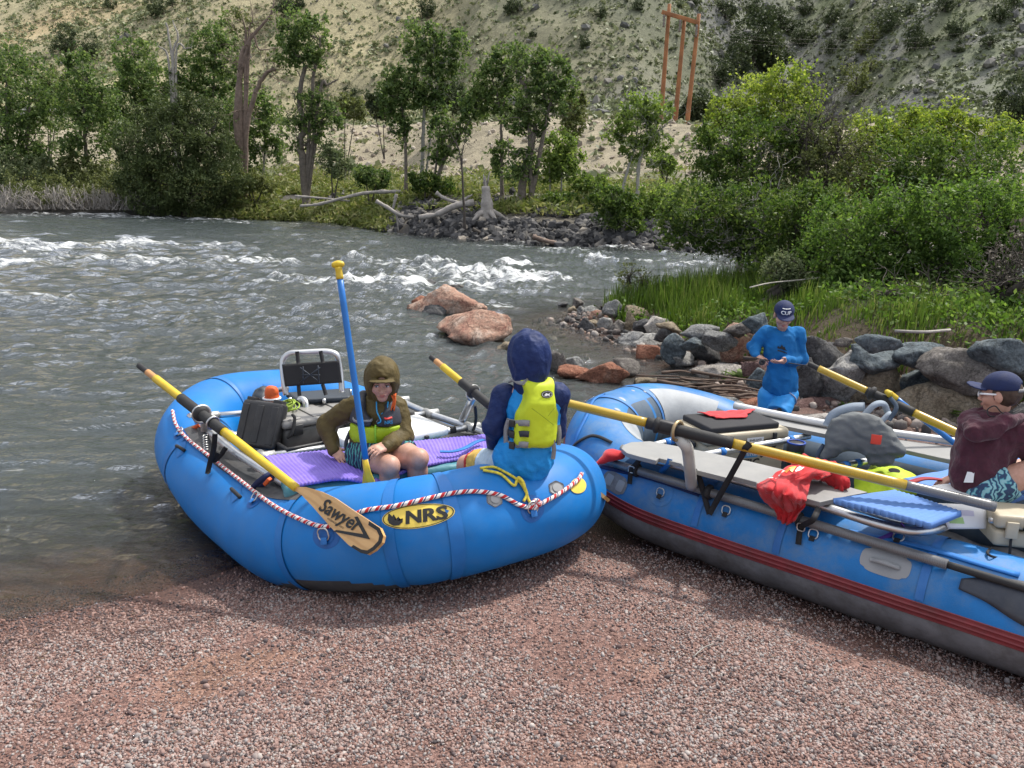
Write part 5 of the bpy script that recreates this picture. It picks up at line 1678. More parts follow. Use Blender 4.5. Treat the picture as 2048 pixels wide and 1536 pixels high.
def braided(name, base, line, scale=160.):
 """composite shaft: yellow with fine dark braiding"""
 m = M(name, base, .35, var=.12, vs=9, coat=.3)
 nt = m.node_tree
 b = [n for n in nt.nodes if n.type == 'BSDF_PRINCIPLED'][0]
 src = b.inputs['Base Color'].links[0].from_socket
 a = nd(nt, 'ShaderNodeAttribute', attribute_name='t')
 tcn = nd(nt, 'ShaderNodeTexCoord')
 w = nd(nt, 'ShaderNodeTexWave', i_Scale=55., i_Distortion=6., i_Detail=3.)
 nt.links.new(tcn.outputs['Object'], w.inputs['Vector'])
 r = ramp(nt, [(.55, 0.), (.9, .5)])
 nt.links.new(w.outputs['Fac'], r.inputs[0])
 mx = nd(nt, 'ShaderNodeMix', data_type='RGBA')
 nt.links.new(r.outputs[0], mx.inputs[0])
 nt.links.new(src, mx.inputs[6])
 mx.inputs[7].default_value = c4(line)
 nt.links.new(mx.outputs[2], b.inputs['Base Color'])
 return m
MT['braid'] = braided('composite_yellow', (.52, .34, .022), (.20, .115, .012))
MT['greybraid'] = braided('wrapped_grey_shaft', (.16, .16, .165), (.06, .06, .062))
def woodgrain():
 m = M('blade_wood', (.60, .36, .14), .4, var=.1, vs=4, coat=.35)
 nt = m.node_tree
 b = [n for n in nt.nodes if n.type == 'BSDF_PRINCIPLED'][0]
 src = b.inputs['Base Color'].links[0].from_socket
 tcn = nd(nt, 'ShaderNodeTexCoord')
 w = nd(nt, 'ShaderNodeTexWave', i_Scale=9., i_Distortion=2.5, i_Detail=3.)
 w.bands_direction = 'DIAGONAL'
 nt.links.new(tcn.outputs['Object'], w.inputs['Vector'])
 r = ramp(nt, [(.5, 0.), (.95, .55)])
 nt.links.new(w.outputs['Fac'], r.inputs[0])
 mx = nd(nt, 'ShaderNodeMix', data_type='RGBA')
 nt.links.new(r.outputs[0], mx.inputs[0])
 nt.links.new(src, mx.inputs[6])
 mx.inputs[7].default_value = (.42, .22, .07, 1)
 nt.links.new(mx.outputs[2], b.inputs['Base Color'])
 return m
MT['blade'] = woodgrain()
def flag_rope():
 """white rope with red spiral and blue flecks, running along the rope's own length"""
 m = bpy.data.materials.new('flag_rope')
 m.use_nodes = True
 nt = m.node_tree
 b = nt.nodes['Principled BSDF']
 L = nt.links.new
 a = nd(nt, 'ShaderNodeAttribute', attribute_name='t')
 g = nd(nt, 'ShaderNodeAttribute', attribute_name='ang')
 s = nd(nt, 'ShaderNodeMath', operation='MULTIPLY_ADD')
 L(a.outputs['Fac'], s.inputs[0])
 s.inputs[1].default_value = 19.
 L(g.outputs['Fac'], s.inputs[2])
 f = nd(nt, 'ShaderNodeMath', operation='FRACT')
 L(s.outputs[0], f.inputs[0])
 r = ramp(nt, [(0, (.75, .72, .70)), (.36, (.50, .025, .03)), (.72, (.75, .72, .70)), (.82, (.02, .03, .13)), (.97, (.75, .72, .70))], 'CONSTANT')
 L(f.outputs[0], r.inputs[0])
 L(r.outputs[0], b.inputs['Base Color'])
 b.inputs['Roughness'].default_value = .8
 return m
MT['flag'] = flag_rope()
def rope(mb, P, r, n=8):
 V, F, t = sweep(P, r, n)
 ang = np.tile(np.arange(n) / n, len(P))
 mb.add(V, F, t=t, ang=ang)
def line_px(A, B, px):
 """point on the line A-B whose picture x is px"""
 lo, hi = -3., 4.
 f = lambda t: proj(A + (B - A) * t)[0] - px
 ts = np.linspace(lo, hi, 2801)
 P = A + (B - A) * ts[:, None]
 zc = (P - CC) @ CF
 q = np.where(zc > .3, 1024 + FPX * ((P - CC) @ CR) / np.maximum(zc, .3), 1e9)
 k = np.argmin(np.abs(q - px))
 return P[k]
def plane_px(c, n, px, py):
 d = ray(px, py)
 return CC + d * (((np.asarray(c) - CC) @ n) / (d @ n))
def prism(poly, thick, n=None, bev=.004):
 """closed outline in 3-d extruded against its normal, as one part shape"""
 P = np.asarray(poly, float)
 if n is None:
  n = norm(np.cross(P[1] - P[0], P[-1] - P[0]))
  if n[2] < 0: n = -n
 bm = bmesh.new()
 a = [bm.verts.new(p) for p in P]
 f = bm.faces.new(a)
 f.normal_update()
 r = bmesh.ops.extrude_face_region(bm, geom=[f])
 vs = [v for v in r['geom'] if isinstance(v, bmesh.types.BMVert)]
 for v in vs: v.co -= Vector(n * thick)
 if bev:
  ed = [e for e in bm.edges if len(e.link_faces) == 2 and abs(e.calc_face_angle(0)) > .8]
  bmesh.ops.bevel(bm, geom=ed, offset=bev, segments=2, affect='EDGES', profile=.5)
 bmesh.ops.recalc_face_normals(bm, faces=bm.faces[:])
 bmesh.ops.triangulate(bm, faces=[f for f in bm.faces if len(f.verts) > 4])
 bm.verts.index_update()
 V = np.array([v.co for v in bm.verts])
 F = [tuple(v.index for v in f.verts) for f in bm.faces]
 bm.free()
 return V, F
def ring(c, ax1, ax2, R, r, n=20, sq=0., m=8):
 a = np.linspace(0, 2 * PI, n, endpoint=False)
 k = 1 + sq * np.abs(np.sin(2 * a))
 P = np.asarray(c) + R * (np.cos(a) * k)[:, None] * norm(ax1) + R * (np.sin(a) * k)[:, None] * norm(ax2)
 return sweep(P, r, m, closed=True)
def webbing(mb, P, w, th=.003, ref=None, m=0):
 """flat strap along P; width direction follows ref or lies crosswise"""
 P = np.asarray(P, float)
 T = norm(np.gradient(P, axis=0))
 if ref is None: ref = norm(CC - P.mean(0))
 B = norm(np.cross(T, np.broadcast_to(ref, T.shape)))
 N = np.cross(B, T)
 V = np.stack([P - B * w / 2 - N * th, P + B * w / 2 - N * th, P + B * w / 2 + N * th, P - B * w / 2 + N * th], 1)
 k = len(P)
 F = [(i * 4 + j, i * 4 + (j + 1) % 4, (i + 1) * 4 + (j + 1) % 4, (i + 1) * 4 + j) for i in range(k - 1) for j in range(4)]
 F += [(0, 1, 2, 3), tuple(range(k * 4 - 4, k * 4))[::-1]]
 mb.add(V.reshape(-1, 3), F, m)
def dring(R_, parent, px, py, mat_patch, rad=.06, ring_ang=None, w=.03, big=False):
 t, a = R_.loc(px, py)
 V2, F = disc2(rad, rad, 36)
 V = R_.wrap(V2, t, a, off=.002)
 V2b, Fb = disc2(rad * .62, rad * .62, 30)
 o = mesh('ring_patch', np.concatenate([V, R_.wrap(V2b, t, a, off=.0042)]), F + [tuple(i + len(V) for i in f) for f in Fb], mat_patch, parent)
 n = R_.nrm(t, a)
 c = R_.S(t, a, .014)
 dn = norm(R_.S(t, a + .05) - R_.S(t, a - .05))
 tg = np.cross(n, dn)
 V, F, _ = ring(c - dn * w * .2 + n * .004, tg, -dn * .9 + n * .35, w, .0042, 24, .12)
 mesh('d_ring', V, F, MT['steel'], o)
 V, F = rbox(c + dn * w * .85, (w * 1.2, w * 1.2, .006), np.stack([tg, dn, n], 1), .002)
 mesh('ring_tab', V, F, MT['bweb'] if mat_patch in (MT['blue'], MT.get('patch')) else MT['web'], o)
 return t, a
# ------------------------------------------------------------------ raft one
R1PTS = [(.77, .05, .52), (.77, .38, .515), (.60, .67, .46), (.25, .75, .36), (-.1, .74, .29), (-.6, .73, .25), (-1.2, .715, .25), (-1.65, .66, .31), (-1.95, .47, .38), (-2.15, .27, .43), (-2.2, 0., .45), (-2.2, -.28, .45),
         (-2.05, -.5, .42), (-1.75, -.67, .35), (-1.2, -.715, .25), (-.6, -.715, .24), (-.1, -.715, .285), (.2, -.66, .36), (.5, -.52, .45), (.71, -.28, .51)]
R1 = Raft((-.6, 4.51), (.64, -.77), R1PTS, .27)
raft1 = thing('raft', R1.W(-.6, 0, 0), 'clean blue inflatable raft half in the water with an oval emblem on its bow', 'raft')
tL, aL = R1.loc(833, 1030)
seams1 = [R1.loc(*q)[0] for q in ((775, 1050), (905, 1010), (575, 1010), (470, 770), (400, 860))]
tw1 = R1.loc(620, 1140)[0]
def fm1(A, B):
 b = (B + PI) % (2 * PI) - PI
 d = (A - tw1 + R1.L / 2) % R1.L - R1.L / 2
 lim = 2.02 + .25 * np.clip(np.abs(d) / .28, 0, 3) ** 2
 return ((b > lim) & (np.abs(d) < .45)).astype(int)
hull1 = R1.hull('tube', [MT['blue'], MT['chafe']], raft1, 72, fm1, seams1)
for q in seams1:
 V, F = R1.strip(q - .022, q + .022, -1.4, 2.6, .0022, 4, 50)
 mesh('seam_tape', V, F, MT['seam'], raft1)
V = np.stack([R1.W(u, v, .13 + .02 * math.cos(u * 18)) for u in np.linspace(-2.0, .6, 60) for v in np.linspace(-.6, .6, 8)])
mesh('floor', V, [(i * 8 + j, i * 8 + j + 1, i * 8 + j + 9, i * 8 + j + 8) for i in range(59) for j in range(7)], MT['oldgrey'], raft1)
mb = MB()
for p0, p1, a0, a1 in (((600, 990), (400, 845), -.35, .42), ((975, 872), (815, 800), -.9, .3)):
 t0, t1 = R1.loc(*p0)[0], R1.loc(*p1)[0]
 mesh('chafe_strip', *R1.strip(min(t0, t1), max(t0, t1), a0, a1, .003, 50, 8), MT['chafe'], raft1)
V2, F = disc2(.118, .058, 56)
emb = mesh('emblem', R1.wrap(V2, tL, aL, .03, .0035), F, MT['logo'], raft1)
a_ = np.linspace(0, 2 * PI, 60, endpoint=False)
V2 = np.concatenate([np.stack([k * .118 * np.cos(a_), k2 * .058 * np.sin(a_)], 1) for k, k2 in ((.975, .955), (.945, .90))])
mesh('border', R1.wrap(V2, tL, aL, .03, .0052), [(i, (i + 1) % 60, 60 + (i + 1) % 60, 60 + i) for i in range(60)], MT['ink'], emb)
V2, F = text_mesh('NRS', .078, True, .12, .92)
bm_f = bpy.data.fonts
V2 = V2 * np.array([1, 1.12]) + np.array([.030, -.002])
mesh('lettering', np.concatenate([R1.wrap(V2 + np.array([e, 0]), tL, aL, .03, .0056 + abs(e) * .1) for e in (-.002, 0, .002)]), [tuple(i + k * len(V2) for i in f) for k in range(3) for f in F], MT['ink'], emb)
# curled flame-shaped mark left of the letters
fl_ = np.array([(-.092, .030), (-.080, .010), (-.074, .020), (-.066, -.004), (-.058, .006), (-.050, -.012), (-.044, -.004), (-.046, -.022), (-.060, -.034), (-.078, -.034), (-.092, -.022), (-.097, -.004), (-.095, .012)])
mesh('mark', R1.wrap(np.concatenate([fl_, [[-.076, -.012]]]), tL, aL, .03, .006), [(i, (i + 1) % 13, 13) for i in range(13)], MT['ink'], emb)
for q in ((988, 998), (1112, 972)):
 t, a = R1.loc(*q)
 V2, F = disc2(.036, .036, 24)
 V2 = V2 * (1 + .06 * np.sin(6 * np.arctan2(V2[:, 1], V2[:, 0])))[:, None]
 V2b, Fb = disc2(.022, .022, 24)
 v = mesh('valve', np.concatenate([R1.wrap(V2, t, a, off=.006), R1.wrap(V2 * 1.08, t, a, off=.0005)]), F + [(i, (i + 1) % 24, len(V2) + (i + 1) % 24, len(V2) + i) for i in range(24)], MT['valve'], raft1)
 mesh('valve_cap', R1.wrap(V2b, t, a, off=.010), Fb, MT['valve'], v)
t, a = R1.loc(1158, 968)
V2, F = disc2(.05, .04, 40)
mesh('small_emblem', R1.wrap(V2, t, a, 0, .004), F, MT['logo'], raft1)
MT['patch'] = M('ring_patch_blue', (.004, .10, .36), .5, var=.1)
dring(R1, raft1, 648, 1068, MT['patch'], .062)
dring(R1, raft1, 1066, 1020, MT['patch'], .07)
dring(R1, raft1, 512, 996, MT['patch'], .06, w=.026)
dring(R1, raft1, 357, 866, MT['patch'], .05, w=.026)
dring(R1, raft1, 533, 776, MT['blue'], .06, w=.03)
for (x0, y0), (x1, y1) in (((352, 890), (368, 902)), ((462, 976), (482, 992))):
 (t0, a0), (t1, a1) = R1.loc(x0, y0), R1.loc(x1, y1)
 P = np.stack([R1.S(t0 + (t1 - t0) * k, a0 + (a1 - a0) * k, .004 + .026 * math.sin(PI * k)) for k in np.linspace(0, 1, 9)])
 mb = MB()
 mb.tube(P, .011, 8)
 h = mb.build('carry_handle', MT['rubber'], raft1)
 V2, F = rect2(.13, .07)
 mesh('handle_patch', R1.wrap(V2, (t0 + t1) / 2, (a0 + a1) / 2, -.5, .002), F, MT['seam'], h)
# striped perimeter rope: picture points on the tube
RP = [(345, 822), (352, 850), (378, 878), (430, 920), (485, 965), (540, 1005), (590, 1032), (648, 1052), (690, 1040), (730, 1022), (790, 1010), (850, 997), (910, 986), (960, 983), (1000, 992), (1035, 1008), (1064, 1018), (1090, 1003), (1120, 985), (1150, 962), (1163, 948)]
P = []
for q in RP:
 t, a = R1.loc(*q)
 P.append(R1.S(t, a, .013))
mb = MB()
rope(mb, catmull(P, 12), .0115)
k_ = R1.S(*R1.loc(1066, 1012), .018)
for j in range(3):
 V, F, tt = ring(k_ + np.array([.004 * j, -.004, .006 * j - .006]), (1, 0, .2), (0, .4, 1), .015, .010, 16)
 mb.add(V, F, t=np.linspace(0, .2, len(V)), ang=0)
tag(mb.build('safety_rope', MT['flag']), 'red white and blue striped rope looped round the clean raft', 'rope')
# yellow bow line tied to the ring
P = [R1.S(*R1.loc(*q), .012) for q in ((962, 938), (985, 936), (1010, 945), (1035, 962), (1048, 980), (1058, 1000), (1064, 1012))]
P2 = [R1.S(*R1.loc(*q), .014) for q in ((965, 942), (1000, 950), (1028, 972), (1032, 962), (1045, 968), (1052, 985), (1046, 1000))]
mb = MB()
mb.tube(catmull(P, 8), .0075, 7)
mb.tube(catmull(P2, 8), .0075, 7)
mb.tube(catmull([P[3], P[3] + [0, -.01, .02], P2[4] + [0, -.01, .016], P[4]], 8), .009, 7)
tag(mb.build('bow_line', MT['yrope']), 'knotted yellow rope hanging over the bow beneath the lime vest', 'rope')
# ------------------------------------------------------------------ frame of raft one
FZ1 = .585
frame1 = thing('pipe_rig', R1.W(-.6, 0, FZ1), 'silver pipe rowing frame lashed on the clean raft', 'frame')
def pipe(name, P, r, mat, parent, n=12):
 mb = MB()
 mb.tube(P, r, n)
 return mb.build(name, mat, parent)
def rl(p, q, z=FZ1, ext=()):
 return np.stack([at_z(*k, z) for k in (p, q)])
lrail = np.stack([at_z(378, 832, FZ1 + .02), at_z(392, 838, FZ1), at_z(459, 896, FZ1), at_z(545, 952, FZ1), at_z(592, 980, FZ1)])
rrail = np.stack([at_z(797, 800, FZ1), at_z(858, 827, FZ1), at_z(941, 855, FZ1), at_z(975, 868, FZ1)])
a_o = pipe('side_rail', catmull(lrail, 8), .024, MT['alu'], frame1)
b_o = pipe('side_rail', catmull(rrail, 8), .024, MT['alu'], frame1)
for (p, q) in (((417, 832), (800, 801)), ((466, 873), (858, 827)), ((526, 913), (941, 855))):
 A_, B_ = at_z(*p, FZ1), at_z(*q, FZ1)
 c_ = pipe('crossbar', np.linspace(A_, B_, 8), .022, MT['alu'], frame1)
 for E_ in (A_, B_):
  d_ = norm(B_ - A_)
  mb = MB()
  mb.tube(np.stack([E_ - d_ * .03, E_ + d_ * .07]), .030, 14)
  mb.tube(np.stack([E_ - R1.d * .05, E_ + R1.d * .05]), .031, 14)
  mb.build('fitting', MT['castal'], c_)
for t in (.35, .62, .9):
 for (p, q) in (((466, 873), (858, 827)), ((526, 913), (941, 855))):
  A_, B_ = at_z(*p, FZ1), at_z(*q, FZ1)
  c_ = A_ * (1 - t) + B_ * t
  d_ = norm(B_ - A_)
  mb = MB()
  mb.tube(np.stack([c_ - d_ * .022, c_ + d_ * .022]), .0245, 12)
  mb.build('strap_wrap', MT['web'], frame1)
tw_ = pipe('oar_stand', np.stack([at_z(410, 862, FZ1), at_z(410, 862, FZ1) + [0, 0, .10], at_z(405, 838, .80), at_z(404, 834, .84)]), .026, MT['castal'], frame1)
Q0, Q1 = at_z(922, 845, FZ1), at_z(946, 795, .84)
tw2 = pipe('oar_stand', np.linspace(Q0, Q1, 5), .025, MT['alu'], frame1)
for o_, c_ in ((tw_, at_z(404, 838, .84)), (tw2, Q1)):
 V, F, _ = ring(c_ + [0, 0, .03], R1.rt, (0, 0, 1), .05, .009, 20)
 mesh('oarlock', V, F, MT['castal'], o_)
mb = MB()
c_ = at_z(411, 885, .62)
mb.tube(np.stack([c_ + np.array([.014 * math.cos(k * .9), .014 * math.sin(k * .9), .05 - .0022 * k]) for k in range(46)]), .0035, 5)
mb.build('spring', MT['steel'], tw_)
mb = MB()
webbing(mb, catmull([at_z(430, 868, .76), at_z(428, 895, .66), at_z(420, 925, .52), at_z(415, 948, .45)], 5), .03)
webbing(mb, catmull([at_z(452, 895, .62), at_z(440, 912, .56), at_z(428, 922, .53), at_z(436, 905, .6)], 5), .028)
tag(mb.build('strap', MT['web']), 'black strap dangling from the oar over the striped rope', 'strap')
mb = MB()
webbing(mb, catmull([at_z(545, 945, .62), at_z(528, 955, .6), at_z(512, 968, .55), at_z(500, 985, .48), at_z(512, 980, .5), at_z(534, 962, .57), at_z(548, 955, .6)], 5), .03)
s1 = mb.build('strap', MT['nweb'])
tag(s1, 'navy strap with an orange buckle tying the frame to the clean raft', 'strap')
V, F = rbox(at_z(535, 963, .60), (.05, .03, .02), basis(norm(at_z(545, 955, .6) - at_z(520, 985, .5))), .004)
OFF[s1.name] = OFF[s1.name]
mesh('buckle', V, F, MT['orange'], s1)
mb = MB()
webbing(mb, catmull([at_z(398, 850, .6), at_z(378, 862, .53), at_z(362, 872, .47), at_z(358, 878, .45)], 5), .026)
s2 = tag(mb.build('strap', MT['orange']), 'orange and blue strap at the far corner of the silver frame', 'strap')
mb = MB()
webbing(mb, catmull([at_z(950, 812, .84), at_z(952, 835, .72), at_z(950, 850, .64), at_z(946, 862, .6)], 5), .02)
tag(mb.build('strap', MT['web']), 'black strap end hanging from the oar beside the navy sleeve', 'strap')
mb = MB()
webbing(mb, catmull([at_z(880, 903, .69), at_z(905, 903, .69), at_z(930, 896, .695), at_z(952, 884, .69), at_z(968, 879, .69)], 5), .03, ref=(0, 0, 1))
tag(mb.build('strap', MT['bweb']), 'light blue strap lying on the purple foam mat', 'strap')
BX = R1.rt
BY = -R1.d
seat = thing('rowing_chair', at_z(640, 800, FZ1), 'black mesh rowing seat with a bent silver pipe back', 'seat')
SY = at_z(636, 812, .80)[1]
dep = lambda px, py, e=0: at_y(px, py, SY + e)
P = [dep(572, 790, .02), dep(568, 765, .03), dep(565, 735, .06), dep(567, 718, .07), dep(580, 707, .075), dep(605, 705, .08), dep(640, 703, .10), dep(660, 704, .11), dep(674, 711, .11), dep(679, 728, .11), dep(682, 755, .10), dep(684, 785, .08)]
pipe('back_frame', catmull(P, 6), .019, MT['alu'], seat)
G = quadgrid(dep(564, 729, .04), dep(678, 721, .09), dep(684, 765, .07), dep(571, 773, 0), 24, 10)
G += norm(CC - G.mean((0, 1))) * .022
bk = mesh('backrest', *slab(G, .012, up=norm(np.array([.3, -.9, .3]))), MT['web'], seat)
mb = MB()
for a, b in (((594, 703), (597, 728)), ((641, 702), (646, 726)), ((597, 770), (599, 792)), ((645, 768), (652, 790))):
 webbing(mb, np.linspace(dep(*a, -.0), dep(*b, -.02), 6), .024)
mb.build('strap', MT['web'], seat)
mb = MB()
for a, b in (((600, 735), (640, 765)), ((640, 735), (600, 765)), ((604, 750), (640, 750)), ((606, 733), (606, 768)), ((636, 731), (638, 767))):
 mb.tube(np.linspace(dep(*a, -.05), dep(*b, -.05), 4), .004, 5)
mb.build('lacing', MT['navyv'], seat)
G = quadgrid(at_z(572, 785, .80), at_z(700, 776, .80), at_z(703, 794, .78), at_z(592, 801, .78), 14, 10)
mesh('seat_pan', *slab(G, .03), MT['navyv'], seat)
pipe('arm_pipe', catmull([at_z(552, 782, .76), at_z(566, 778, .79), at_z(576, 779, .79)], 5), .019, MT['alu'], seat)
for a, b in (((648, 800), (650, 830)), ((700, 782), (702, 800)), ((580, 798), (582, 818))):
 pipe('leg', np.stack([at_z(*a, .78), at_z(*b, .6)]), .012, MT['alu'], seat)
# bent silver pipe in front of the grey box
mb = MB()
mb.tube(catmull([at_z(612, 865, .60), at_z(612, 840, .66), at_z(612, 815, .74), at_z(610, 803, .775), at_z(603, 798, .785), at_z(598, 803, .77)], 6), .022)
mb.tube(np.stack([at_z(612, 862, .60), at_z(612, 848, .64)]), .031, 14)
mb.tube(np.stack([at_z(612, 848, .66), at_z(690, 840, .66)]), .016)
tag(mb.build('foot_bar', MT['alu']), 'bent silver pipe standing on the frame before the grey box', 'pipe')
# ------------------------------------------------------------------ oars
def oar(label, A, B, cuts, group, stopper=None, r=.024):
 """cuts: list of (px from, px to, material, part name, radius)"""
 c = line_px(A, B, cuts[len(cuts) // 2][0])
 root = thing('oar', c, label, 'oar', group)
 for x0, x1, m_, nm, rr in cuts:
  P0, P1 = line_px(A, B, x0), line_px(A, B, x1)
  mb = MB()
  k = np.linspace(0, 1, 14)
  Q = P0 + (P1 - P0) * k[:, None]
  mb.tube(Q, np.full(14, rr) if np.isscalar(rr) else np.interp(k, [0, 1], rr), 14)
  mb.build(nm, MT[m_], root)
 if stopper:
  for s in stopper:
   c = line_px(A, B, s)
   d_ = norm(B - A)
   mb = MB()
   mb.tube(np.stack([c - d_ * .02, c - d_ * .008, c + d_ * .008, c + d_ * .02]), np.array([.03, .046, .046, .03]), 18)
   mb.build('stopper', MT['rubber'], root)
 return root
tt_, aa_ = R1.loc(715, 1062)
BT = R1.S(tt_, aa_, .055)
AL = at_z(404, 829, .90)
# straight line through the oarlock and the blade
oar1 = oar('yellow oar with a varnished wooden blade resting on the clean bow', AL, BT, [(278, 296, 'rubber', 'handle_grip', .018), (295.5, 312, 'wood', 'handle', .02), (311.5, 363, 'yellow', 'shaft', .0245), (362, 448, 'rubber', 'sleeve', .030), (447, 592, 'yellow', 'shaft', (.0255, .022))], 'oars of the rafts', stopper=(402,))
dA = norm(BT - AL)
mb = MB()
for s in (398, 426):
 c = line_px(AL, BT, s)
 V, F, _ = ring(c, np.cross(dA, [0, 0, 1]), np.cross(dA, np.cross(dA, [0, 0, 1])), .037, .006, 20)
 mb.add(V, F)
mb.build('oar_ring', MT['steel'], oar1)
nB = R1.nrm(tt_, aa_)
nB = norm(nB - dA * (nB @ dA))
nB = norm(nB - dA * (nB @ dA))
OUT = [(588, 980), (593, 974), (612, 974), (640, 982), (668, 995), (708, 1022), (740, 1043), (760, 1056), (767, 1072), (764, 1085), (750, 1100), (735, 1109), (722, 1106), (697, 1090), (661, 1054), (624, 1012), (603, 990)]
poly = np.stack([plane_px(BT, nB, *q) for q in OUT])
V, F = prism(poly, .02, nB, 0)
bl = mesh('blade', V, F, MT['blade'], oar1, smooth=False)
def onblade(pts, lift):
 return np.stack([plane_px(BT, nB, *q) for q in pts]) + nB * lift
TE = [(739, 1042), (760, 1056), (767, 1072), (764, 1085), (750, 1100), (735, 1109), (722, 1106), (703, 1094), (707, 1090), (723, 1099), (735, 1101), (746, 1094), (757, 1082), (759, 1072), (754, 1061), (737, 1050)]
mesh('tip_guard', onblade(TE, .0025), [(i, i + 1, 14 - i, 15 - i) for i in range(7)], MT['rubber'], bl, smooth=False)
mesh('stripe', np.concatenate([onblade([(709, 1034), (716, 1033), (741, 1079), (731, 1076)], .0025), onblade([(666, 1063), (674, 1060), (731, 1069), (741, 1079)], .003)]), [(0, 1, 2, 3), (4, 5, 6, 7)], MT['ink'], bl, smooth=False)
ex = norm(plane_px(BT, nB, 707, 1047) - plane_px(BT, nB, 655, 1016))
ey = np.cross(nB, ex)
V2, F = text_mesh('Sawyer', .095, True, .35)
c_ = plane_px(BT, nB, 680, 1034)
mesh('lettering', *flat_on(V2, F, c_, ex, ey, .004), MT['ink'], bl, smooth=False)
V2, F = text_mesh('whitewater oars', .018, False, .2)
mesh('lettering', *flat_on(V2, F, plane_px(BT, nB, 672, 1046), ex, ey, .004), MT['ink'], bl, smooth=False)
AR, BR = at_z(946, 783, .90), at_z(1209, 999, .50)
oar2 = oar('yellow oar passing in front of the boy in the navy hood', AR, BR, [(862, 872, 'rubber', 'handle_grip', .018), (871.5, 886, 'wood', 'handle', .02), (885.5, 924, 'yellow', 'shaft', .0245), (923, 982, 'rubber', 'sleeve', .030), (981, 1096, 'yellow', 'shaft', (.0255, .022))], 'oars of the rafts', stopper=(946,))
dR = norm(BR - AR)
wv = norm(CC - (AR + BR) / 2)
wv = norm(wv - dR * (wv @ dR))
sd = np.cross(dR, wv)
L0, L1 = line_px(AR, BR, 1094), line_px(AR, BR, 1211)
Lb = np.linalg.norm(L1 - L0)
prof = [(0, .02), (.12, .028), (.3, .06), (.6, .085), (.9, .08), (1., .04)]
poly = [L0 + dR * Lb * a + wv * b for a, b in prof] + [L0 + dR * Lb * a - wv * b for a, b in prof[::-1]]
V, F = prism(np.array(poly), .02, sd, 0)
mesh('blade', V, F, MT['blade'], oar2, smooth=False)
# paddle held upright by the seated boy
SYP = at_z(735, 966, .655)[1] - .05
PA = at_y(743, 1000, SYP)
PB = at_y(676, 530, SYP + .10)
pad = thing('paddle', PA, 'blue shafted paddle with a yellow blade held upright by the boy', 'paddle')
dP = norm(PB - PA)
L_ = np.linalg.norm(PB - PA)
q0, q1 = line_px(PA, PB, 731.5), line_px(PA, PB, 678.6)
tq = [np.linalg.norm(proj(PA + dP * x) - np.array([730, 922])) for x in np.linspace(0, L_, 400)]
xs = np.linspace(0, L_, 400)[int(np.argmin(tq))]
xe = L_ - .055
pipe('shaft', np.linspace(PA + dP * (xs - .02), PA + dP * xe, 8), .0165, MT['bweb'] if False else M('paddle_blue', (.012, .15, .48), .35, var=.1), pad, 16)
sx_ = norm(np.cross(dP, CC - PA))
fw_ = np.cross(sx_, dP)
mb = MB()
mb.tube(np.linspace(PA + dP * (xe - .015), PA + dP * (L_ - .01), 6), np.array([.019, .019, .018, .017, .018, .02]), 14)
G_ = PA + dP * (L_ - .006)
mb.tube(catmull([G_ - sx_ * .030, G_ - sx_ * .015 + dP * .008, G_ + dP * .010, G_ + sx_ * .015 + dP * .008, G_ + sx_ * .030], 5), np.interp(np.linspace(0, 1, 21), [0, .12, .5, .88, 1], [.006, .016, .019, .016, .006]), 12)
mb.build('grip', MT['yellow'], pad)
bx = [(xs + .01, .019), (xs - .06, .024), (xs - .14, .05), (xs - .24, .088), (xs - .40, .10), (xs - .50, .085), (xs - .54, .03)]
n_, m_ = len(bx), 9
G = np.zeros((n_, m_, 3))
for i, (x, w) in enumerate(bx):
 for j, v in enumerate(np.linspace(-1, 1, m_)):
  G[i, j] = PA + dP * x + norm(sx_ * .8 + fw_ * .6) * w * v + norm(fw_ * .8 - sx_ * .6) * (.020 * math.exp(-(v * w / .017) ** 2) * min(1, 1.2 - i / n_))
V, F = slab(G, .008, up=norm(fw_))
mesh('blade', V, F, MT['yellow'], pad)
# ------------------------------------------------------------------ raft two
R2PTS = [(-.44, 0, .475), (-.44, .22, .475), (-.34, .44, .45), (-.12, .61, .40), (.15, .70, .33), (.6, .715, .28), (1.2, .715, .27), (2., .715, .27), (2.8, .715, .3), (3.3, .6, .38), (3.6, .3, .45), (3.65, 0, .46), (3.6, -.3, .45), (3.3, -.6, .38),
         (2.8, -.715, .29), (2., -.715, .27), (1.4, -.715, .27), (.8, -.715, .27), (.3, -.715, .29), (-.05, -.66, .36), (-.28, -.5, .43), (-.42, -.25, .47)]
R2 = Raft((1.19, 5.54), (.75, -.66), R2PTS, .27, 420)
raft2 = thing('raft', R2.W(1.4, 0, 0), 'worn blue raft with a red stripe and grey underside drawn up on the gravel', 'raft')
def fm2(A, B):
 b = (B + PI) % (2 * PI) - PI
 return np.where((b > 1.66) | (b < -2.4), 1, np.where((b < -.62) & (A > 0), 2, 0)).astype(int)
seams2 = [R2.loc(*q)[0] for q in ((1215, 790), (1300, 785), (1400, 1000), (1560, 1060), (1850, 1140))]
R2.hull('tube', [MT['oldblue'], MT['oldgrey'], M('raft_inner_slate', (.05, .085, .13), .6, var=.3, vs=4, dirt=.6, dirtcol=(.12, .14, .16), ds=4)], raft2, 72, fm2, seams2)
for q in seams2:
 V, F = R2.strip(q - .02, q + .02, -1.4, 1.42, .0022, 4, 50)
 mesh('seam_tape', V, F, M('worn_seam', (.015, .14, .44), .5, dirt=.5, dirtcol=(.1, .2, .32)) if q == seams2[0] else bpy.data.materials['worn_seam'], raft2)
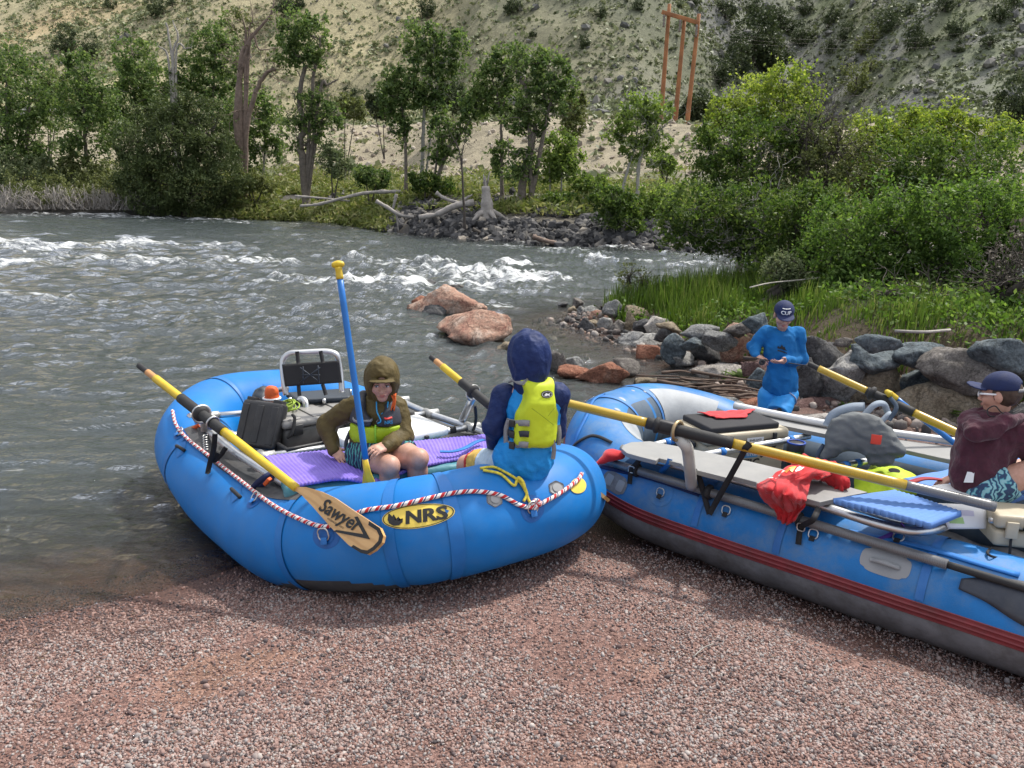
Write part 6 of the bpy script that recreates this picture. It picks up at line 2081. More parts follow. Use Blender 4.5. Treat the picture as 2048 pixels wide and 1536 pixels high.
# rub strake with three ridges
m = 25
aa = np.linspace(1.46, 1.74, m)
off = .003 + .005 * np.maximum(0, np.cos((aa - 1.46) / .28 * 2 * PI * 3)) ** 1.5
off[0] = off[-1] = .0
tt = np.linspace(0, R2.L, 400)
G = np.stack([R2.S(tt, np.full(400, a), o_) for a, o_ in zip(aa, off)], 1)
mesh('rub_strake', G.reshape(-1, 3), [(i * m + j, i * m + j + 1, (i + 1) * m + j + 1, (i + 1) * m + j) for i in range(399) for j in range(m - 1)], MT['strake'], raft2)
V = np.stack([R2.W(u, v, .12 + .02 * math.cos(u * 18)) for u in np.linspace(-.3, 3.5, 80) for v in np.linspace(-.62, .62, 8)])
mesh('floor', V, [(i * 8 + j, i * 8 + j + 1, i * 8 + j + 9, i * 8 + j + 8) for i in range(79) for j in range(7)], MT['oldgrey'], raft2)
# pale grey panels inside the far end
for q0, q1 in (((1243, 870), (1190, 835)), ((1335, 850), (1400, 840))):
 t0, t1 = R2.loc(*q0)[0], R2.loc(*q1)[0]
 mesh('pale_panel', *R2.strip(min(t0, t1) - .03, max(t0, t1) + .12, -1.75, -.35, .003, 20, 12), MT['palegrey'], raft2)
for q, wh in (((1228, 968), (.17, .12)), ((1768, 1122), (.24, .13))):
 t, a = R2.loc(*q)
 V2, F = rect2(*wh, round_=.7)
 p_ = mesh('grey_patch', R2.wrap(V2, t, a, -.0, .003), F, MT['oldgrey'] if wh[0] < .2 else MT['valve'], raft2)
 sg = R2.dirs(t, a)
 mb = MB()
 if wh[0] > .2:
  P = np.stack([R2.S(t + sg * x, a + .02, .006 + .022 * math.cos(x / .07 * PI / 2)) for x in np.linspace(-.07, .07, 9)])
  webbing(mb, P, .022, .004, ref=R2.nrm(t, a))
 else:
  for e in (-.042, .042):
   V2, F = rect2(.05, .07)
   mb.add(R2.wrap(V2 + np.array([e, 0]), t, a, 0, .006), F)
 mb.build('patch_handle', MT['valve'], p_)
for q in ((1172, 925), (1320, 985), (1450, 1022), (1628, 1068), (1797, 1075)):
 dring(R2, raft2, *q, MT['oldblue'], .075, w=.024)
mb = MB()
for q, k in (((1245, 795), .022), ((1266, 778), .012), ((1238, 818), .018), ((1290, 780), .010), ((1310, 790), .014)):
 t, a = R2.loc(*q)
 V2, F = disc2(k, k * 1.3, 14)
 mesh('worn_spot', R2.wrap(V2, t, a, 0, .002), F, MT['palegrey'], raft2)
FZ2 = .60
frame2 = thing('pipe_rig', R2.W(.9, 0, FZ2), 'silver pipe frame with grey deck boards on the worn raft', 'frame')
nr = np.stack([at_z(*q, FZ2) for q in ((1246, 898), (1300, 918), (1398, 943), (1498, 968), (1643, 1012), (1743, 1044), (1810, 1060), (1850, 1062), (1885, 1054), (1912, 1038))])
nr[0] = at_z(1244, 896, FZ2 + .01)
pipe('side_rail', catmull(nr, 8), .024, MT['alu'], frame2)
pipe('side_rail', catmull(np.stack([at_z(*q, FZ2 + .02) for q in ((1690, 1010), (1750, 1028), (1809, 1044), (1850, 1040))]), 8), .018, MT['alu'], frame2)
fr = np.stack([at_z(*q, .68) for q in ((1469, 811), (1560, 830), (1663, 849), (1786, 866), (1915, 884), (2010, 900))])
pipe('side_rail', catmull(fr, 8), .026, M('white_pipe', (.70, .71, .72), .4, .3, var=.06), frame2)
for p, q in (((1326, 886), (1380, 872)), ((1418, 908), (1618, 872)), ((1675, 934), (1803, 908))):
 A_, B_ = at_z(*p, FZ2), at_z(*q, FZ2)
 d_ = norm(B_ - A_)
 cb = pipe('crossbar', np.linspace(A_ - d_ * .08, B_, 8), .022, MT['alu'], frame2)
 for t in (.12, .3, .8):
  c_ = A_ * (1 - t) + B_ * t
  mb = MB()
  mb.tube(np.stack([c_ - d_ * .02, c_ + d_ * .02]), .025, 12)
  mb.build('strap_wrap', MT['bweb'], cb)
pipe('leg_pipe', np.stack([at_z(1752, 925, FZ2), at_z(1735, 952, .5), at_z(1722, 978, .42)]), .018, M('lime_pipe', (.42, .50, .12), .5), frame2)
BD = [(1243, 897), (1248, 889), (1262, 884), (1300, 882), (1360, 893), (1420, 905), (1500, 923), (1570, 939), (1650, 960), (1735, 984), (1700, 991), (1640, 1004), (1560, 983), (1516, 972), (1512, 964), (1466, 952), (1460, 957), (1420, 947), (1368, 934), (1362, 927), (1318, 916), (1312, 921), (1283, 914), (1254, 906)]
V, F = prism(np.stack([at_z(*q, .652) for q in BD]), .028, np.array([0, 0, 1.]), .004)
mesh('deck_board', V, F, MT['board'], frame2, smooth=False)
BD = [(1480, 824), (1545, 838), (1663, 862), (1790, 884), (1915, 908), (1990, 922), (1990, 945), (1912, 925), (1780, 895), (1660, 868), (1560, 851), (1490, 838)]
BD = [(1486, 822), (1560, 836), (1663, 857), (1790, 878), (1915, 894), (2010, 908), (2010, 945), (1912, 922), (1780, 893), (1660, 870), (1560, 850), (1500, 838)]
V, F = prism(np.stack([at_z(*q, .652) for q in BD]), .028, np.array([0, 0, 1.]), .004)
mesh('deck_board', V, F, MT['board'], frame2, smooth=False)
A_, B_ = at_z(1381, 965, .56), at_z(1374, 890, .84)
ost = pipe('oar_stand', catmull([at_z(1383, 972, .54), at_z(1380, 940, .68), at_z(1376, 905, .80), at_z(1372, 892, .845), at_z(1362, 880, .875), at_z(1357, 868, .90)], 5), .034, M('pale_tower', (.50, .49, .45), .5, .2, var=.1), frame2)
V, F, _ = ring(at_z(1355, 862, .93), R2.rt, (0, 0, 1), .052, .010, 20)
mesh('oarlock', V, F, M('bronze', (.40, .30, .17), .4, .8), ost)
A2, B2 = at_z(1358, 861, .93), at_z(1975, 1010, .74)
oar3 = oar('long braided yellow oar with a black sleeve across the worn raft', A2, B2, [(1052, 1072, 'rubber', 'handle_grip', .02), (1071, 1296, 'braid', 'shaft', .0265), (1294, 1466, 'rubber', 'sleeve', .033), (1464, 1812, 'braid', 'shaft', .028), (1808, 1990, 'greybraid', 'lower_shaft', .026)], 'oars of the rafts', stopper=(1314,))
mb = MB()
c_ = line_px(A2, B2, 1336)
d_ = norm(B2 - A2)
mb.box(c_ + [0, 0, .0], (.12, .05, .074), basis(d_), .012)
mb.build('clip', MT['black'], oar3)
A3, B3 = at_z(1620, 729, 1.08), at_z(1921, 869, .80)
oar4 = oar('far yellow oar ending in a black grip before the boulder wall', A3, B3, [(1617, 1640, 'rubber', 'handle_grip', .018), (1638, 1736, 'braid', 'shaft', .024), (1734, 1828, 'rubber', 'sleeve', .03), (1826, 1990, 'braid', 'shaft', .027)], 'oars of the rafts', stopper=(1744,))
# blue paddle leaning on the far oar
PA, PB = at_z(1931, 903, .62), line_px(A3, B3, 1772) + np.array([0, -.03, .05])
pd2 = thing('paddle', PA, 'blue shafted paddle with a yellow grip leaning on the far oar', 'paddle')
d_ = norm(PB - PA)
q_ = line_px(PA, PB, 1790)
pipe('shaft', np.linspace(PA, q_, 8), .018, bpy.data.materials['paddle_blue'], pd2, 14)
pipe('grip', np.linspace(q_ - d_ * .01, PB, 6), .0215, MT['yellow'], pd2, 14)
e_ = norm(np.cross(d_, [0, 0, 1]))
pipe('handle', catmull([PB - e_ * .03, PB + d_ * .012, PB + e_ * .03], 5), .018, MT['yellow'], pd2, 12)
sA, sB = R2.loc(1204, 919), R2.loc(1893, 1131)
A4, B4 = R2.S(*sA, .026), R2.S(*sB, .03)
oar5 = oar('grey wrapped spare oar strapped along the side of the worn raft', A4, B4, [(1202, 1232, 'greybraid', 'handle', .022), (1231, 1896, 'greybraid', 'shaft', .026), (1895, 2100, 'rubber', 'lower_shaft', (.018, .020))], 'oars of the rafts', stopper=(1418,))
t0, a0 = R2.loc(1925, 1150)
sg = R2.dirs(t0, a0)
bp_ = [(0, -.02, .03), (.12, -.07, .05), (.28, -.10, .10), (.48, -.10, .12), (.62, -.07, .09)]
G = np.zeros((len(bp_), 7, 3))
for i, (x, lo_a, hi_a) in enumerate(bp_):
 for j, y in enumerate(np.linspace(lo_a, hi_a, 7)):
  G[i, j] = R2.S(t0 + sg * x, a0 + y / .27 + .12, .012)
Gd = np.stack([catmull(G[:, j], 6) for j in range(7)], 1)
V, F = slab(Gd, .012)
mesh('blade', V, F, M('black_blade', (.028, .034, .05), .5, var=.3, vs=5, dirt=.5, dirtcol=(.10, .10, .10)), oar5)
for q in (1275, 1600):
 mb = MB()
 c_ = line_px(A4, B4, q)
 d_ = norm(B4 - A4)
 V, F, _ = ring(c_, np.cross(d_, [0, 0, 1]), np.cross(d_, np.cross(d_, [0, 0, 1])), .031, .012, 20)
 mb.add(V, F)
 mb.build('strap_wrap', MT['web'], oar5)
# blue straps with white print over the far end
mb = MB()
def onR2(pts, off=.004):
 return catmull([R2.S(*R2.loc(*q), off) for q in pts], 6)
webbing(mb, onR2([(1203, 772), (1185, 800), (1170, 830), (1155, 862), (1143, 895)]), .03, .003, ref=R2.nrm(*R2.loc(1170, 840)))
tag(mb.build('strap', MT['bweb']), 'blue strap with white print running over the far end of the worn raft', 'strap')
mb = MB()
webbing(mb, onR2([(1138, 905), (1152, 887), (1175, 875), (1200, 873), (1225, 885)], .012), .022, .003, ref=R2.nrm(*R2.loc(1175, 880)))
tag(mb.build('strap', MT['web']), 'black strap arching over the near shoulder of the worn raft', 'strap')
mb = MB()
webbing(mb, onR2([(1140, 902), (1170, 915), (1200, 930), (1300, 952), (1400, 988)], .004), .03, .003, ref=R2.nrm(*R2.loc(1300, 950)))
tag(mb.build('strap', MT['nweb']), 'dark blue strap lying along the upper side of the worn raft', 'strap')
mb = MB()
webbing(mb, catmull([at_z(1340, 918, .66), at_z(1336, 930, .62), R2.S(*R2.loc(1326, 945), .03), R2.S(*R2.loc(1318, 958), .012)], 5), .03)
tag(mb.build('strap', MT['bweb']), 'short blue strap over the near deck board rail', 'strap')
# black strap in a V from the oar
q_ = R2.S(*R2.loc(1422, 1026), .02)
mb = MB()
webbing(mb, np.linspace(line_px(A2, B2, 1496) + [0, -.01, .03], q_, 8), .032)
webbing(mb, catmull([line_px(A2, B2, 1496) + [0, -.03, .03], line_px(A2, B2, 1488) + [0, -.035, 0], line_px(A2, B2, 1490) + [0, 0, -.03]], 4), .034)
webbing(mb, catmull([q_, at_z(1408, 990, .5), at_z(1398, 955, .60), at_z(1385, 938, .66), at_z(1370, 932, .68)], 5), .032)
tag(mb.build('strap', MT['web']), 'black strap hanging in a V from the braided oar', 'strap')
for k, (pts, lab) in enumerate([([(1272, 905), (1278, 920), (1268, 945), (1260, 965)], 'black strap tying the spare oar near its handle'), ([(1638, 1015), (1625, 1040), (1606, 1060), (1596, 1085)], 'black strap with a steel buckle tying the spare oar by the red cloth')]):
 mb = MB()
 webbing(mb, catmull([at_z(*pts[0], .64), at_z(*pts[1], .60)] + [R2.S(*R2.loc(*q), .055 if i == 0 else .014) for i, q in enumerate(pts[2:])], 5), .03)
 s_ = tag(mb.build('strap', MT['web']), lab, 'strap')
 V, F, _ = ring(R2.S(*R2.loc(*pts[2]), .06), norm(np.cross(R2.nrm(*R2.loc(*pts[2])), [0, 0, 1])), (0, 0, 1), .02, .004, 16, .2)
 mesh('buckle', V, F, MT['steel'], s_)
mb = MB()
webbing(mb, catmull([at_z(1806, 1050, .63), R2.S(*R2.loc(1800, 1062), .03), R2.S(*R2.loc(1780, 1070), .012), R2.S(*R2.loc(1757, 1080), .006)], 5), .026)
tag(mb.build('strap', M('purple_webbing', (.10, .04, .30), .7)), 'purple strap end below the blue foam pad', 'strap')
mb = MB()
webbing(mb, onR2([(1700, 1062), (1800, 1080), (1880, 1100), (1960, 1125), (2040, 1150)], .005), .03, .003, ref=R2.nrm(*R2.loc(1880, 1100)))
tag(mb.build('strap', MT['bweb']), 'blue strap running forward along the worn raft under the tan case', 'strap')
# ================================================================== GEAR IN RAFT ONE
RB1 = np.stack([R1.rt, -R1.d, np.array([0, 0, 1.])], 1)      # across, away, up
RB2 = np.stack([R2.rt, -R2.d, np.array([0, 0, 1.])], 1)
def tilt(R, ax, deg):
 a = norm(ax)
 c, s = math.cos(math.radians(deg)), math.sin(math.radians(deg))
 K = np.array([[0, -a[2], a[1]], [a[2], 0, -a[0]], [-a[1], a[0], 0]])
 return (np.eye(3) + s * K + (1 - c) * K @ K) @ R
def part_box(name, c, size, R, bev, mat, parent, **kw):
 V, F = rbox(c, size, R, bev, 3)
 return mesh(name, V, F, mat, parent, **kw)
c = at_z(622, 828, .71)
g = thing('storage_box', c - [0, 0, .4], 'dark grey hard storage box in front of the mesh rowing seat', 'box')
part_box('body', c - [0, 0, .19], (.52, .34, .34), RB1, .03, MT['dgrey'], g)
ld_ = part_box('lid', c + [0, 0, .002], (.54, .36, .05), RB1, .02, MT['mgrey'], g)
for k in (-.2, 0., .2):
 part_box('lid_rib', c + RB1[:, 0] * k + [0, 0, .03], (.12, .31, .012), RB1, .005, MT['mgrey'], ld_)
for k in (-.18, .18):
 part_box('latch', c + RB1[:, 0] * k - RB1[:, 1] * .185 - [0, 0, .03], (.07, .02, .07), RB1, .006, MT['black'], g)
# black waterproof case with its lid up
c = at_z(524, 868, .64)
g = thing('waterproof_case', c - [0, 0, .3], 'black waterproof case standing open beside the yellow oar', 'case')
Rt = tilt(RB1, RB1[:, 1], 24)
Rt = tilt(Rt, np.array([0, 0, 1.]), 30)
l_ = part_box('lid', c + [0, 0, .06], (.09, .30, .30), Rt, .028, MT['black'], g)
for k in (-.11, 0., .11):
 part_box('rib', c + [0, 0, .06] + Rt[:, 1] * k + Rt[:, 0] * .045, (.012, .05, .24), Rt, .005, MT['black'], l_)
 part_box('rib', c + [0, 0, .06] + Rt[:, 1] * k - Rt[:, 0] * .045, (.012, .05, .24), Rt, .005, MT['black'], l_)
for k in (-.1, .1):
 part_box('latch', c + [0, 0, .06] + Rt[:, 1] * k + Rt[:, 2] * .155, (.06, .06, .025), Rt, .006, MT['black'], g)
mb = MB()
mb.tube(catmull([c + Rt[:, 1] * -.19 + Rt[:, 2] * .0, c + Rt[:, 1] * -.215 + Rt[:, 2] * .03, c + Rt[:, 1] * -.215 + Rt[:, 2] * .12, c + Rt[:, 1] * -.19 + Rt[:, 2] * .15], 5), .010, 8)
mb.build('handle', MT['rubber'], g)
b_ = at_z(560, 893, .45)
part_box('body', b_ - [0, 0, .1], (.30, .30, .20), RB1, .03, MT['black'], g)
# black milk crate with a towel
c = at_z(602, 880, .61)
g = thing('crate', c - [0, 0, .3], 'black plastic crate with a grey towel inside it', 'crate')
mb = MB()
w, d_, h = .30, .26, .26
for sx, sy, lx, ly in ((1, 0, .014, d_), (-1, 0, .014, d_), (0, 1, w - .016, .014), (0, -1, w - .016, .014)):
 mb.box(c + RB1 @ np.array([sx * w / 2, sy * d_ / 2, -h / 2]), (lx, ly, h), RB1, .003)
mb.box(c - [0, 0, h], (w - .02, d_ - .02, .012), RB1)
mb.build('wall', MT['black'], g)
mb = MB()
q_ = [c + RB1 @ np.array([a * w / 2, b * d_ / 2, 0]) for a, b in ((1, 1), (-1, 1), (-1, -1), (1, -1))]
mb.tube(np.array([q_[i] * (1 - t) + q_[(i + 1) % 4] * t for i in range(4) for t in np.linspace(0, 1, 6, endpoint=False)]), .013, 8, closed=True)
mb.build('rim', MT['black'], g)
tw_c = c - [0, 0, .13]
sdf('towel', lambda P: s_ell(P, tw_c, (.13, .12, .07)) + .02 * fbm(P * 14, 3) - .03 * np.abs(fbm(P * 9 + 3, 2)), tw_c - .2, tw_c + .2, .01, M('grey_towel', (.20, .17, .17), .95, var=.2, bump=.6, bs=200), label='crumpled grey towel lying inside the black crate', cat='towel')
# orange throw bag, green rope coil
c = at_z(545, 826, .73)
g = thing('throw_bag', c, 'orange and white throw bag standing on the grey storage box', 'bag')
sdf('bag', lambda P: smin(s_cap(P, c + [0, 0, .04], c + [0, 0, .13], .052, .045), s_ell(P, c + [.0, 0, .16], (.035, .035, .02)), .02) + .006 * fbm(P * 22, 2), c - .12, c + np.array([.12, .12, .25]), .007, MT['orange'], g)
mb = MB()
for z in (.05, .10):
 V, F, _ = ring(c + [0, 0, z], (1, 0, 0), (0, 1, 0), .052, .008, 20)
 mb.add(V, F)
mb.build('reflective_band', MT['white'], g)
c2 = at_z(573, 818, .75)
mb = MB()
for k in range(9):
 V, F, _ = ring(c2 + rng.normal(size=3) * .014 + [0, 0, .006 * k], norm(rng.normal(size=3) * .25 + [1, 0, 0]), norm(rng.normal(size=3) * .2 + [0, 1, .2]), .035 + .025 * rng.uniform(), .005, 24)
 mb.add(V, F)
tag(mb.build('rope_coil', MT['grnrope']), 'tangled green and yellow rope behind the orange throw bag', 'rope')
c3 = at_z(530, 815, .68)
sdf('dry_bag', lambda P: s_ell(P, c3, (.10, .13, .14)) + .02 * fbm(P * 8, 3), c3 - .24, c3 + .24, .012, MT['navyv'], label='black bag tucked behind the orange throw bag', cat='bag')
c = at_z(777, 866, .66)
g = thing('cooler', c - [0, 0, .36], 'white cooler in the raft half hidden by the boy in olive', 'cooler')
part_box('body', c - [0, 0, .19], (.66, .36, .30), RB1, .03, MT['white'], g)
part_box('lid', c, (.68, .38, .06), RB1, .022, MT['white'], g)
lw = c + RB1 @ np.array([.16, -.195, -.01])
part_box('latch', lw, (.03, .02, .03), RB1, .004, MT['black'], g)
# teal cushion, purple foam mat
MZ = .655
fl = lambda px, py, z=MZ: at_z(px, py, z)
A_, B_, C_, D_ = fl(528, 912), fl(968, 868), fl(975, 905), fl(590, 970)
G = quadgrid(A_, B_, C_, D_, 260, 26)
u_ = np.linspace(0, 1, 260)[:, None]
v_ = np.linspace(0, 1, 26)[None, :]
fr_ = norm(D_ - A_)
G += fr_ * (.02 * np.sin(u_ * PI) + .045 * np.exp(-((u_ - .33) / .14) ** 2))[..., None] * (v_[..., None] ** 1.5)
G[..., 2] += .0026 * np.sin(u_ * 2 * PI * 58 + 3 * v_) - .03 * np.exp(-((u_ - .40) / .13) ** 2) * v_ ** 1.6 + .012 * np.exp(-((u_ - .16) / .1) ** 2) * v_ + .008 * fbm(np.stack([u_ * 6 + v_ * 0, v_ * 3 + u_ * 0, u_ * 0 + v_ * 0], -1), 2)
tag(mesh('foam_mat', *slab(G, .016), MT['purple']), 'ribbed purple foam mat the boy in olive sits on', 'mat')
ac = norm(B_ - A_)
for k, (t0, t1) in enumerate(((.02, .47), (.48, .99))):
 Lc = np.linalg.norm(B_ - A_) * (t1 - t0) / 2
 cm = (A_ + D_) / 2 * (1 - (t0 + t1) / 2) + (B_ + C_) / 2 * (t0 + t1) / 2 - np.array([0, 0, .064])
 dpt = np.linalg.norm(D_ - A_) / 2 * (1 if k == 0 else .93)
 Rm = np.stack([ac, norm(np.cross([0, 0, 1], ac)), [0, 0, 1]], 1)
 sdf('cushion', lambda P: s_box(P, cm, (Lc, dpt, .045), .04, Rm) + .006 * fbm(P * 9, 3), cm - np.array([1, .9, .12]), cm + np.array([1, .9, .12]), .014, MT['teal'], label=['teal vinyl cushion under the end of the purple mat by the wooden blade', 'teal vinyl cushion under the purple mat beside the navy sleeve'][k], cat='cushion', group='teal cushions')
cb_ = (A_ + B_ + C_ + D_) / 4 - np.array([0, 0, .28])
g = thing('bench_box', cb_ - [0, 0, .16], 'dark box bench under the teal cushions with buckled straps', 'bench')
part_box('body', cb_, (1.25, .34, .32), Rm, .02, MT['navyv'], g)
for k, m_ in zip((.05, .2, .34, .48), ('green', 'web', 'nweb', 'web')):
 part_box('strap', cb_ + Rm @ np.array([k, -.172, .02]), (.05, .008, .26), Rm, .002, MT[m_] if m_ != 'green' else M('green_webbing', (.015, .10, .05), .7), g)
# ================================================================== GEAR IN RAFT TWO
# tan cooler with pad, stickers and red shirt
c = at_z(1463, 858, .645)
g = thing('cooler', c - [0, 0, .4], 'tan hard cooler with stickers on the deck of the worn raft', 'cooler')
ax = norm(at_z(1555, 880, .62) - at_z(1372, 898, .62))
ax[2] = 0
ax = norm(ax)
RC = np.stack([ax, np.cross([0, 0, 1], ax), [0, 0, 1]], 1)
cw = .62
part_box('body', c - [0, 0, .20], (cw, .36, .32), RC, .03, MT['tan'], g)
l_ = part_box('lid', c, (cw + .03, .39, .075), RC, .025, MT['tan'], g)
for k in (-.14, .2):
 part_box('latch', c + RC @ np.array([k, -.20, -.03]), (.03, .018, .10), RC, .006, MT['rubber'], g)
part_box('handle', c + RC @ np.array([-cw / 2 - .02, 0, -.06]), (.02, .16, .04), RC, .008, MT['black'], g)
def sticker(name, x, z, w, h, mat, txt=None, tmat='ink', ts=.03, y=-.182, rot=0.):
 p = c + RC @ np.array([x, y, z])
 cr, sr = math.cos(rot), math.sin(rot)
 ex, ey = RC[:, 0] * cr + RC[:, 2] * sr, RC[:, 2] * cr - RC[:, 0] * sr
 if w:
  V = np.array([p + ex * a * w / 2 + ey * b * h / 2 for a, b in ((-1, -1), (1, -1), (1, 1), (-1, 1))])
  s_ = mesh(name, V, [(0, 1, 2, 3)], mat, g, smooth=False)
 else:
  s_ = g
 if txt:
  V2, F = text_mesh(txt, ts, True)
  mesh('lettering', p + V2[:, :1] * ex + V2[:, 1:] * ey - RC[:, 1] * .003, F, MT[tmat], s_, smooth=False)
sticker('sticker', .05, -.02, .13, .035, MT['white'], 'RIVER RATS', 'ink', .018, y=-.198)
sticker('sticker', .03, -.115, .12, .06, M('sticker_blue', (.10, .34, .62), .5), 'HIRE', 'whiteink', .05)
sticker('sticker', .13, -.10, .07, .09, MT['black'], None, rot=.5)
sticker('lettering', .02, -.185, 0, 0, None, 'RTIC', 'ink', .085)
p = c + RC @ np.array([.205, -.183, -.12])
mb = MB()
for k in range(6):
 a = k * PI / 3
 d_ = RC[:, 0] * math.cos(a) + RC[:, 2] * math.sin(a)
 e_ = RC[:, 2] * math.cos(a) - RC[:, 0] * math.sin(a)
 mb.add(np.array([p, p + d_ * .026 + e_ * .008, p + d_ * .036, p + d_ * .026 - e_ * .008]), [(0, 1, 2, 3)])
mb.build('flower_mark', MT['ink'], g)
pc = c + np.array([0, .0, .055]) + RC @ np.array([-.015, .0, 0])
part_box('seat_pad', pc, (.54, .34, .045), RC, .014, M('black_foam', (.022, .022, .026), .8), None, label='black foam seat pad on top of the tan cooler', cat='pad')
tz = pc[2] + .028
G = quadgrid(at_z(1396, 826, tz), at_z(1508, 820, tz), at_z(1487, 834, tz), at_z(1432, 838, tz), 26, 14)
G[..., 2] += .006 + .012 * np.abs(fbm(G * 9, 3))
G[..., :2] += .03 * np.stack([fbm(G * 7 + 3, 2), fbm(G * 7 + 9, 2)], -1)
tag(mesh('shirt', *slab(G, .006), MT['red']), 'red shirt spread on the black pad of the tan cooler', 'shirt')
# grey life vest slumped on the far deck board
c = at_z(1722, 872, .78)
ex = norm(at_z(1790, 885, .78) - at_z(1660, 880, .78))
fwd = norm(np.array([CC[0] - c[0], CC[1] - c[1], .6]))
ez = norm(np.array([0, 0, 1.]) - fwd * fwd[2])
ex = norm(np.cross(ez, fwd)) * -1
if ex[0] < 0: ex = -ex
RV = np.stack([ex, -fwd, ez], 1)
def vest(P):
 q = (P - c) @ RV
 w = np.stack([q[:, 0] + .10 * q[:, 2], q[:, 1] + .9 * q[:, 0] ** 2, q[:, 2]], 1)
 d = smin(s_ell(w, (.0, .02, -.03), (.205, .085, .175)), s_box(w, (.0, .02, -.07), (.19, .06, .10), .055), .03)
 d = smin(d, s_cap(w, (.12, .02, -.02), (.205, .05, -.05), .07, .045), .04)
 d = smin(d, s_cap(w, (-.12, .02, -.06), (-.19, .0, -.15), .06, .04), .04)
 d = smax(d, -s_cap(w, (-.045, -.3, -.175), (-.045, .3, -.175), .082), .03)
 d = smax(d, -(w[:, 2] + .175), .03)
 return d + .009 * fbm(P * 9, 3) + .016 * np.abs(fbm(P * np.array([9, 9, 16]), 2)) - .003
g = thing('life_vest', c - [0, 0, .16], 'grey life vest with a red square lying on the far deck board', 'life vest')
vm = M('vest_grey', (.115, .125, .13), .7, var=.12, vs=8, bump=.3, bs=140)
sdf('body', vest, c - .36, c + .36, .0105, vm, g)
lm = M('vest_lining', (.27, .32, .38), .75, var=.15, bump=.3, bs=140)
V = lambda x, y, z: c + RV @ np.array([x, y, z])
mb = MB()
for pts, w in (([(-.20, .07, .02), (-.17, .08, .10), (-.08, .07, .155), (.0, .08, .17)], .055), ([(.0, .04, .12), (.05, .06, .19), (.10, .09, .20), (.13, .11, .15)], .036), ([(.10, .02, .10), (.14, .05, .15), (.15, .09, .12)], .03)):
 webbing(mb, catmull([V(*p) for p in pts], 6), w, .006, ref=norm(-RV[:, 1] + .5 * RV[:, 2]))
mb.build('shoulder_strap', lm, g)
mb = MB()
for pts, w in (([(.14, -.03, .12), (.17, 0, .20), (.13, .04, .25)], .025), ([(-.2, -.02, -.08), (-.23, -.03, -.16), (-.21, -.02, -.24)], .026), ([(-.17, -.05, -.10), (-.185, -.07, -.18), (-.17, -.05, -.26)], .02)):
 webbing(mb, catmull([V(*p) for p in pts], 6), w, .004, ref=-RV[:, 1])
mb.build('strap', M('slate_webbing', (.05, .075, .11), .75), g)
V4 = np.array([V(.085 + .033 * a, -.125, .0 + .033 * b) + [0, 0, 0] for a, b in ((-1, -1), (1, -1), (1, 1), (-1, 1))])
bp_ = V(.085, -.3, -.0)
for _k in range(60): bp_ = bp_ + RV[:, 1] * max(float(vest(bp_[None])[0]), 0) * .7
part_box('badge', bp_, (.058, .014, .058), tilt(RV, RV[:, 0], -12), .002, M('badge_red', (.65, .045, .02), .5), g)
# lime vest half hidden between the pads
c = at_z(1778, 965, .50)
g = thing('life_vest', c - [0, 0, .1], 'lime yellow life vest wedged under the blue foam pads', 'life vest')
lime = M('vest_lime', (.46, .62, .012), .65, var=.1, vs=6, bump=.3, bs=140, dirt=.25, dirtcol=(.35, .42, .05), ds=5)
sdf('body', lambda P: smin(s_ell(P, c, (.2, .15, .085)), s_ell(P, c + [-.12, -.1, -.05], (.13, .1, .07)), .06) + .012 * fbm(P * 7, 3), c - .36, c + .36, .013, lime, g)
V2, F = disc2(.034, .017, 24)
e1 = norm(np.array([1, -.2, 0]))
mesh('emblem', *flat_on(V2, F, c + [0, -.04, .089], e1, np.array([.1, .7, .7]), .006), MT['ink'], g)
c = at_z(1591, 900, .60)
g = thing('mug', c - [0, 0, .1], 'black insulated mug with a blue rim and green print', 'mug')
mb = MB()
mb.tube(np.stack([c + [0, 0, z] for z in (-.10, -.08, .0, .045, .05)]), np.array([.046, .05, .055, .058, .055]), 24)
mb.build('body', MT['black'], g)
V, F, _ = ring(c + [0, 0, .052], (1, 0, 0), (0, 1, 0), .054, .006, 28)
mesh('rim', V, F, M('rim_blue', (.01, .06, .35), .4), g)
V2, F = text_mesh('GSI', .045, True, .2)
mesh('lettering', np.stack([c + np.array([.0585 * math.sin(x / .0585 - .35), -.0585 * math.cos(x / .0585 - .35), y - .012]) for x, y in V2 * np.array([1, .9])]), F, MT['green'], g)
# red sweatshirt drooping over the near board
rows = [[(1612, 934, .74), (1640, 928, .75), (1672, 948, .71)], [(1560, 948, .72), (1600, 942, .77), (1650, 952, .74)], [(1524, 962, .70), (1568, 962, .76), (1622, 966, .71)], [(1516, 978, .70), (1562, 990, .73), (1616, 1000, .69)], [(1546, 1008, .56), (1576, 1016, .58), (1608, 1008, .56)], [(1556, 1030, .50), (1574, 1044, .49), (1594, 1036, .49)]]
G = np.array([[at_z(*p) if i < 4 else at_y(p[0], p[1] + 3, at_z(p[0], 986 + (p[0] - 1572) * .3, .66)[1] - .045) for p in r] for i, r in enumerate(rows)])
G = np.stack([catmull(G[:, j], 12) for j in range(3)], 1)
G = np.stack([catmull(G[i], 20) for i in range(len(G))])
n_, m_ = G.shape[:2]
v_, u_ = np.meshgrid(np.linspace(0, 1, n_), np.linspace(0, 1, m_), indexing='ij')
wv_ = fbm(np.stack([u_ * 3, v_ * 2.2, u_ * 0], -1), 3)
fold = .016 * np.sin(2 * PI * (2.6 * u_ + .9 * wv_ + .5 * v_)) * (.35 + .65 * v_) + .03 * (np.abs(fbm(np.stack([u_ * 4.5 + wv_, v_ * 3, u_ * 0 + 4], -1), 3)) - .25) + .012 * wv_
N_ = norm(np.cross(np.gradient(G, axis=0), np.gradient(G, axis=1)))
N_ *= np.sign((N_ * (CC - G)).sum(-1, keepdims=True))
G += N_ * fold[..., None]
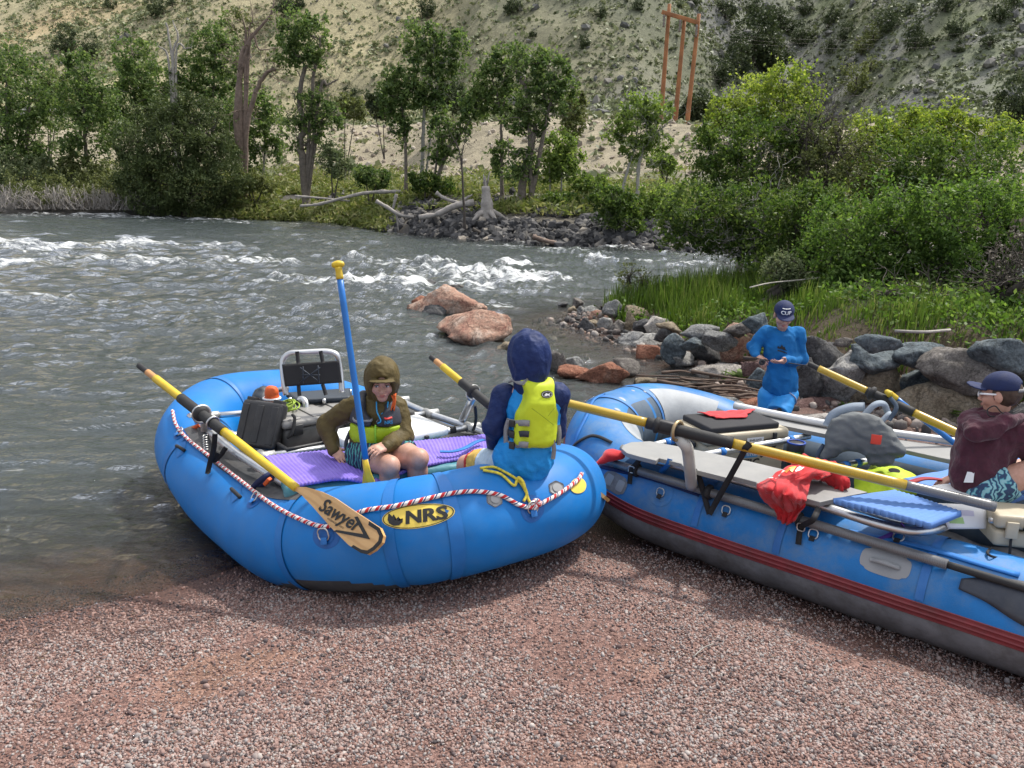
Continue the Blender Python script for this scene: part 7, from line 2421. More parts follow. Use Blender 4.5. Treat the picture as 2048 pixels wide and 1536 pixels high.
V, F = slab(G, .022, up=norm(np.array([-.1, -.75, .65])))
sw = mesh('sweatshirt', V, F, MT['red'], label='bright red sweatshirt bunched over the near deck board', cat='sweatshirt')
P_ = catmull([at_z(1600, 938, .71), at_z(1640, 940, .72), at_z(1672, 952, .71), at_z(1680, 966, .68)], 12)
sdf('sleeve', lambda P: smin(chain(P, P_[::6], np.linspace(.055, .038, len(P_[::6])), .02), 9, 0) + .02 * fbm(P * 12, 3) - .028 * np.abs(fbm(P * np.array([26, 12, 12]), 2)) + .006, P_.min(0) - .12, P_.max(0) + .12, .008, MT['red'], sw)
for i, j, m_ in ((14, 6, 'whiteink'), (11, 12, 'logo'), (10, 17, 'whiteink'), (18, 3, 'whiteink'), (13, 10, 'coralprint')):
 if m_ == 'coralprint': MT[m_] = M('orange_print', (.7, .2, .03), .7)
 Q = G[i:i + 4, j:j + 5] + norm(CC - G[i, j]) * .006
 mesh('print', Q.reshape(-1, 3), [(a * 5 + b, a * 5 + b + 1, a * 5 + b + 6, a * 5 + b + 5) for a in range(3) for b in range(4)], MT[m_], sw)
# small red bag at the rail end
c = at_z(1222, 912, .58)
sdf('pouch', lambda P: smin(s_ell(P, c + [.02, .02, 0], (.07, .05, .04)), s_cap(P, c - [.02, .02, 0], c - [.10, .05, .04], .03, .012), .03) + .008 * fbm(P * 14, 2), c - .2, c + .2, .009, MT['red'], label='small red pouch at the end of the near rail', cat='pouch')
def pad_(pts, z, label, th=.03, lift=0., n=70):
 a, b, c_, d = [at_z(*p, z) for p in pts]
 G = quadgrid(a, b, c_, d, n, 16)
 u_ = np.linspace(0, 1, n)[:, None]
 v_ = np.linspace(0, 1, 16)[None, :]
 G[..., 2] += .0022 * np.sin(u_ * 2 * PI * n / 4.2) + .010 * fbm(G * 3, 2) + lift * u_ * v_
 return tag(mesh('foam_pad', *slab(G, th), MT['bluepad']), label, 'pad')
pad_([(1666, 996), (1860, 1046), (1922, 1022), (1788, 980)], .70, 'blue foam pad folded on the bent silver rail', n=60)
pad_([(1806, 958), (1990, 1010), (2060, 985), (1912, 934)], .66, 'blue foam pad the boy in maroon sits on', n=60)
pad_([(1985, 905), (2100, 960), (2150, 930), (2030, 890)], .66, 'blue foam pad on the far side of the boy in maroon', n=60)
mb = MB()
webbing(mb, catmull([at_z(1822, 964, .72), at_z(1850, 957, .73), at_z(1885, 960, .72), at_z(1915, 968, .70)], 6), .035, ref=(0, 0, 1))
tag(mb.build('strap', M('red_webbing', (.33, .02, .03), .75)), 'dark red strap lying on the blue pad before the boy in maroon', 'strap')
pm_ = M('map_paper', (.72, .72, .74), .6, var=.06, vs=4, col2=(.80, .80, .78))
a, b, c_, d = at_z(1862, 974, .715), at_z(1975, 1008, .712), at_z(1992, 992, .712), at_z(1905, 968, .715)
G = quadgrid(a, b, c_, d, 14, 8)
G[..., 2] += .006 + .004 * fbm(G * 6, 2)
tag(mesh('map', *slab(G, .0015), pm_), 'white folded map sheet under the dark end of the braided oar', 'map')
a, b = at_z(1868, 1008, .70), at_z(1972, 1010, .70)
G = np.zeros((12, 14, 3))
for i, u in enumerate(np.linspace(0, 1, 12)):
 for j, v in enumerate(np.linspace(0, 1, 14)):
  p_ = at_z(1868 + 105 * u + 28 * v * (1 - u), 1006 + 4 * u + 52 * v - 4 * v * u, .70 - .10 * v ** 1.3)
  G[i, j] = p_ + np.array([0, 0, .012 * math.sin(v * PI) * (1 - u)])
mp_ = tag(mesh('map', *slab(G, .0015), pm_), 'white and green river map hanging beside the tan case', 'map')
for (u0, u1, v0, v1, m_) in ((1, 5, 8, 11, 'map_green'), (5, 8, 4, 7, 'map_lilac')):
 Q = G[u0:u1 + 1, v0:v1 + 1].copy()
 Q[..., 2] += .004
 k_ = Q.shape
 mesh('print', Q.reshape(-1, 3), [(i * k_[1] + j, i * k_[1] + j + 1, (i + 1) * k_[1] + j + 1, (i + 1) * k_[1] + j) for i in range(k_[0] - 1) for j in range(k_[1] - 1)], M(m_, (.36, .55, .22) if 'green' in m_ else (.52, .50, .62), .6), mp_)
c = at_z(2040, 1050, .63)
ax = norm(at_z(2080, 1060, .6) - at_z(1968, 1050, .6))
ax[2] = 0
ax = norm(ax)
RK = np.stack([ax, np.cross([0, 0, 1], ax), [0, 0, 1]], 1)
g = thing('waterproof_case', c - [0, 0, .08], 'tan latched waterproof case on the tube of the worn raft', 'case')
part_box('lower_shell', c - [0, 0, .042], (.30, .20, .085), RK, .02, MT['tan'], g)
part_box('upper_shell', c + [0, 0, .045], (.31, .21, .07), RK, .02, MT['tan'], g)
part_box('latch', c + RK @ np.array([-.08, -.108, .01]), (.055, .02, .085), RK, .005, MT['tan'], g)
for k in range(6):
 pass
part_box('hinge', c + RK @ np.array([-.155, -.06, .035]), (.03, .03, .03), RK, .008, MT['steel'], g)
mb = MB()
mb.tube(catmull([c + RK @ np.array(p) for p in ((-.02, -.105, .02), (-.01, -.13, .02), (.10, -.13, .015), (.12, -.105, .015))], 5), .012, 8)
mb.build('handle', MT['rubber'], g)
mb = MB()
webbing(mb, catmull([c + RK @ np.array([-.08, -.115, -.03]), c + RK @ np.array([-.09, -.14, -.12]), R2.S(*R2.loc(1985, 1112), .01), R2.S(*R2.loc(1972, 1105), .012), R2.S(*R2.loc(1985, 1095), .014)], 6), .012)
mb.build('wrist_strap', MT['web'], g)
# ================================================================== PEOPLE
SK = M('skin', (.50, .27, .19), .5, var=.10, vs=30, bump=.06, bs=200, col2=(.58, .33, .25))
SK2 = M('skin_lips', (.42, .15, .13), .5, var=.05)
HAIR = M('brown_hair', (.055, .032, .02), .6, var=.4, vs=60, bump=.5, bs=150)
BROW = M('light_brow', (.20, .10, .06), .7)
EYEW = M('eye_white', (.62, .60, .57), .3, var=.03)
EYEI = M('iris', (.05, .045, .04), .25, var=.05)
CL = {
 'olive': M('olive_nylon', (.085, .062, .020), .65, var=.18, vs=9, bump=.7, bs=20, bdist=.018, spec=.3),
 'char': M('charcoal_nylon', (.030, .033, .045), .65, var=.15, bump=.3, bs=120),
 'lime': M('lime_nylon', (.36, .50, .010), .6, var=.08, vs=7, bump=.25, bs=60, bdist=.005),
 'limeb': M('lime_back_panel', (.50, .60, .012), .6, var=.06, vs=7, bump=.2, bs=50, bdist=.004, dirt=.12, dirtcol=(.30, .36, .02), ds=3),
 'navy': M('navy_nylon', (.008, .022, .095), .62, var=.25, vs=8, bump=.7, bs=20, bdist=.02, spec=.3),
 'sky': M('bright_blue_nylon', (.010, .23, .60), .6, var=.16, vs=8, bump=.7, bs=18, bdist=.02, spec=.3),
 'shirt': M('blue_rash_shirt', (.014, .14, .37), .8, var=.14, vs=8, bump=.5, bs=14, bdist=.02, spec=.2),
 'short3': M('light_blue_shorts', (.02, .27, .66), .6, var=.08, bump=.2),
 'maroon': M('maroon_knit', (.062, .013, .026), .95, var=.25, vs=30, bump=.8, bs=18, bdist=.02, sheen=.15),
 'cap': M('navy_cap', (.008, .018, .075), .8, var=.15, vs=20, bump=.5, bs=260),
 'greyband': M('grey_webbing', (.25, .25, .255), .75, var=.15, bump=.4, bs=200),
 'limetape': M('lime_tape', (.25, .55, .04), .6),
 'cyan': M('cyan_cord', (.02, .28, .55), .6),
 'coral': M('coral_trim', (.75, .06, .05), .6),
 'cord': M('orange_cord', (.65, .12, .02), .7),
 'pale': M('pale_blue_stripe', (.42, .52, .60), .8, var=.15, vs=40),
 'gold': M('gold_stripe', (.55, .36, .08), .8, var=.25, vs=50),
 'redhem': M('red_hem', (.40, .03, .025), .8),
 'liner': M('grey_waistband', (.28, .33, .45), .8),
}
def pattern(name, a, b, c, scale, dist):
 m = M(name, a, .8, var=.1, bump=.3, bs=150)
 nt = m.node_tree
 bs = [n for n in nt.nodes if n.type == 'BSDF_PRINCIPLED'][0]
 tcn = nd(nt, 'ShaderNodeTexCoord')
 w = nd(nt, 'ShaderNodeTexWave', i_Scale=scale, i_Distortion=dist, i_Detail=2.)
 w.inputs['Detail Scale'].default_value = 1.6
 nt.links.new(tcn.outputs['Object'], w.inputs['Vector'])
 r = ramp(nt, [(.25, a), (.5, b), (.8, c)])
 nt.links.new(w.outputs['Fac'], r.inputs[0])
 nt.links.new(r.outputs[0], bs.inputs['Base Color'])
 return m
CL['short1'] = pattern('teal_navy_pattern', (.010, .016, .06), (.012, .03, .08), (.05, .26, .25), 16, 7)
CL['short4'] = pattern('turquoise_pattern', (.03, .06, .13), (.08, .34, .42), (.26, .48, .52), 11, 14)
def head_frame(f, tilt_=0.):
 f = norm(f)
 r = norm(np.cross(f, [0, 0, 1.]))
 u = np.cross(r, f)
 return np.stack([r, f, u], 1)          # columns: person's right, forward, up
def head_d(P, c, R, s=1.):
 q = (P - c) @ R / s
 d = s_ell(q, (0, -.008, .032), (.073, .090, .084))
 d = smin(d, s_ell(q, (0, .020, -.045), (.055, .060, .062)), .03)
 d = smin(d, s_ell(q, (0, .060, -.088), (.024, .022, .02)), .03)
 for k in (-1, 1):
  d = smin(d, s_ell(q, (k * .036, .052, -.026), (.03, .032, .03)), .02)
  d = smin(d, s_ell(q, (k * .075, -.006, -.006), (.010, .022, .033)), .012)
  d = smax(d, -s_ell(q, (k * .031, .099, .006), (.019, .016, .012)), .012)
 d = smin(d, s_cap(q, (-.038, .080, .022), (.038, .080, .022), .009), .016)
 d = smin(d, s_cap(q, (0, .084, .004), (0, .102, -.028), .007, .012), .012)
 d = smin(d, s_cap(q, (-.014, .093, -.032), (.014, .093, -.032), .008), .008)
 d = smin(d, s_cap(q, (-.017, .082, -.058), (.017, .082, -.058), .008), .008)
 return d * s
def hand_d(P, w, y, z, s=.85, curl=(.5, .6, .6), side=1, spread=.12, thumb=.5):
 """hand from wrist w, fingers along y, palm facing -z; side = which way the thumb lies along x"""
 y = norm(y)
 z = np.asarray(z, float)
 z = norm(z - y * (z @ y))
 x = np.cross(y, z)
 R = np.stack([x, y, z], 1)
 q = (P - np.asarray(w, float)) @ R / s
 d = s_box(q, (0, .045, 0), (.036, .045, .013), .012)
 d = smin(d, s_cap(q, (0, -.03, 0), (0, .02, 0), .024, .025), .02)
 for i, (x0, L, r) in enumerate(((.029, .072, .0085), (.0098, .080, .009), (-.0098, .074, .0085), (-.028, .058, .0075))):
  p = np.array([x0 * side, .085, 0])
  a = 0.
  for j, fr in enumerate((.45, .30, .25)):
   a += curl[j]
   dv = np.array([math.sin(spread * x0 / .03) * side, math.cos(a), -math.sin(a)])
   e = p + norm(dv) * L * fr
   d = smin(d, s_cap(q, p, e, r * (1 - .1 * j), r * (.93 - .1 * j)), .004 if j == 0 else .002)
   p = e
 p = np.array([.030 * side, .022, -.004])
 e = p + np.array([.032 * side, .026, -.016 - .02 * thumb])
 d = smin(d, s_cap(q, p, e, .013, .010), .010)
 d = smin(d, s_cap(q, e, e + np.array([.004 * side * (1 - thumb), .028, -.014 * thumb]), .0098, .0075), .003)
 return d * s
def folds(P, f=9., a=.010, o=0.):
 """cloth creases"""
 q = P @ np.array([[1, .2, -.1], [-.15, 1, .25], [.3, -.2, .8]])
 return a * (1.5 * np.abs(fbm(q * f + o, 3)) - .45) + a * .5 * fbm(q * f * .5 + o, 2)
def face(root, c, R, s=1., gaze=(0, 0), look=True):
 W_ = lambda x, y, z: c + R @ (np.array([x, y, z]) * s)
 for k in (-1, 1):
  V = IV2 * np.array([.0125, .009, .0085]) * s
  e = mesh('eye', V @ R.T + W_(k * .031, .0845, .006), IF2, EYEW, root)
  V = IV2 * np.array([.0055, .003, .0055]) * s
  mesh('iris', V @ R.T + W_(k * .031 + gaze[0], .0925, .005 + gaze[1]), IF2, EYEI, e)
  mb = MB()
  mb.tube(catmull([W_(k * .016, .0925, .022), W_(k * .032, .093, .027), W_(k * .048, .083, .022)], 4), .0022, 5)
  mb.build('eyebrow', BROW, root)
  mb = MB()
  mb.tube(catmull([W_(k * .019, .0915, .010), W_(k * .031, .0955, .0145), W_(k * .044, .0875, .009)], 4), .0022, 5)
  mb.build('eyelid', HAIR, root)
 mb = MB()
 mb.tube(catmull([W_(-.021, .0835, -.058), W_(-.008, .0905, -.0555), W_(0, .0912, -.057), W_(.008, .0905, -.0555), W_(.021, .0835, -.058)], 4), np.interp(np.linspace(0, 1, 17), [0, .5, 1], [.002, .005, .002]), 6)
 mb.tube(catmull([W_(-.017, .0835, -.0635), W_(0, .0912, -.0655), W_(.017, .0835, -.0635)], 5), np.interp(np.linspace(0, 1, 11), [0, .5, 1], [.002, .0052, .002]), 6)
 mb.build('lips', SK2, root)
def bounds(*pts, pad=.16):
 P = np.array(pts)
 return P.min(0) - pad, P.max(0) + pad
def put(name, d, pts, h, mat, root, pad=.16):
 lo, hi = bounds(*pts, pad=pad)
 return sdf(name, d, lo, hi, h, mat, root)
# ------------------------------------------------------------------ boy in olive jacket
Y0 = at_z(752, 906, .70)[1] + .02
J = lambda x, y, e=0.: at_y(x, y, Y0 + e)
hipc, chest, neck, head = J(752, 900, .02), J(756, 848, .04), J(761, 803, .03), J(764, 762, -.01)
sR, sL = J(706, 812, .05), J(796, 814, .06)
eR, wR, hR = J(654, 850, .10), J(668, 900, -.01), J(684, 917, -.06)
eL, wL, hL = J(806, 872, .0), J(772, 892, -.18), J(744, 903, -.27)
pR, pL = J(724, 910, -.02), J(782, 906, .0)
kR, kL = J(780, 931, -.24), J(838, 916, -.18)
aR, aL = J(774, 1010, -.21), J(829, 992, -.14)
R_ = head_frame((.16, -1, -.20))
S_ = .92
b1 = thing('person', hipc - [0, 0, .12], 'boy in an olive hooded jacket and lime vest holding an upright blue paddle', 'person')
rR = norm(wR - eR)
def body1(P):
 d = head_d(P, head, R_, S_)
 d = smin(d, s_cap(P, neck - [0, 0, .03], head - R_[:, 2] * .06, .045, .045), .03)
 d = smin(d, s_ell(P, chest, (.12, .08, .13)), .04)
 d = smin(d, chain(P, [chest, hipc], [.10, .11]), .04)
 d = smin(d, chain(P, [neck - [0, 0, .05], sR, eR, wR], [.05, .045, .035, .023]), .02)
 d = smin(d, chain(P, [neck - [0, 0, .05], sL, eL, wL], [.05, .045, .035, .023]), .02)
 for a, k, n, b_ in ((pR, kR, aR, 1), (pL, kL, aL, -1)):
  d = smin(d, chain(P, [a, a * .45 + k * .55, k], [.078, .068, .052]), .03)
  d = smin(d, s_ell(P, k + [0, -.012, .0], (.046, .046, .05)), .02)
  d = smin(d, chain(P, [k, k * .6 + n * .4 + [0, .02, 0], n], [.048, .050, .034]), .02)
  d = smin(d, s_cap(P, n + [0, 0, -.04], n + [.03, -.12, -.06], .035, .028), .02)
 d = smin(d, hand_d(P, wR, hR - wR, np.array([-.5, -.5, .9]), .82, (.25, .5, .5), -1), .012)
 d = smin(d, hand_d(P, wL, hL - wL, np.array([.25, -.45, .9]), .85, (.35, .5, .45), 1, thumb=.8), .012)
 return d
put('body', body1, (head + [0, 0, .1], hipc, eR, eL, kR, kL, aR, aL), .0062, SK, b1, .12)
face(b1, head, R_, S_, (.003, 0))
def hood_d(P, c, R, s, open_r=(.076, .085, .098), oc=(0, .125, -.022)):
 q = (P - c) @ R / s
 d = s_ell(q, (0, -.012, .022), (.106, .122, .128))
 d = smin(d, s_cap(q, (0, -.02, -.03), (0, -.03, -.13), .088, .085), .05)
 d = d + folds(q * np.array([1.3, 1.3, .8]), 7., .0105, 3.)
 d = smax(d, -s_ell(q, oc, open_r), .014)
 return d * s
def jacket1(P):
 tor = smin(s_ell(P, chest + [0, 0, .0], (.142, .105, .15)), s_ell(P, hipc + [0, 0, .05], (.148, .115, .11)), .06)
 d = smin(tor, s_cap(P, sR + [.03, 0, .0], sL - [.03, 0, 0], .058), .05)
 d = smin(d, chain(P, [sR, eR, wR - rR * .0], [.060, .055, .036]), .03)
 d = smin(d, chain(P, [sL, eL, wL], [.060, .055, .040]), .03)
 d = smin(d, s_cap(P, neck, neck + [0, 0, -.05], .072, .10), .04)
 return d + folds(P, 8., .011)
put('jacket', jacket1, (neck, hipc, eR, eL, wR, wL, sR, sL), .0078, CL['olive'], b1, .12)
brim = lambda P: s_ell(((P - head) @ R_ / S_) - np.array([0, .0, 0]), (0, .118, .052), (.082, .055, .0085), np.array([[1, 0, 0], [0, .95, .3], [0, -.3, .95]]).T) * S_
put('hood', lambda P: smin(hood_d(P, head, R_, S_), brim(P), .012), (head, neck), .006, CL['olive'], b1, .17)
def vest1(P):
 q = P - chest
 d = s_ell(P, chest + [0, -.012, -.012], (.166, .142, .165))
 d = smax(d, -(q[:, 2] + .13), .02)
 return d + .006 * fbm(P * 11, 3)
zc = chest[2] + .022
put('vest_front', lambda P: smax(smax(vest1(P), P[:, 2] - zc, .012), -(s_cap(P, sR * .9 + chest * .1 - [0, 0, .1], eR, .06)), .02), (chest,), .0072, CL['lime'], b1, .22)
def vest1u(P):
 q = P - chest
 d = s_ell(P, chest + [0, -.012, -.01], (.162, .140, .225))
 d = smax(d, -(P[:, 2] - zc - .004), .008)
 d = smax(d, q[:, 2] - .125, .02)
 v = np.abs(q[:, 0]) - (.016 + .9 * np.maximum(q[:, 2] - .06, 0))
 d = smax(d, -np.maximum(v, q[:, 1] - .02), .01)
 for a in (sR, sL):
  m_ = a * .62 + neck * .38
  d = smin(d, chain(P, [np.array([m_[0], chest[1] - .135, chest[2] + .055]), m_ + [0, -.075, .012], m_ + [0, .01, .052], m_ + [0, .08, .0]], [.026, .025, .024, .024], .02), .02)
 return d
put('vest_yoke', vest1u, (chest + [0, 0, .08],), .0072, CL['char'], b1, .22)
def vsurf(x, z, fn=vest1):
 """point on the front of a worn garment at offset x, z from the chest"""
 p = chest + np.array([x, -.24, z])
 for _ in range(40):
  p = p + np.array([0, 1, 0]) * max(float(fn(p[None])[0]), 0) * .7
 return p
mb = MB()
mb.tube(np.stack([vsurf(.012 + .0 * z, z) + [0, -.003, 0] for z in np.linspace(-.12, .04, 9)]), .0055, 6)
mb.build('zipper', CL['limetape'], b1)
mb = MB()
mb.tube(np.stack([vsurf(-.055, z) + [0, -.003, 0] for z in np.linspace(-.11, .02, 7)]), .0035, 6)
mb.build('pocket_zipper', CL['char'], b1)
mb = MB()
webbing(mb, np.stack([vsurf(x, .060, vest1u) + [0, -.004, 0] for x in np.linspace(-.125, .02, 9)]), .013, .0015, ref=(0, -1, .1))
mb.build('reflective_strip', CL['greyband'], b1)
mb = MB()
mb.tube(catmull([vsurf(-.012, .088, vest1u) + [0, -.006, 0], vsurf(.03, .080, vest1u) + [0, -.008, 0], vsurf(.07, .078, vest1u) + [0, -.006, 0], vsurf(.10, .08, vest1u) + [0, -.006, 0]], 5), .0055, 6)
mb.build('coral_piping', CL['coral'], b1)
V2, F = text_mesh('NRS', .026, True)
p_ = vsurf(.085, .062, vest1u)
mesh('lettering', *flat_on(V2, F, p_, (1, -.0 + .45, 0), (0, -.0, 1), .008), CL['cyan'], b1, smooth=False)
for k in (-1, 1):
 mb = MB()
 ch = head + R_ @ np.array([k * .035, .06, -.11]) * S_
 mb.tube(catmull([ch, ch + [k * .008, -.03, -.05], vsurf(k * .03 + .012, .065, vest1u) + [0, -.01, 0], vsurf(.012 + k * .012, .05, vest1u) + [0, -.01, 0]], 6), .0042, 6)
 mb.build('drawcord', CL['cyan'], b1)
mb = MB()
ch = head + R_ @ np.array([-.075, .07, -.06]) * S_
for k in range(5):
 mb.tube(catmull([ch + rng.normal(size=3) * .006, ch + [.004, -.012, -.03] + rng.normal(size=3) * .006, ch + [0, -.012, -.08] + rng.normal(size=3) * .008], 4), .0042, 5)
mb.build('cord_tassel', CL['cord'], b1)
mb = MB()
webbing(mb, catmull([chest + [-.155, -.02, -.04], chest + [-.175, -.05, -.1], chest + [-.17, -.05, -.17], chest + [-.172, -.05, -.2]], 5), .022, .003)
mb.build('side_strap', CL['char'], b1)
def shorts1(P):
 d = chain(P, [pR, pR * .35 + kR * .65 + [0, 0, .004]], [.095, .083])
 d = smin(d, chain(P, [pL, pL * .40 + kL * .60 + [0, 0, .004]], [.095, .083]), .04)
 d = smin(d, s_ell(P, hipc - [0, 0, .01], (.15, .11, .10)), .05)
 for a, k, m_ in ((pR, kR, .66), (pL, kL, .60)):
  n = norm(k - a)
  L = np.linalg.norm(k - a)
  t = (P - a) @ n
  near = np.linalg.norm(P - a - n * np.clip(t, 0, L)[:, None], axis=1) < .14
  d = np.where(near & (t > 0), smax(d, t - L * m_, .008), d)
 return d + folds(P, 9., .009, 7.)
put('shorts', shorts1, (hipc, pR, pL, kR, kL), .0078, CL['short1'], b1, .14)
# ------------------------------------------------------------------ boy in navy hood, seen from behind
Y0 = at_z(1040, 945, .765)[1] + .03
J = lambda x, y, e=0.: at_y(x, y, Y0 + e)
hipc, chest, neck, head = J(1042, 918, .02), J(1068, 838, .03), J(1064, 768, .05), J(1057, 716, .06)
sL, sR = J(1010, 792, .06), J(1113, 790, .03)
eL, wL = J(987, 852, .03), J(990, 893, .13)
eR, wR = J(1112, 862, .10), J(1075, 890, .2)
pL, kL, aL = J(1000, 928, .08), J(934, 930, .24), J(930, 1010, .26)
pR, kR, aR = J(1050, 925, .12), J(1000, 915, .38), J(1000, 1000, .38)
R_ = head_frame((-.42, 1, -.05))
S_ = .95
b2 = thing('person', hipc - [0, 0, .12], 'boy in a navy hood and lime vest sitting on the bow with his back turned', 'person')
def body2(P):
 d = head_d(P, head, R_, S_)
 d = smin(d, s_cap(P, neck - [0, 0, .03], head - R_[:, 2] * .06, .045), .03)
 d = smin(d, chain(P, [chest + [0, 0, .05], hipc], [.085, .09]), .03)
 d = smin(d, chain(P, [neck - [0, 0, .05], sR, eR, wR], [.05, .045, .035, .023]), .02)
 d = smin(d, chain(P, [neck - [0, 0, .05], sL, eL, wL], [.05, .045, .035, .023]), .02)
 for a, k, n in ((pR, kR, aR), (pL, kL, aL)):
  d = smin(d, chain(P, [a, k], [.062, .055]), .03)
  d = smin(d, chain(P, [k, k * .6 + n * .4, n], [.052, .050, .034]), .02)
  d = smin(d, s_cap(P, n + [0, 0, -.04], n + [-.08, .08, -.06], .035, .028), .02)
 d = smin(d, hand_d(P, wL, np.array([.5, .7, -.35]), np.array([0, .3, 1.]), .85, (.4, .5, .5), 1), .012)
 d = smin(d, hand_d(P, wR, np.array([-.7, .5, -.2]), np.array([0, .3, 1.]), .85, (.4, .5, .5), -1), .012)
 return d
put('body', body2, (head + [0, 0, .1], hipc, eR, eL, kL, aL, kR, aR), .0068, SK, b2, .12)
face(b2, head, R_, S_)
def jacket2(P):
 d = smin(s_ell(P, chest + [0, 0, .03], (.142, .10, .17)), s_ell(P, hipc + [.008, 0, .01], (.158, .125, .145)), .08)
 d = smin(d, s_cap(P, sL + [.06, 0, -.02], sR - [.03, 0, .01], .055), .05)
 d = smin(d, s_cap(P, neck - [0, 0, .015], neck - [0, 0, .06], .06, .09), .04)
 d = smax(d, -(P[:, 2] - hipc[2] + .098 - .03 * (P[:, 0] - hipc[0])), .015)
 return d + folds(P, 7.5, .013)
put('jacket', jacket2, (neck, hipc, sL, sR), .0078, CL['sky'], b2, .19)
def sleeve(a, e, w, r=(.058, .050, .038)):
 return lambda P: chain(P, [a * .86 + neck * .14 + [0, 0, -.01], a, e, w], [.05, r[0], r[1], r[2]], .03) + folds(P, 8., .011, 2.)
put('sleeve', sleeve(sL, eL, wL), (sL, eL, wL, neck), .0078, CL['navy'], b2, .11)
put('sleeve', sleeve(sR, eR, wR), (sR, eR, wR, neck), .0078, CL['navy'], b2, .11)
put('hood', lambda P: hood_d(P, head, R_, S_ * 1.06, (.078, .085, .10), (0, .118, -.02)), (head, neck), .0066, CL['navy'], b2, .17)
# vest: wide back panel curved round the ribs
ex = norm(J(1115, 830, -.02) - J(1040, 830, -.10))
pc = J(1083, 827, -.085)
ez = norm(J(1083, 765, -.045) - J(1076, 890, -.075))
ey = np.cross(ez, ex)
RV2 = np.stack([norm(np.cross(ey, ez)), ey, ez], 1)
def vest2(P):
 q = (P - pc) @ RV2
 w = np.stack([q[:, 0], q[:, 1] - 2.4 * q[:, 0] ** 2 - .35 * np.maximum(q[:, 2] - .05, 0) ** 1, q[:, 2]], 1)
 d = s_box(w, (0, .03, -.005), (.113, .048, .178), .042)
 for k in (-1, 1):
  d = smax(d, -s_ell(w, (k * .150, .03, .085), (.075, .3, .098)), .02)
 d = smax(d, -s_ell(w, (0, .03, .205), (.058, .3, .05)), .02)
 return d + .004 * fbm(P * 10, 3)
put('vest_back', vest2, (pc,), .0066, CL['limeb'], b2, .26)
def onv(x, z, lift=.004):
 p = pc + RV2 @ np.array([x, -.25, z])
 for _ in range(60):
  p = p + RV2[:, 1] * max(float(vest2(p[None])[0]), 0) * .7
 return p - RV2[:, 1] * lift
mb = MB()
for (x0, z0), (x1, z1) in (((-.06, .03), (.07, -.06)), ((.07, .03), (.03, -.01))):
 mb = MB()
 mb.tube(np.stack([onv(x0 + (x1 - x0) * t, z0 + (z1 - z0) * t, -.0005) for t in np.linspace(0, 1, 14)]), .0016, 5)
 mb.build('seam', M('vest_seam', (.22, .30, .01), .7) if 'vest_seam' not in bpy.data.materials else bpy.data.materials['vest_seam'], b2)
c_ = onv(.022, .098, .005)
V2, F = disc2(.034, .019, 30)
em = mesh('emblem', *flat_on(V2, F, c_, RV2[:, 0] + RV2[:, 1] * .08, RV2[:, 2] + RV2[:, 1] * .2, .0), MT['ink'], b2)
V2, F = disc2(.029, .0145, 30)
mesh('border', *flat_on(np.concatenate([V2[:30], V2[:30] * .93]), [(i, (i + 1) % 30, 30 + (i + 1) % 30, 30 + i) for i in range(30)], c_, RV2[:, 0] + RV2[:, 1] * .08, RV2[:, 2] + RV2[:, 1] * .2, -.002) if False else flat_on(np.concatenate([V2[:30], V2[:30] * .93]), [(i, (i + 1) % 30, 30 + (i + 1) % 30, 30 + i) for i in range(30)], c_ - RV2[:, 1] * .0025, RV2[:, 0] + RV2[:, 1] * .08, RV2[:, 2] + RV2[:, 1] * .2, 0), MT['whiteink'], em, smooth=False)
sq = np.array([(-.018, -.004), (-.006, .007), (.004, .002), (.018, .006), (.012, -.002), (.016, -.008), (.002, -.005), (-.008, -.009)])
mesh('mark', *flat_on(sq, [tuple(range(8))], c_ - RV2[:, 1] * .003, RV2[:, 0] + RV2[:, 1] * .08, RV2[:, 2] + RV2[:, 1] * .2, 0), MT['whiteink'], em, smooth=False)
mb = MB()
webbing(mb, catmull([onv(-.08, .155, .006), J(1040, 762, -.03) + [0, 0, .0], J(1030, 757, .03), J(1022, 760, .09)], 6), .042, .004, ref=norm(np.array([-.3, -.6, .8])))
mb.build('shoulder_strap', CL['greyband'], b2)
sdp = lambda x, y: J(x, y, -.095 - (1040 - x) * -.0022)
for k, (y_, l_) in enumerate(((846, 20), (868, 17), (890, 14))):
 mb = MB()
 webbing(mb, catmull([onv(-.07, -.045 - .055 * k, .012), onv(-.095, -.045 - .055 * k, .014), sdp(1032, y_), sdp(1016, y_ - 3)], 5), .030, .004, ref=norm(np.array([-.5, -.85, .1])))
 st = mb.build('side_strap', CL['greyband'] if k != 1 else CL['char'], b2)
 part_box('buckle', sdp(1026, y_) + [-.006, -.010, 0], (.032, .012, .036), basis((1, -.6, 0)), .004, MT['black'], st)
mb = MB()
webbing(mb, catmull([sdp(1018, 838), sdp(1012, 860), sdp(1012, 888), sdp(1010, 905), sdp(1011, 940)], 6), .024, .003, ref=norm(np.array([-.4, -.9, .1])))
mb.build('strap_tail', CL['greyband'], b2)
for k, (pts, w) in enumerate((([J(1117, 850, -.02), J(1119, 870, -.03), J(1117, 890, -.03)], .022), ([J(1106, 880, -.07), J(1108, 900, -.06), J(1106, 918, -.05)], .022))):
 mb = MB()
 webbing(mb, catmull(pts, 5), w, .003)
 mb.build('strap_tail', CL['greyband'], b2)
thn = norm(kL - pL)
Lt = np.linalg.norm(kL - pL)
def thigh(t0, t1, r):
 def f(P):
  t = (P - pL) @ thn
  d = s_cap(P, pL - thn * .05, kL, r + .012, r - .004) + folds(P, 10, .007, 5.)
  return smax(smax(d, t - Lt * t1, .004), Lt * t0 - t, .004)
 return f
put('shorts', lambda P: smin(thigh(-.4, .42, .083)(P), s_cap(P, pR, pR * .4 + kR * .6, .09), .03), (pL, kL, pR, kR), .0075, CL['pale'], b2, .12)
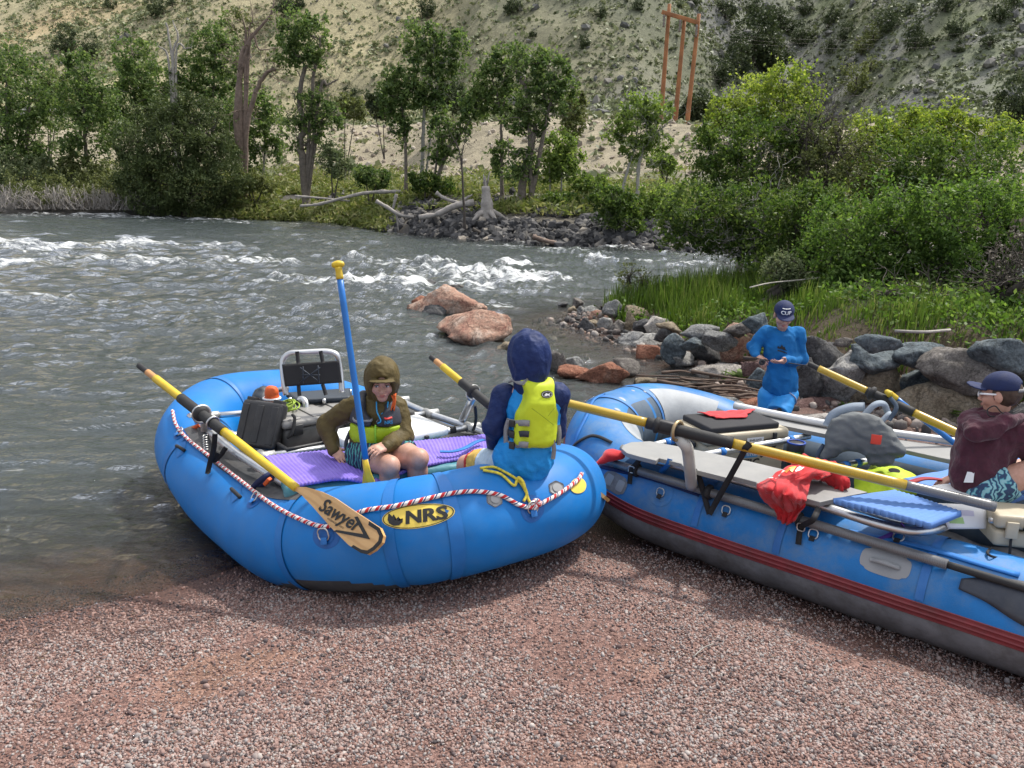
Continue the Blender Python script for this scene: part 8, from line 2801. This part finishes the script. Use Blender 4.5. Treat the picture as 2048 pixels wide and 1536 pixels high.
put('shorts_band', thigh(.42, .72, .0815), (pL, kL), .0075, CL['gold'], b2, .12)
put('shorts_hem', thigh(.72, .79, .081), (pL, kL), .006, CL['redhem'], b2, .12)
# ------------------------------------------------------------------ boy standing in blue
Y0 = 6.75
J = lambda x, y, e=0.: at_y(x, y, Y0 + e)
hipc, chest, neck, head = J(1558, 772, .02), J(1562, 692, .02), J(1566, 655, .02), J(1567, 630, -.03)
sR, sL = J(1530, 663, .02), J(1598, 665, .03)
eR, wR, hR = J(1508, 692, .07), J(1513, 711, -.07), J(1517, 718, -.13)
eL, wL, hL = J(1603, 718, .04), J(1570, 722, -.16), J(1550, 727, -.20)
pR, kR, aR = J(1538, 792, .05), J(1536, 838, .05), J(1538, 898, .08)
pL, kL, aL = J(1574, 788, .02), J(1550, 838, -.16), J(1556, 895, -.12)
R_ = head_frame((-.12, -1, -.42))
S_ = .93
b3 = thing('person', np.array([hipc[0], hipc[1], aR[2]]), 'boy in a blue shirt and navy cap standing by the boulders with a rod', 'person')
def body3(P):
 d = head_d(P, head, R_, S_)
 d = smin(d, s_cap(P, neck - [0, 0, .03], head - R_[:, 2] * .05, .043), .03)
 d = smin(d, chain(P, [chest + [0, .02, 0], hipc], [.062, .085]), .03)
 d = smin(d, chain(P, [neck - [0, 0, .06], sR, eR, wR], [.03, .026, .022, .022]), .02)
 d = smin(d, chain(P, [neck - [0, 0, .06], sL, eL, wL], [.03, .026, .022, .022]), .02)
 for a, k, n in ((pR, kR, aR), (pL, kL, aL)):
  d = smin(d, chain(P, [a, k], [.075, .052]), .03)
  d = smin(d, chain(P, [k, k * .6 + n * .4 + [0, .02, 0], n], [.05, .049, .034]), .02)
  d = smin(d, s_cap(P, n + [0, .01, -.05], n + [-.01, -.13, -.07], .036, .028), .02)
 d = smin(d, hand_d(P, wR + [.008, -.02, -.01], np.array([.35, -.8, -.42]), np.array([-.4, -.4, .8]), .85, (.7, .9, .6), -1, thumb=.9), .012)
 d = smin(d, hand_d(P, wL, np.array([-.9, -.4, -.05]), np.array([.1, -.35, -.9]), .9, (.15, .3, .3), 1, thumb=.2), .012)
 return d
put('body', body3, (head + [0, 0, .1], hipc, eR, eL, hL, hR, kL, kR, aL, aR), .0068, SK, b3, .13)
face(b3, head, R_, S_, (0, -.004))
def shirt3(P):
 q = P - hipc
 lower = s_ell(P, hipc + [.012, 0, .03], (.150, .125, .20))
 d = smin(s_ell(P, chest + [0, 0, -.03], (.142, .098, .19)), lower, .08)
 d = smin(d, s_cap(P, sR + [.03, 0, -.01], sL - [.03, 0, .01], .05), .05)
 d = smin(d, chain(P, [sR, eR, wR], [.052, .048, .035]), .03)
 d = smin(d, chain(P, [sL, eL, wL], [.052, .050, .036]), .03)
 d = smin(d, s_cap(P, neck - [0, 0, .02], neck - [0, 0, .06], .05, .08), .03)
 d = smax(d, -(q[:, 2] + .085 + .25 * q[:, 0]), .012)
 d = smax(d, s_cap(P, neck + [0, 0, .0], neck + [0, 0, .1], .044) * -1, .008)
 return d + folds(P, 6., .014, 11.)
put('shirt', shirt3, (neck, hipc, eR, eL, wR, wL), .0078, CL['shirt'], b3, .17)
def leg3(a, k):
 n = norm(k - a)
 L = np.linalg.norm(k - a)
 def f(P):
  t = (P - a) @ n
  return smax(s_cap(P, a, k, .095, .098), t - L * .78, .006) + folds(P, 8, .006, 1.)
 return f
put('shorts', lambda P: smin(leg3(pR, kR)(P), leg3(pL, kL)(P), .004), (pR, pL, kR, kL), .0078, CL['short3'], b3, .14)
n_ = norm(kL - pL)
V, F, _ = ring(pL + n_ * .05, norm(np.cross(n_, [0, 1, 0])), norm(np.cross(n_, np.cross(n_, [0, 1, 0]))), .099, .006, 30)
mesh('waistband', V, F, CL['liner'], b3)
p_ = pL * .35 + kL * .65
p_ = p_ + norm(CC - p_) * .097
V2, F = disc2(.02, .02, 20)
e1 = norm(np.cross([0, 0, 1], norm(CC - p_)))
mesh('badge', *flat_on(V2, F, p_, e1, np.cross(norm(CC - p_), e1), .004), MT['ink'], b3)
def fsurf(fn, x, z, base):
 p = base + np.array([x, -.3, z])
 for _ in range(50):
  p = p + np.array([0, 1, 0]) * max(float(fn(p[None])[0]), 0) * .7
 return p
lg = np.array([(-.055, .035), (-.045, .06), (-.025, .045), (-.01, .075), (.01, .05), (.02, .055), (.03, .03), (.055, .01), (.02, .018), (-.015, .03), (-.035, .03)]) * .8
P3 = np.array([fsurf(shirt3, x - .02, z - .03, chest) + [0, -.004, 0] for x, z in lg])
mesh('chest_mark', P3, [(0, 1, 2, 10), (2, 3, 4, 9), (2, 9, 10), (4, 5, 6, 9), (6, 7, 8, 9)], MT['ink'], b3, smooth=False)
lg = np.array([(-.05, .02), (-.01, .012), (.05, -.008), (.052, -.02), (-.01, -.002), (-.045, .005)]) * .8
P3 = np.array([fsurf(shirt3, x - .02, z - .03, chest) + [0, -.004, 0] for x, z in lg])
mesh('chest_mark', P3, [(0, 1, 4, 5), (1, 2, 3, 4)], MT['ink'], b3, smooth=False)
def cap_d(c, R, s, bill_tilt=-.12, flat_bill=True, back_open=False):
 def f(P):
  q = (P - c) @ R / s
  d = s_ell(q, (0, -.008, .045), (.089, .102, .088))
  d = smax(d, -(q[:, 2] - .034), .006)
  d = smax(d, -s_ell(q, (0, -.008, .02), (.080, .093, .085)), .004)
  if back_open: d = smax(d, -s_ell(q, (0, -.105, .045), (.034, .05, .026)), .004)
  w = q.copy()
  w[:, 2] = w[:, 2] - .040 + bill_tilt * -1 * (w[:, 1] - .07) + (1.2 * w[:, 0] ** 2 if not flat_bill else .6 * w[:, 0] ** 2)
  b = smax(s_ell(w, (0, .085, 0), (.078, .085, .30)), np.abs(w[:, 2]) - .0045, .003)
  b = smax(b, -(w[:, 1] - .055), .004)
  return smin(d, b, .006) * s
 return f
cp = cap_d(head, R_, S_, -.04)
put('cap', cp, (head + [0, 0, .05],), .0055, CL['cap'], b3, .2)
def oncap(x, z, fn):
 p = head + R_ @ (np.array([x, .25, z]) * S_)
 for _ in range(60):
  p = p - R_[:, 1] * max(float(fn(p[None])[0]), 0) * .6
 return p + R_[:, 1] * .004
V2, F = text_mesh('CUP', .042, True, 0, 1.1)
mesh('lettering', np.array([oncap(-x, y + .074, cp) for x, y in V2]), F, MT['whiteink'], b3, smooth=False)
mb = MB()
mb.tube(np.stack([oncap(-x, .104, cp) for x in np.linspace(-.034, .034, 9)]), .0035, 5)
mb.build('printed_line', MT['whiteink'], b3)
put('hair', lambda P: smax(smax(s_ell((P - head) @ R_ / S_, (0, -.014, .028), (.081, .094, .088)) * S_, ((P - head) @ R_)[:, 1] - .035, .01), -((P - head) @ R_)[:, 2] - .03, .02) + .004 * fbm(P * 40, 2), (head,), .007, HAIR, b3, .15)
g = thing('fishing_rod', J(1524, 717, -.15), 'short dark fishing rod held across the waist of the boy in blue', 'fishing rod')
r0, r1, r2 = J(1486, 715, -.10), J(1524, 718, -.15), J(1606, 730, -.21)
mb = MB()
mb.tube(np.linspace(r0, r0 * .25 + r1 * .75, 8), np.array([.012, .014, .013, .012, .012, .011, .012, .01]), 10)
mb.build('handle', M('cork_dark', (.06, .04, .03), .8), g)
pipe('blank', np.linspace(r0 * .25 + r1 * .75, r2 + (r2 - r1) * .35, 10), .0042, MT['rubber'], g, 8)
mb = MB()
V, F, _ = ring(r1 + [0, -.01, -.025], (1, 0, 0), (0, 0, 1), .018, .010, 18)
mb.add(V, F)
mb.tube(np.stack([r1, r1 + [0, -.01, -.025]]), .008, 8)
mb.tube(np.stack([r1 + [0, -.02, -.025], r1 + [.03, -.03, -.005]]), .004, 6)
mb.build('reel', MT['black'], g)
# ------------------------------------------------------------------ boy in maroon, seen from behind
Y0 = at_z(1950, 992, .69)[1] + .02
J = lambda x, y, e=0.: at_y(x, y, Y0 + e)
hipc, chest, neck, head = J(1956, 962, .02), J(1972, 888, .04), J(1996, 832, .05), J(2001, 789, .05)
sL, sR = J(1944, 850, .08), J(2052, 862, -.02)
eL, wL = J(1928, 905, .12), J(1914, 952, .10)
eR, wR = J(2082, 925, -.06), J(2120, 950, .08)
pR, kR, aR = J(1988, 972, -.04), J(2075, 938, -.10), J(2085, 1010, -.06)
pL, kL, aL = J(1985, 965, .10), J(2080, 930, .18), J(2090, 1000, .18)
R_ = head_frame((-.74, .66, -.12))
S_ = .92
b4 = thing('person', hipc - [0, 0, .1], 'boy in a maroon hoodie and navy cap sitting on the worn raft looking away', 'person')
def body4(P):
 d = head_d(P, head, R_, S_)
 d = smin(d, s_cap(P, neck - [0, 0, .03], head - R_[:, 2] * .05, .046), .03)
 d = smin(d, chain(P, [chest, hipc], [.10, .11]), .04)
 d = smin(d, chain(P, [neck - [0, 0, .05], sR, eR, wR], [.05, .045, .035, .023]), .02)
 d = smin(d, chain(P, [neck - [0, 0, .05], sL, eL, wL], [.05, .045, .035, .023]), .02)
 for a, k, n in ((pR, kR, aR), (pL, kL, aL)):
  d = smin(d, chain(P, [a, k], [.082, .060]), .03)
  d = smin(d, chain(P, [k, k * .6 + n * .4, n], [.055, .050, .034]), .02)
  d = smin(d, s_cap(P, n + [0, 0, -.04], n + [.12, 0, -.06], .035, .028), .02)
 d = smin(d, hand_d(P, wL, np.array([-.6, .1, -.35]), np.array([-.2, 0, 1.]), .85, (.2, .3, .3), 1), .012)
 d = smin(d, hand_d(P, wR, np.array([.6, .5, -.35]), np.array([-.2, 0, 1.]), .85, (.2, .3, .3), -1), .012)
 return d
put('body', body4, (head + [0, 0, .1], hipc, eR, eL, wL, wR, kR, aR, kL, aL), .0068, SK, b4, .13)
face(b4, head, R_, S_)
def hoodie(P):
 d = smin(s_ell(P, chest + [.005, 0, .0], (.150, .118, .17)), s_ell(P, hipc + [-.006, 0, .03], (.138, .118, .14)), .08)
 d = smin(d, s_cap(P, sL + [.02, 0, -.01], sR - [.02, 0, .01], .062), .06)
 d = smin(d, chain(P, [sL, eL, wL], [.060, .054, .036]), .03)
 d = smin(d, chain(P, [sR, eR, wR], [.070, .062, .040]), .04)
 d = smin(d, s_cap(P, neck - [.02, 0, .04], neck - [0, 0, .09], .07, .09), .04)
 return d + folds(P, 6.5, .013, 21.)
put('hoodie', hoodie, (neck, hipc, eL, wL, eR), .0085, CL['maroon'], b4, .17)
def hood4(P):
 a, b, c_ = J(1940, 843, .07), J(1952, 862, -.05), J(2010, 842, -.06)
 d = chain(P, [J(1950, 832, .10), a, b, J(1985, 858, -.07), c_, J(2045, 838, -.02)], [.030, .045, .046, .040, .033, .03], .04)
 d = smin(d, s_cap(P, J(1965, 828, .10), J(1975, 838, .09), .035), .03)
 return d + folds(P, 9, .012, 5.)
put('hood', hood4, (J(1940, 843, .05), J(2045, 838, 0), J(1950, 832, .1)), .0085, CL['maroon'], b4, .12)
n4 = norm(kR - pR)
L4 = np.linalg.norm(kR - pR)
def shorts4(P):
 d = s_cap(P, pR - n4 * .04, kR, .105, .082)
 d = smax(d, (P - pR) @ n4 - L4 * .42, .008)
 d = smin(d, smax(s_cap(P, pL, kL, .10, .08), (P - pL) @ norm(kL - pL) - L4 * .45, .008), .03)
 d = smin(d, s_ell(P, hipc + [.03, -.01, -.045], (.13, .11, .075)), .04)
 return d + folds(P, 9, .010, 9.)
put('shorts', shorts4, (pR, kR, pL, hipc), .0078, CL['short4'], b4, .15)
cp4 = cap_d(head, R_, S_, .22, False, True)
put('cap', cp4, (head + [0, 0, .05],), .0055, CL['cap'], b4, .2)
mb = MB()
Wq = lambda x, y, z: head + R_ @ (np.array([x, y, z]) * S_)
webbing(mb, catmull([Wq(.045, -.094, .034), Wq(.02, -.108, .032), Wq(-.02, -.108, .032), Wq(-.045, -.094, .034)], 5), .016, .003, ref=-R_[:, 1])
mb.build('cap_strap', CL['greyband'], b4)
put('hair', lambda P: smax(smax(s_ell((P - head) @ R_ / S_, (0, -.016, .02), (.080, .094, .092)) * S_, ((P - head) @ R_)[:, 1] - .025, .01), -((P - head) @ R_)[:, 2] - .065, .02) + .004 * fbm(P * 40, 2), (head,), .007, HAIR, b4, .15)
mb = MB()
for k in (-1, 1):
 mb.tube(catmull([Wq(k * .076, .0, .012), Wq(k * .078, .05, .012), Wq(k * .06, .088, .010)], 5), .0055, 6)
 V = IV2 * np.array([.028, .006, .02]) * S_
 mb.add(V @ R_.T + Wq(k * .033, .098, .004), [tuple(f) for f in IF2])
mb.build('sunglasses', MT['white'], b4)
mb = MB()
mb.tube(catmull([Wq(.07, -.02, -.02), Wq(.05, -.085, -.085), J(1985, 833, -.05), J(1975, 820, -.04), J(1990, 812, -.05), J(2005, 826, -.055), J(2025, 822, -.02)], 6), .0032, 6)
mb.build('glasses_cord', MT['rubber'], b4)
p_ = J(1938, 955, -.2)
dn = norm(p_ - CC)
for _ in range(60):
 p_ = p_ + dn * max(float(hoodie(p_[None])[0]), 0) * .7
e1 = norm(np.cross([0, 0, 1], -dn))
p_ = p_ - dn * .006
V2 = np.array([(-.02, -.03), (.022, -.022), (.02, .03), (-.012, .028)])
mesh('care_tag', *flat_on(V2, [(0, 1, 2, 3)], p_, e1, np.cross(-dn, e1), .007), MT['whiteink'], b4, smooth=False)
print('objects', len(bpy.data.objects), 'faces', sum(len(m.polygons) for m in bpy.data.meshes))
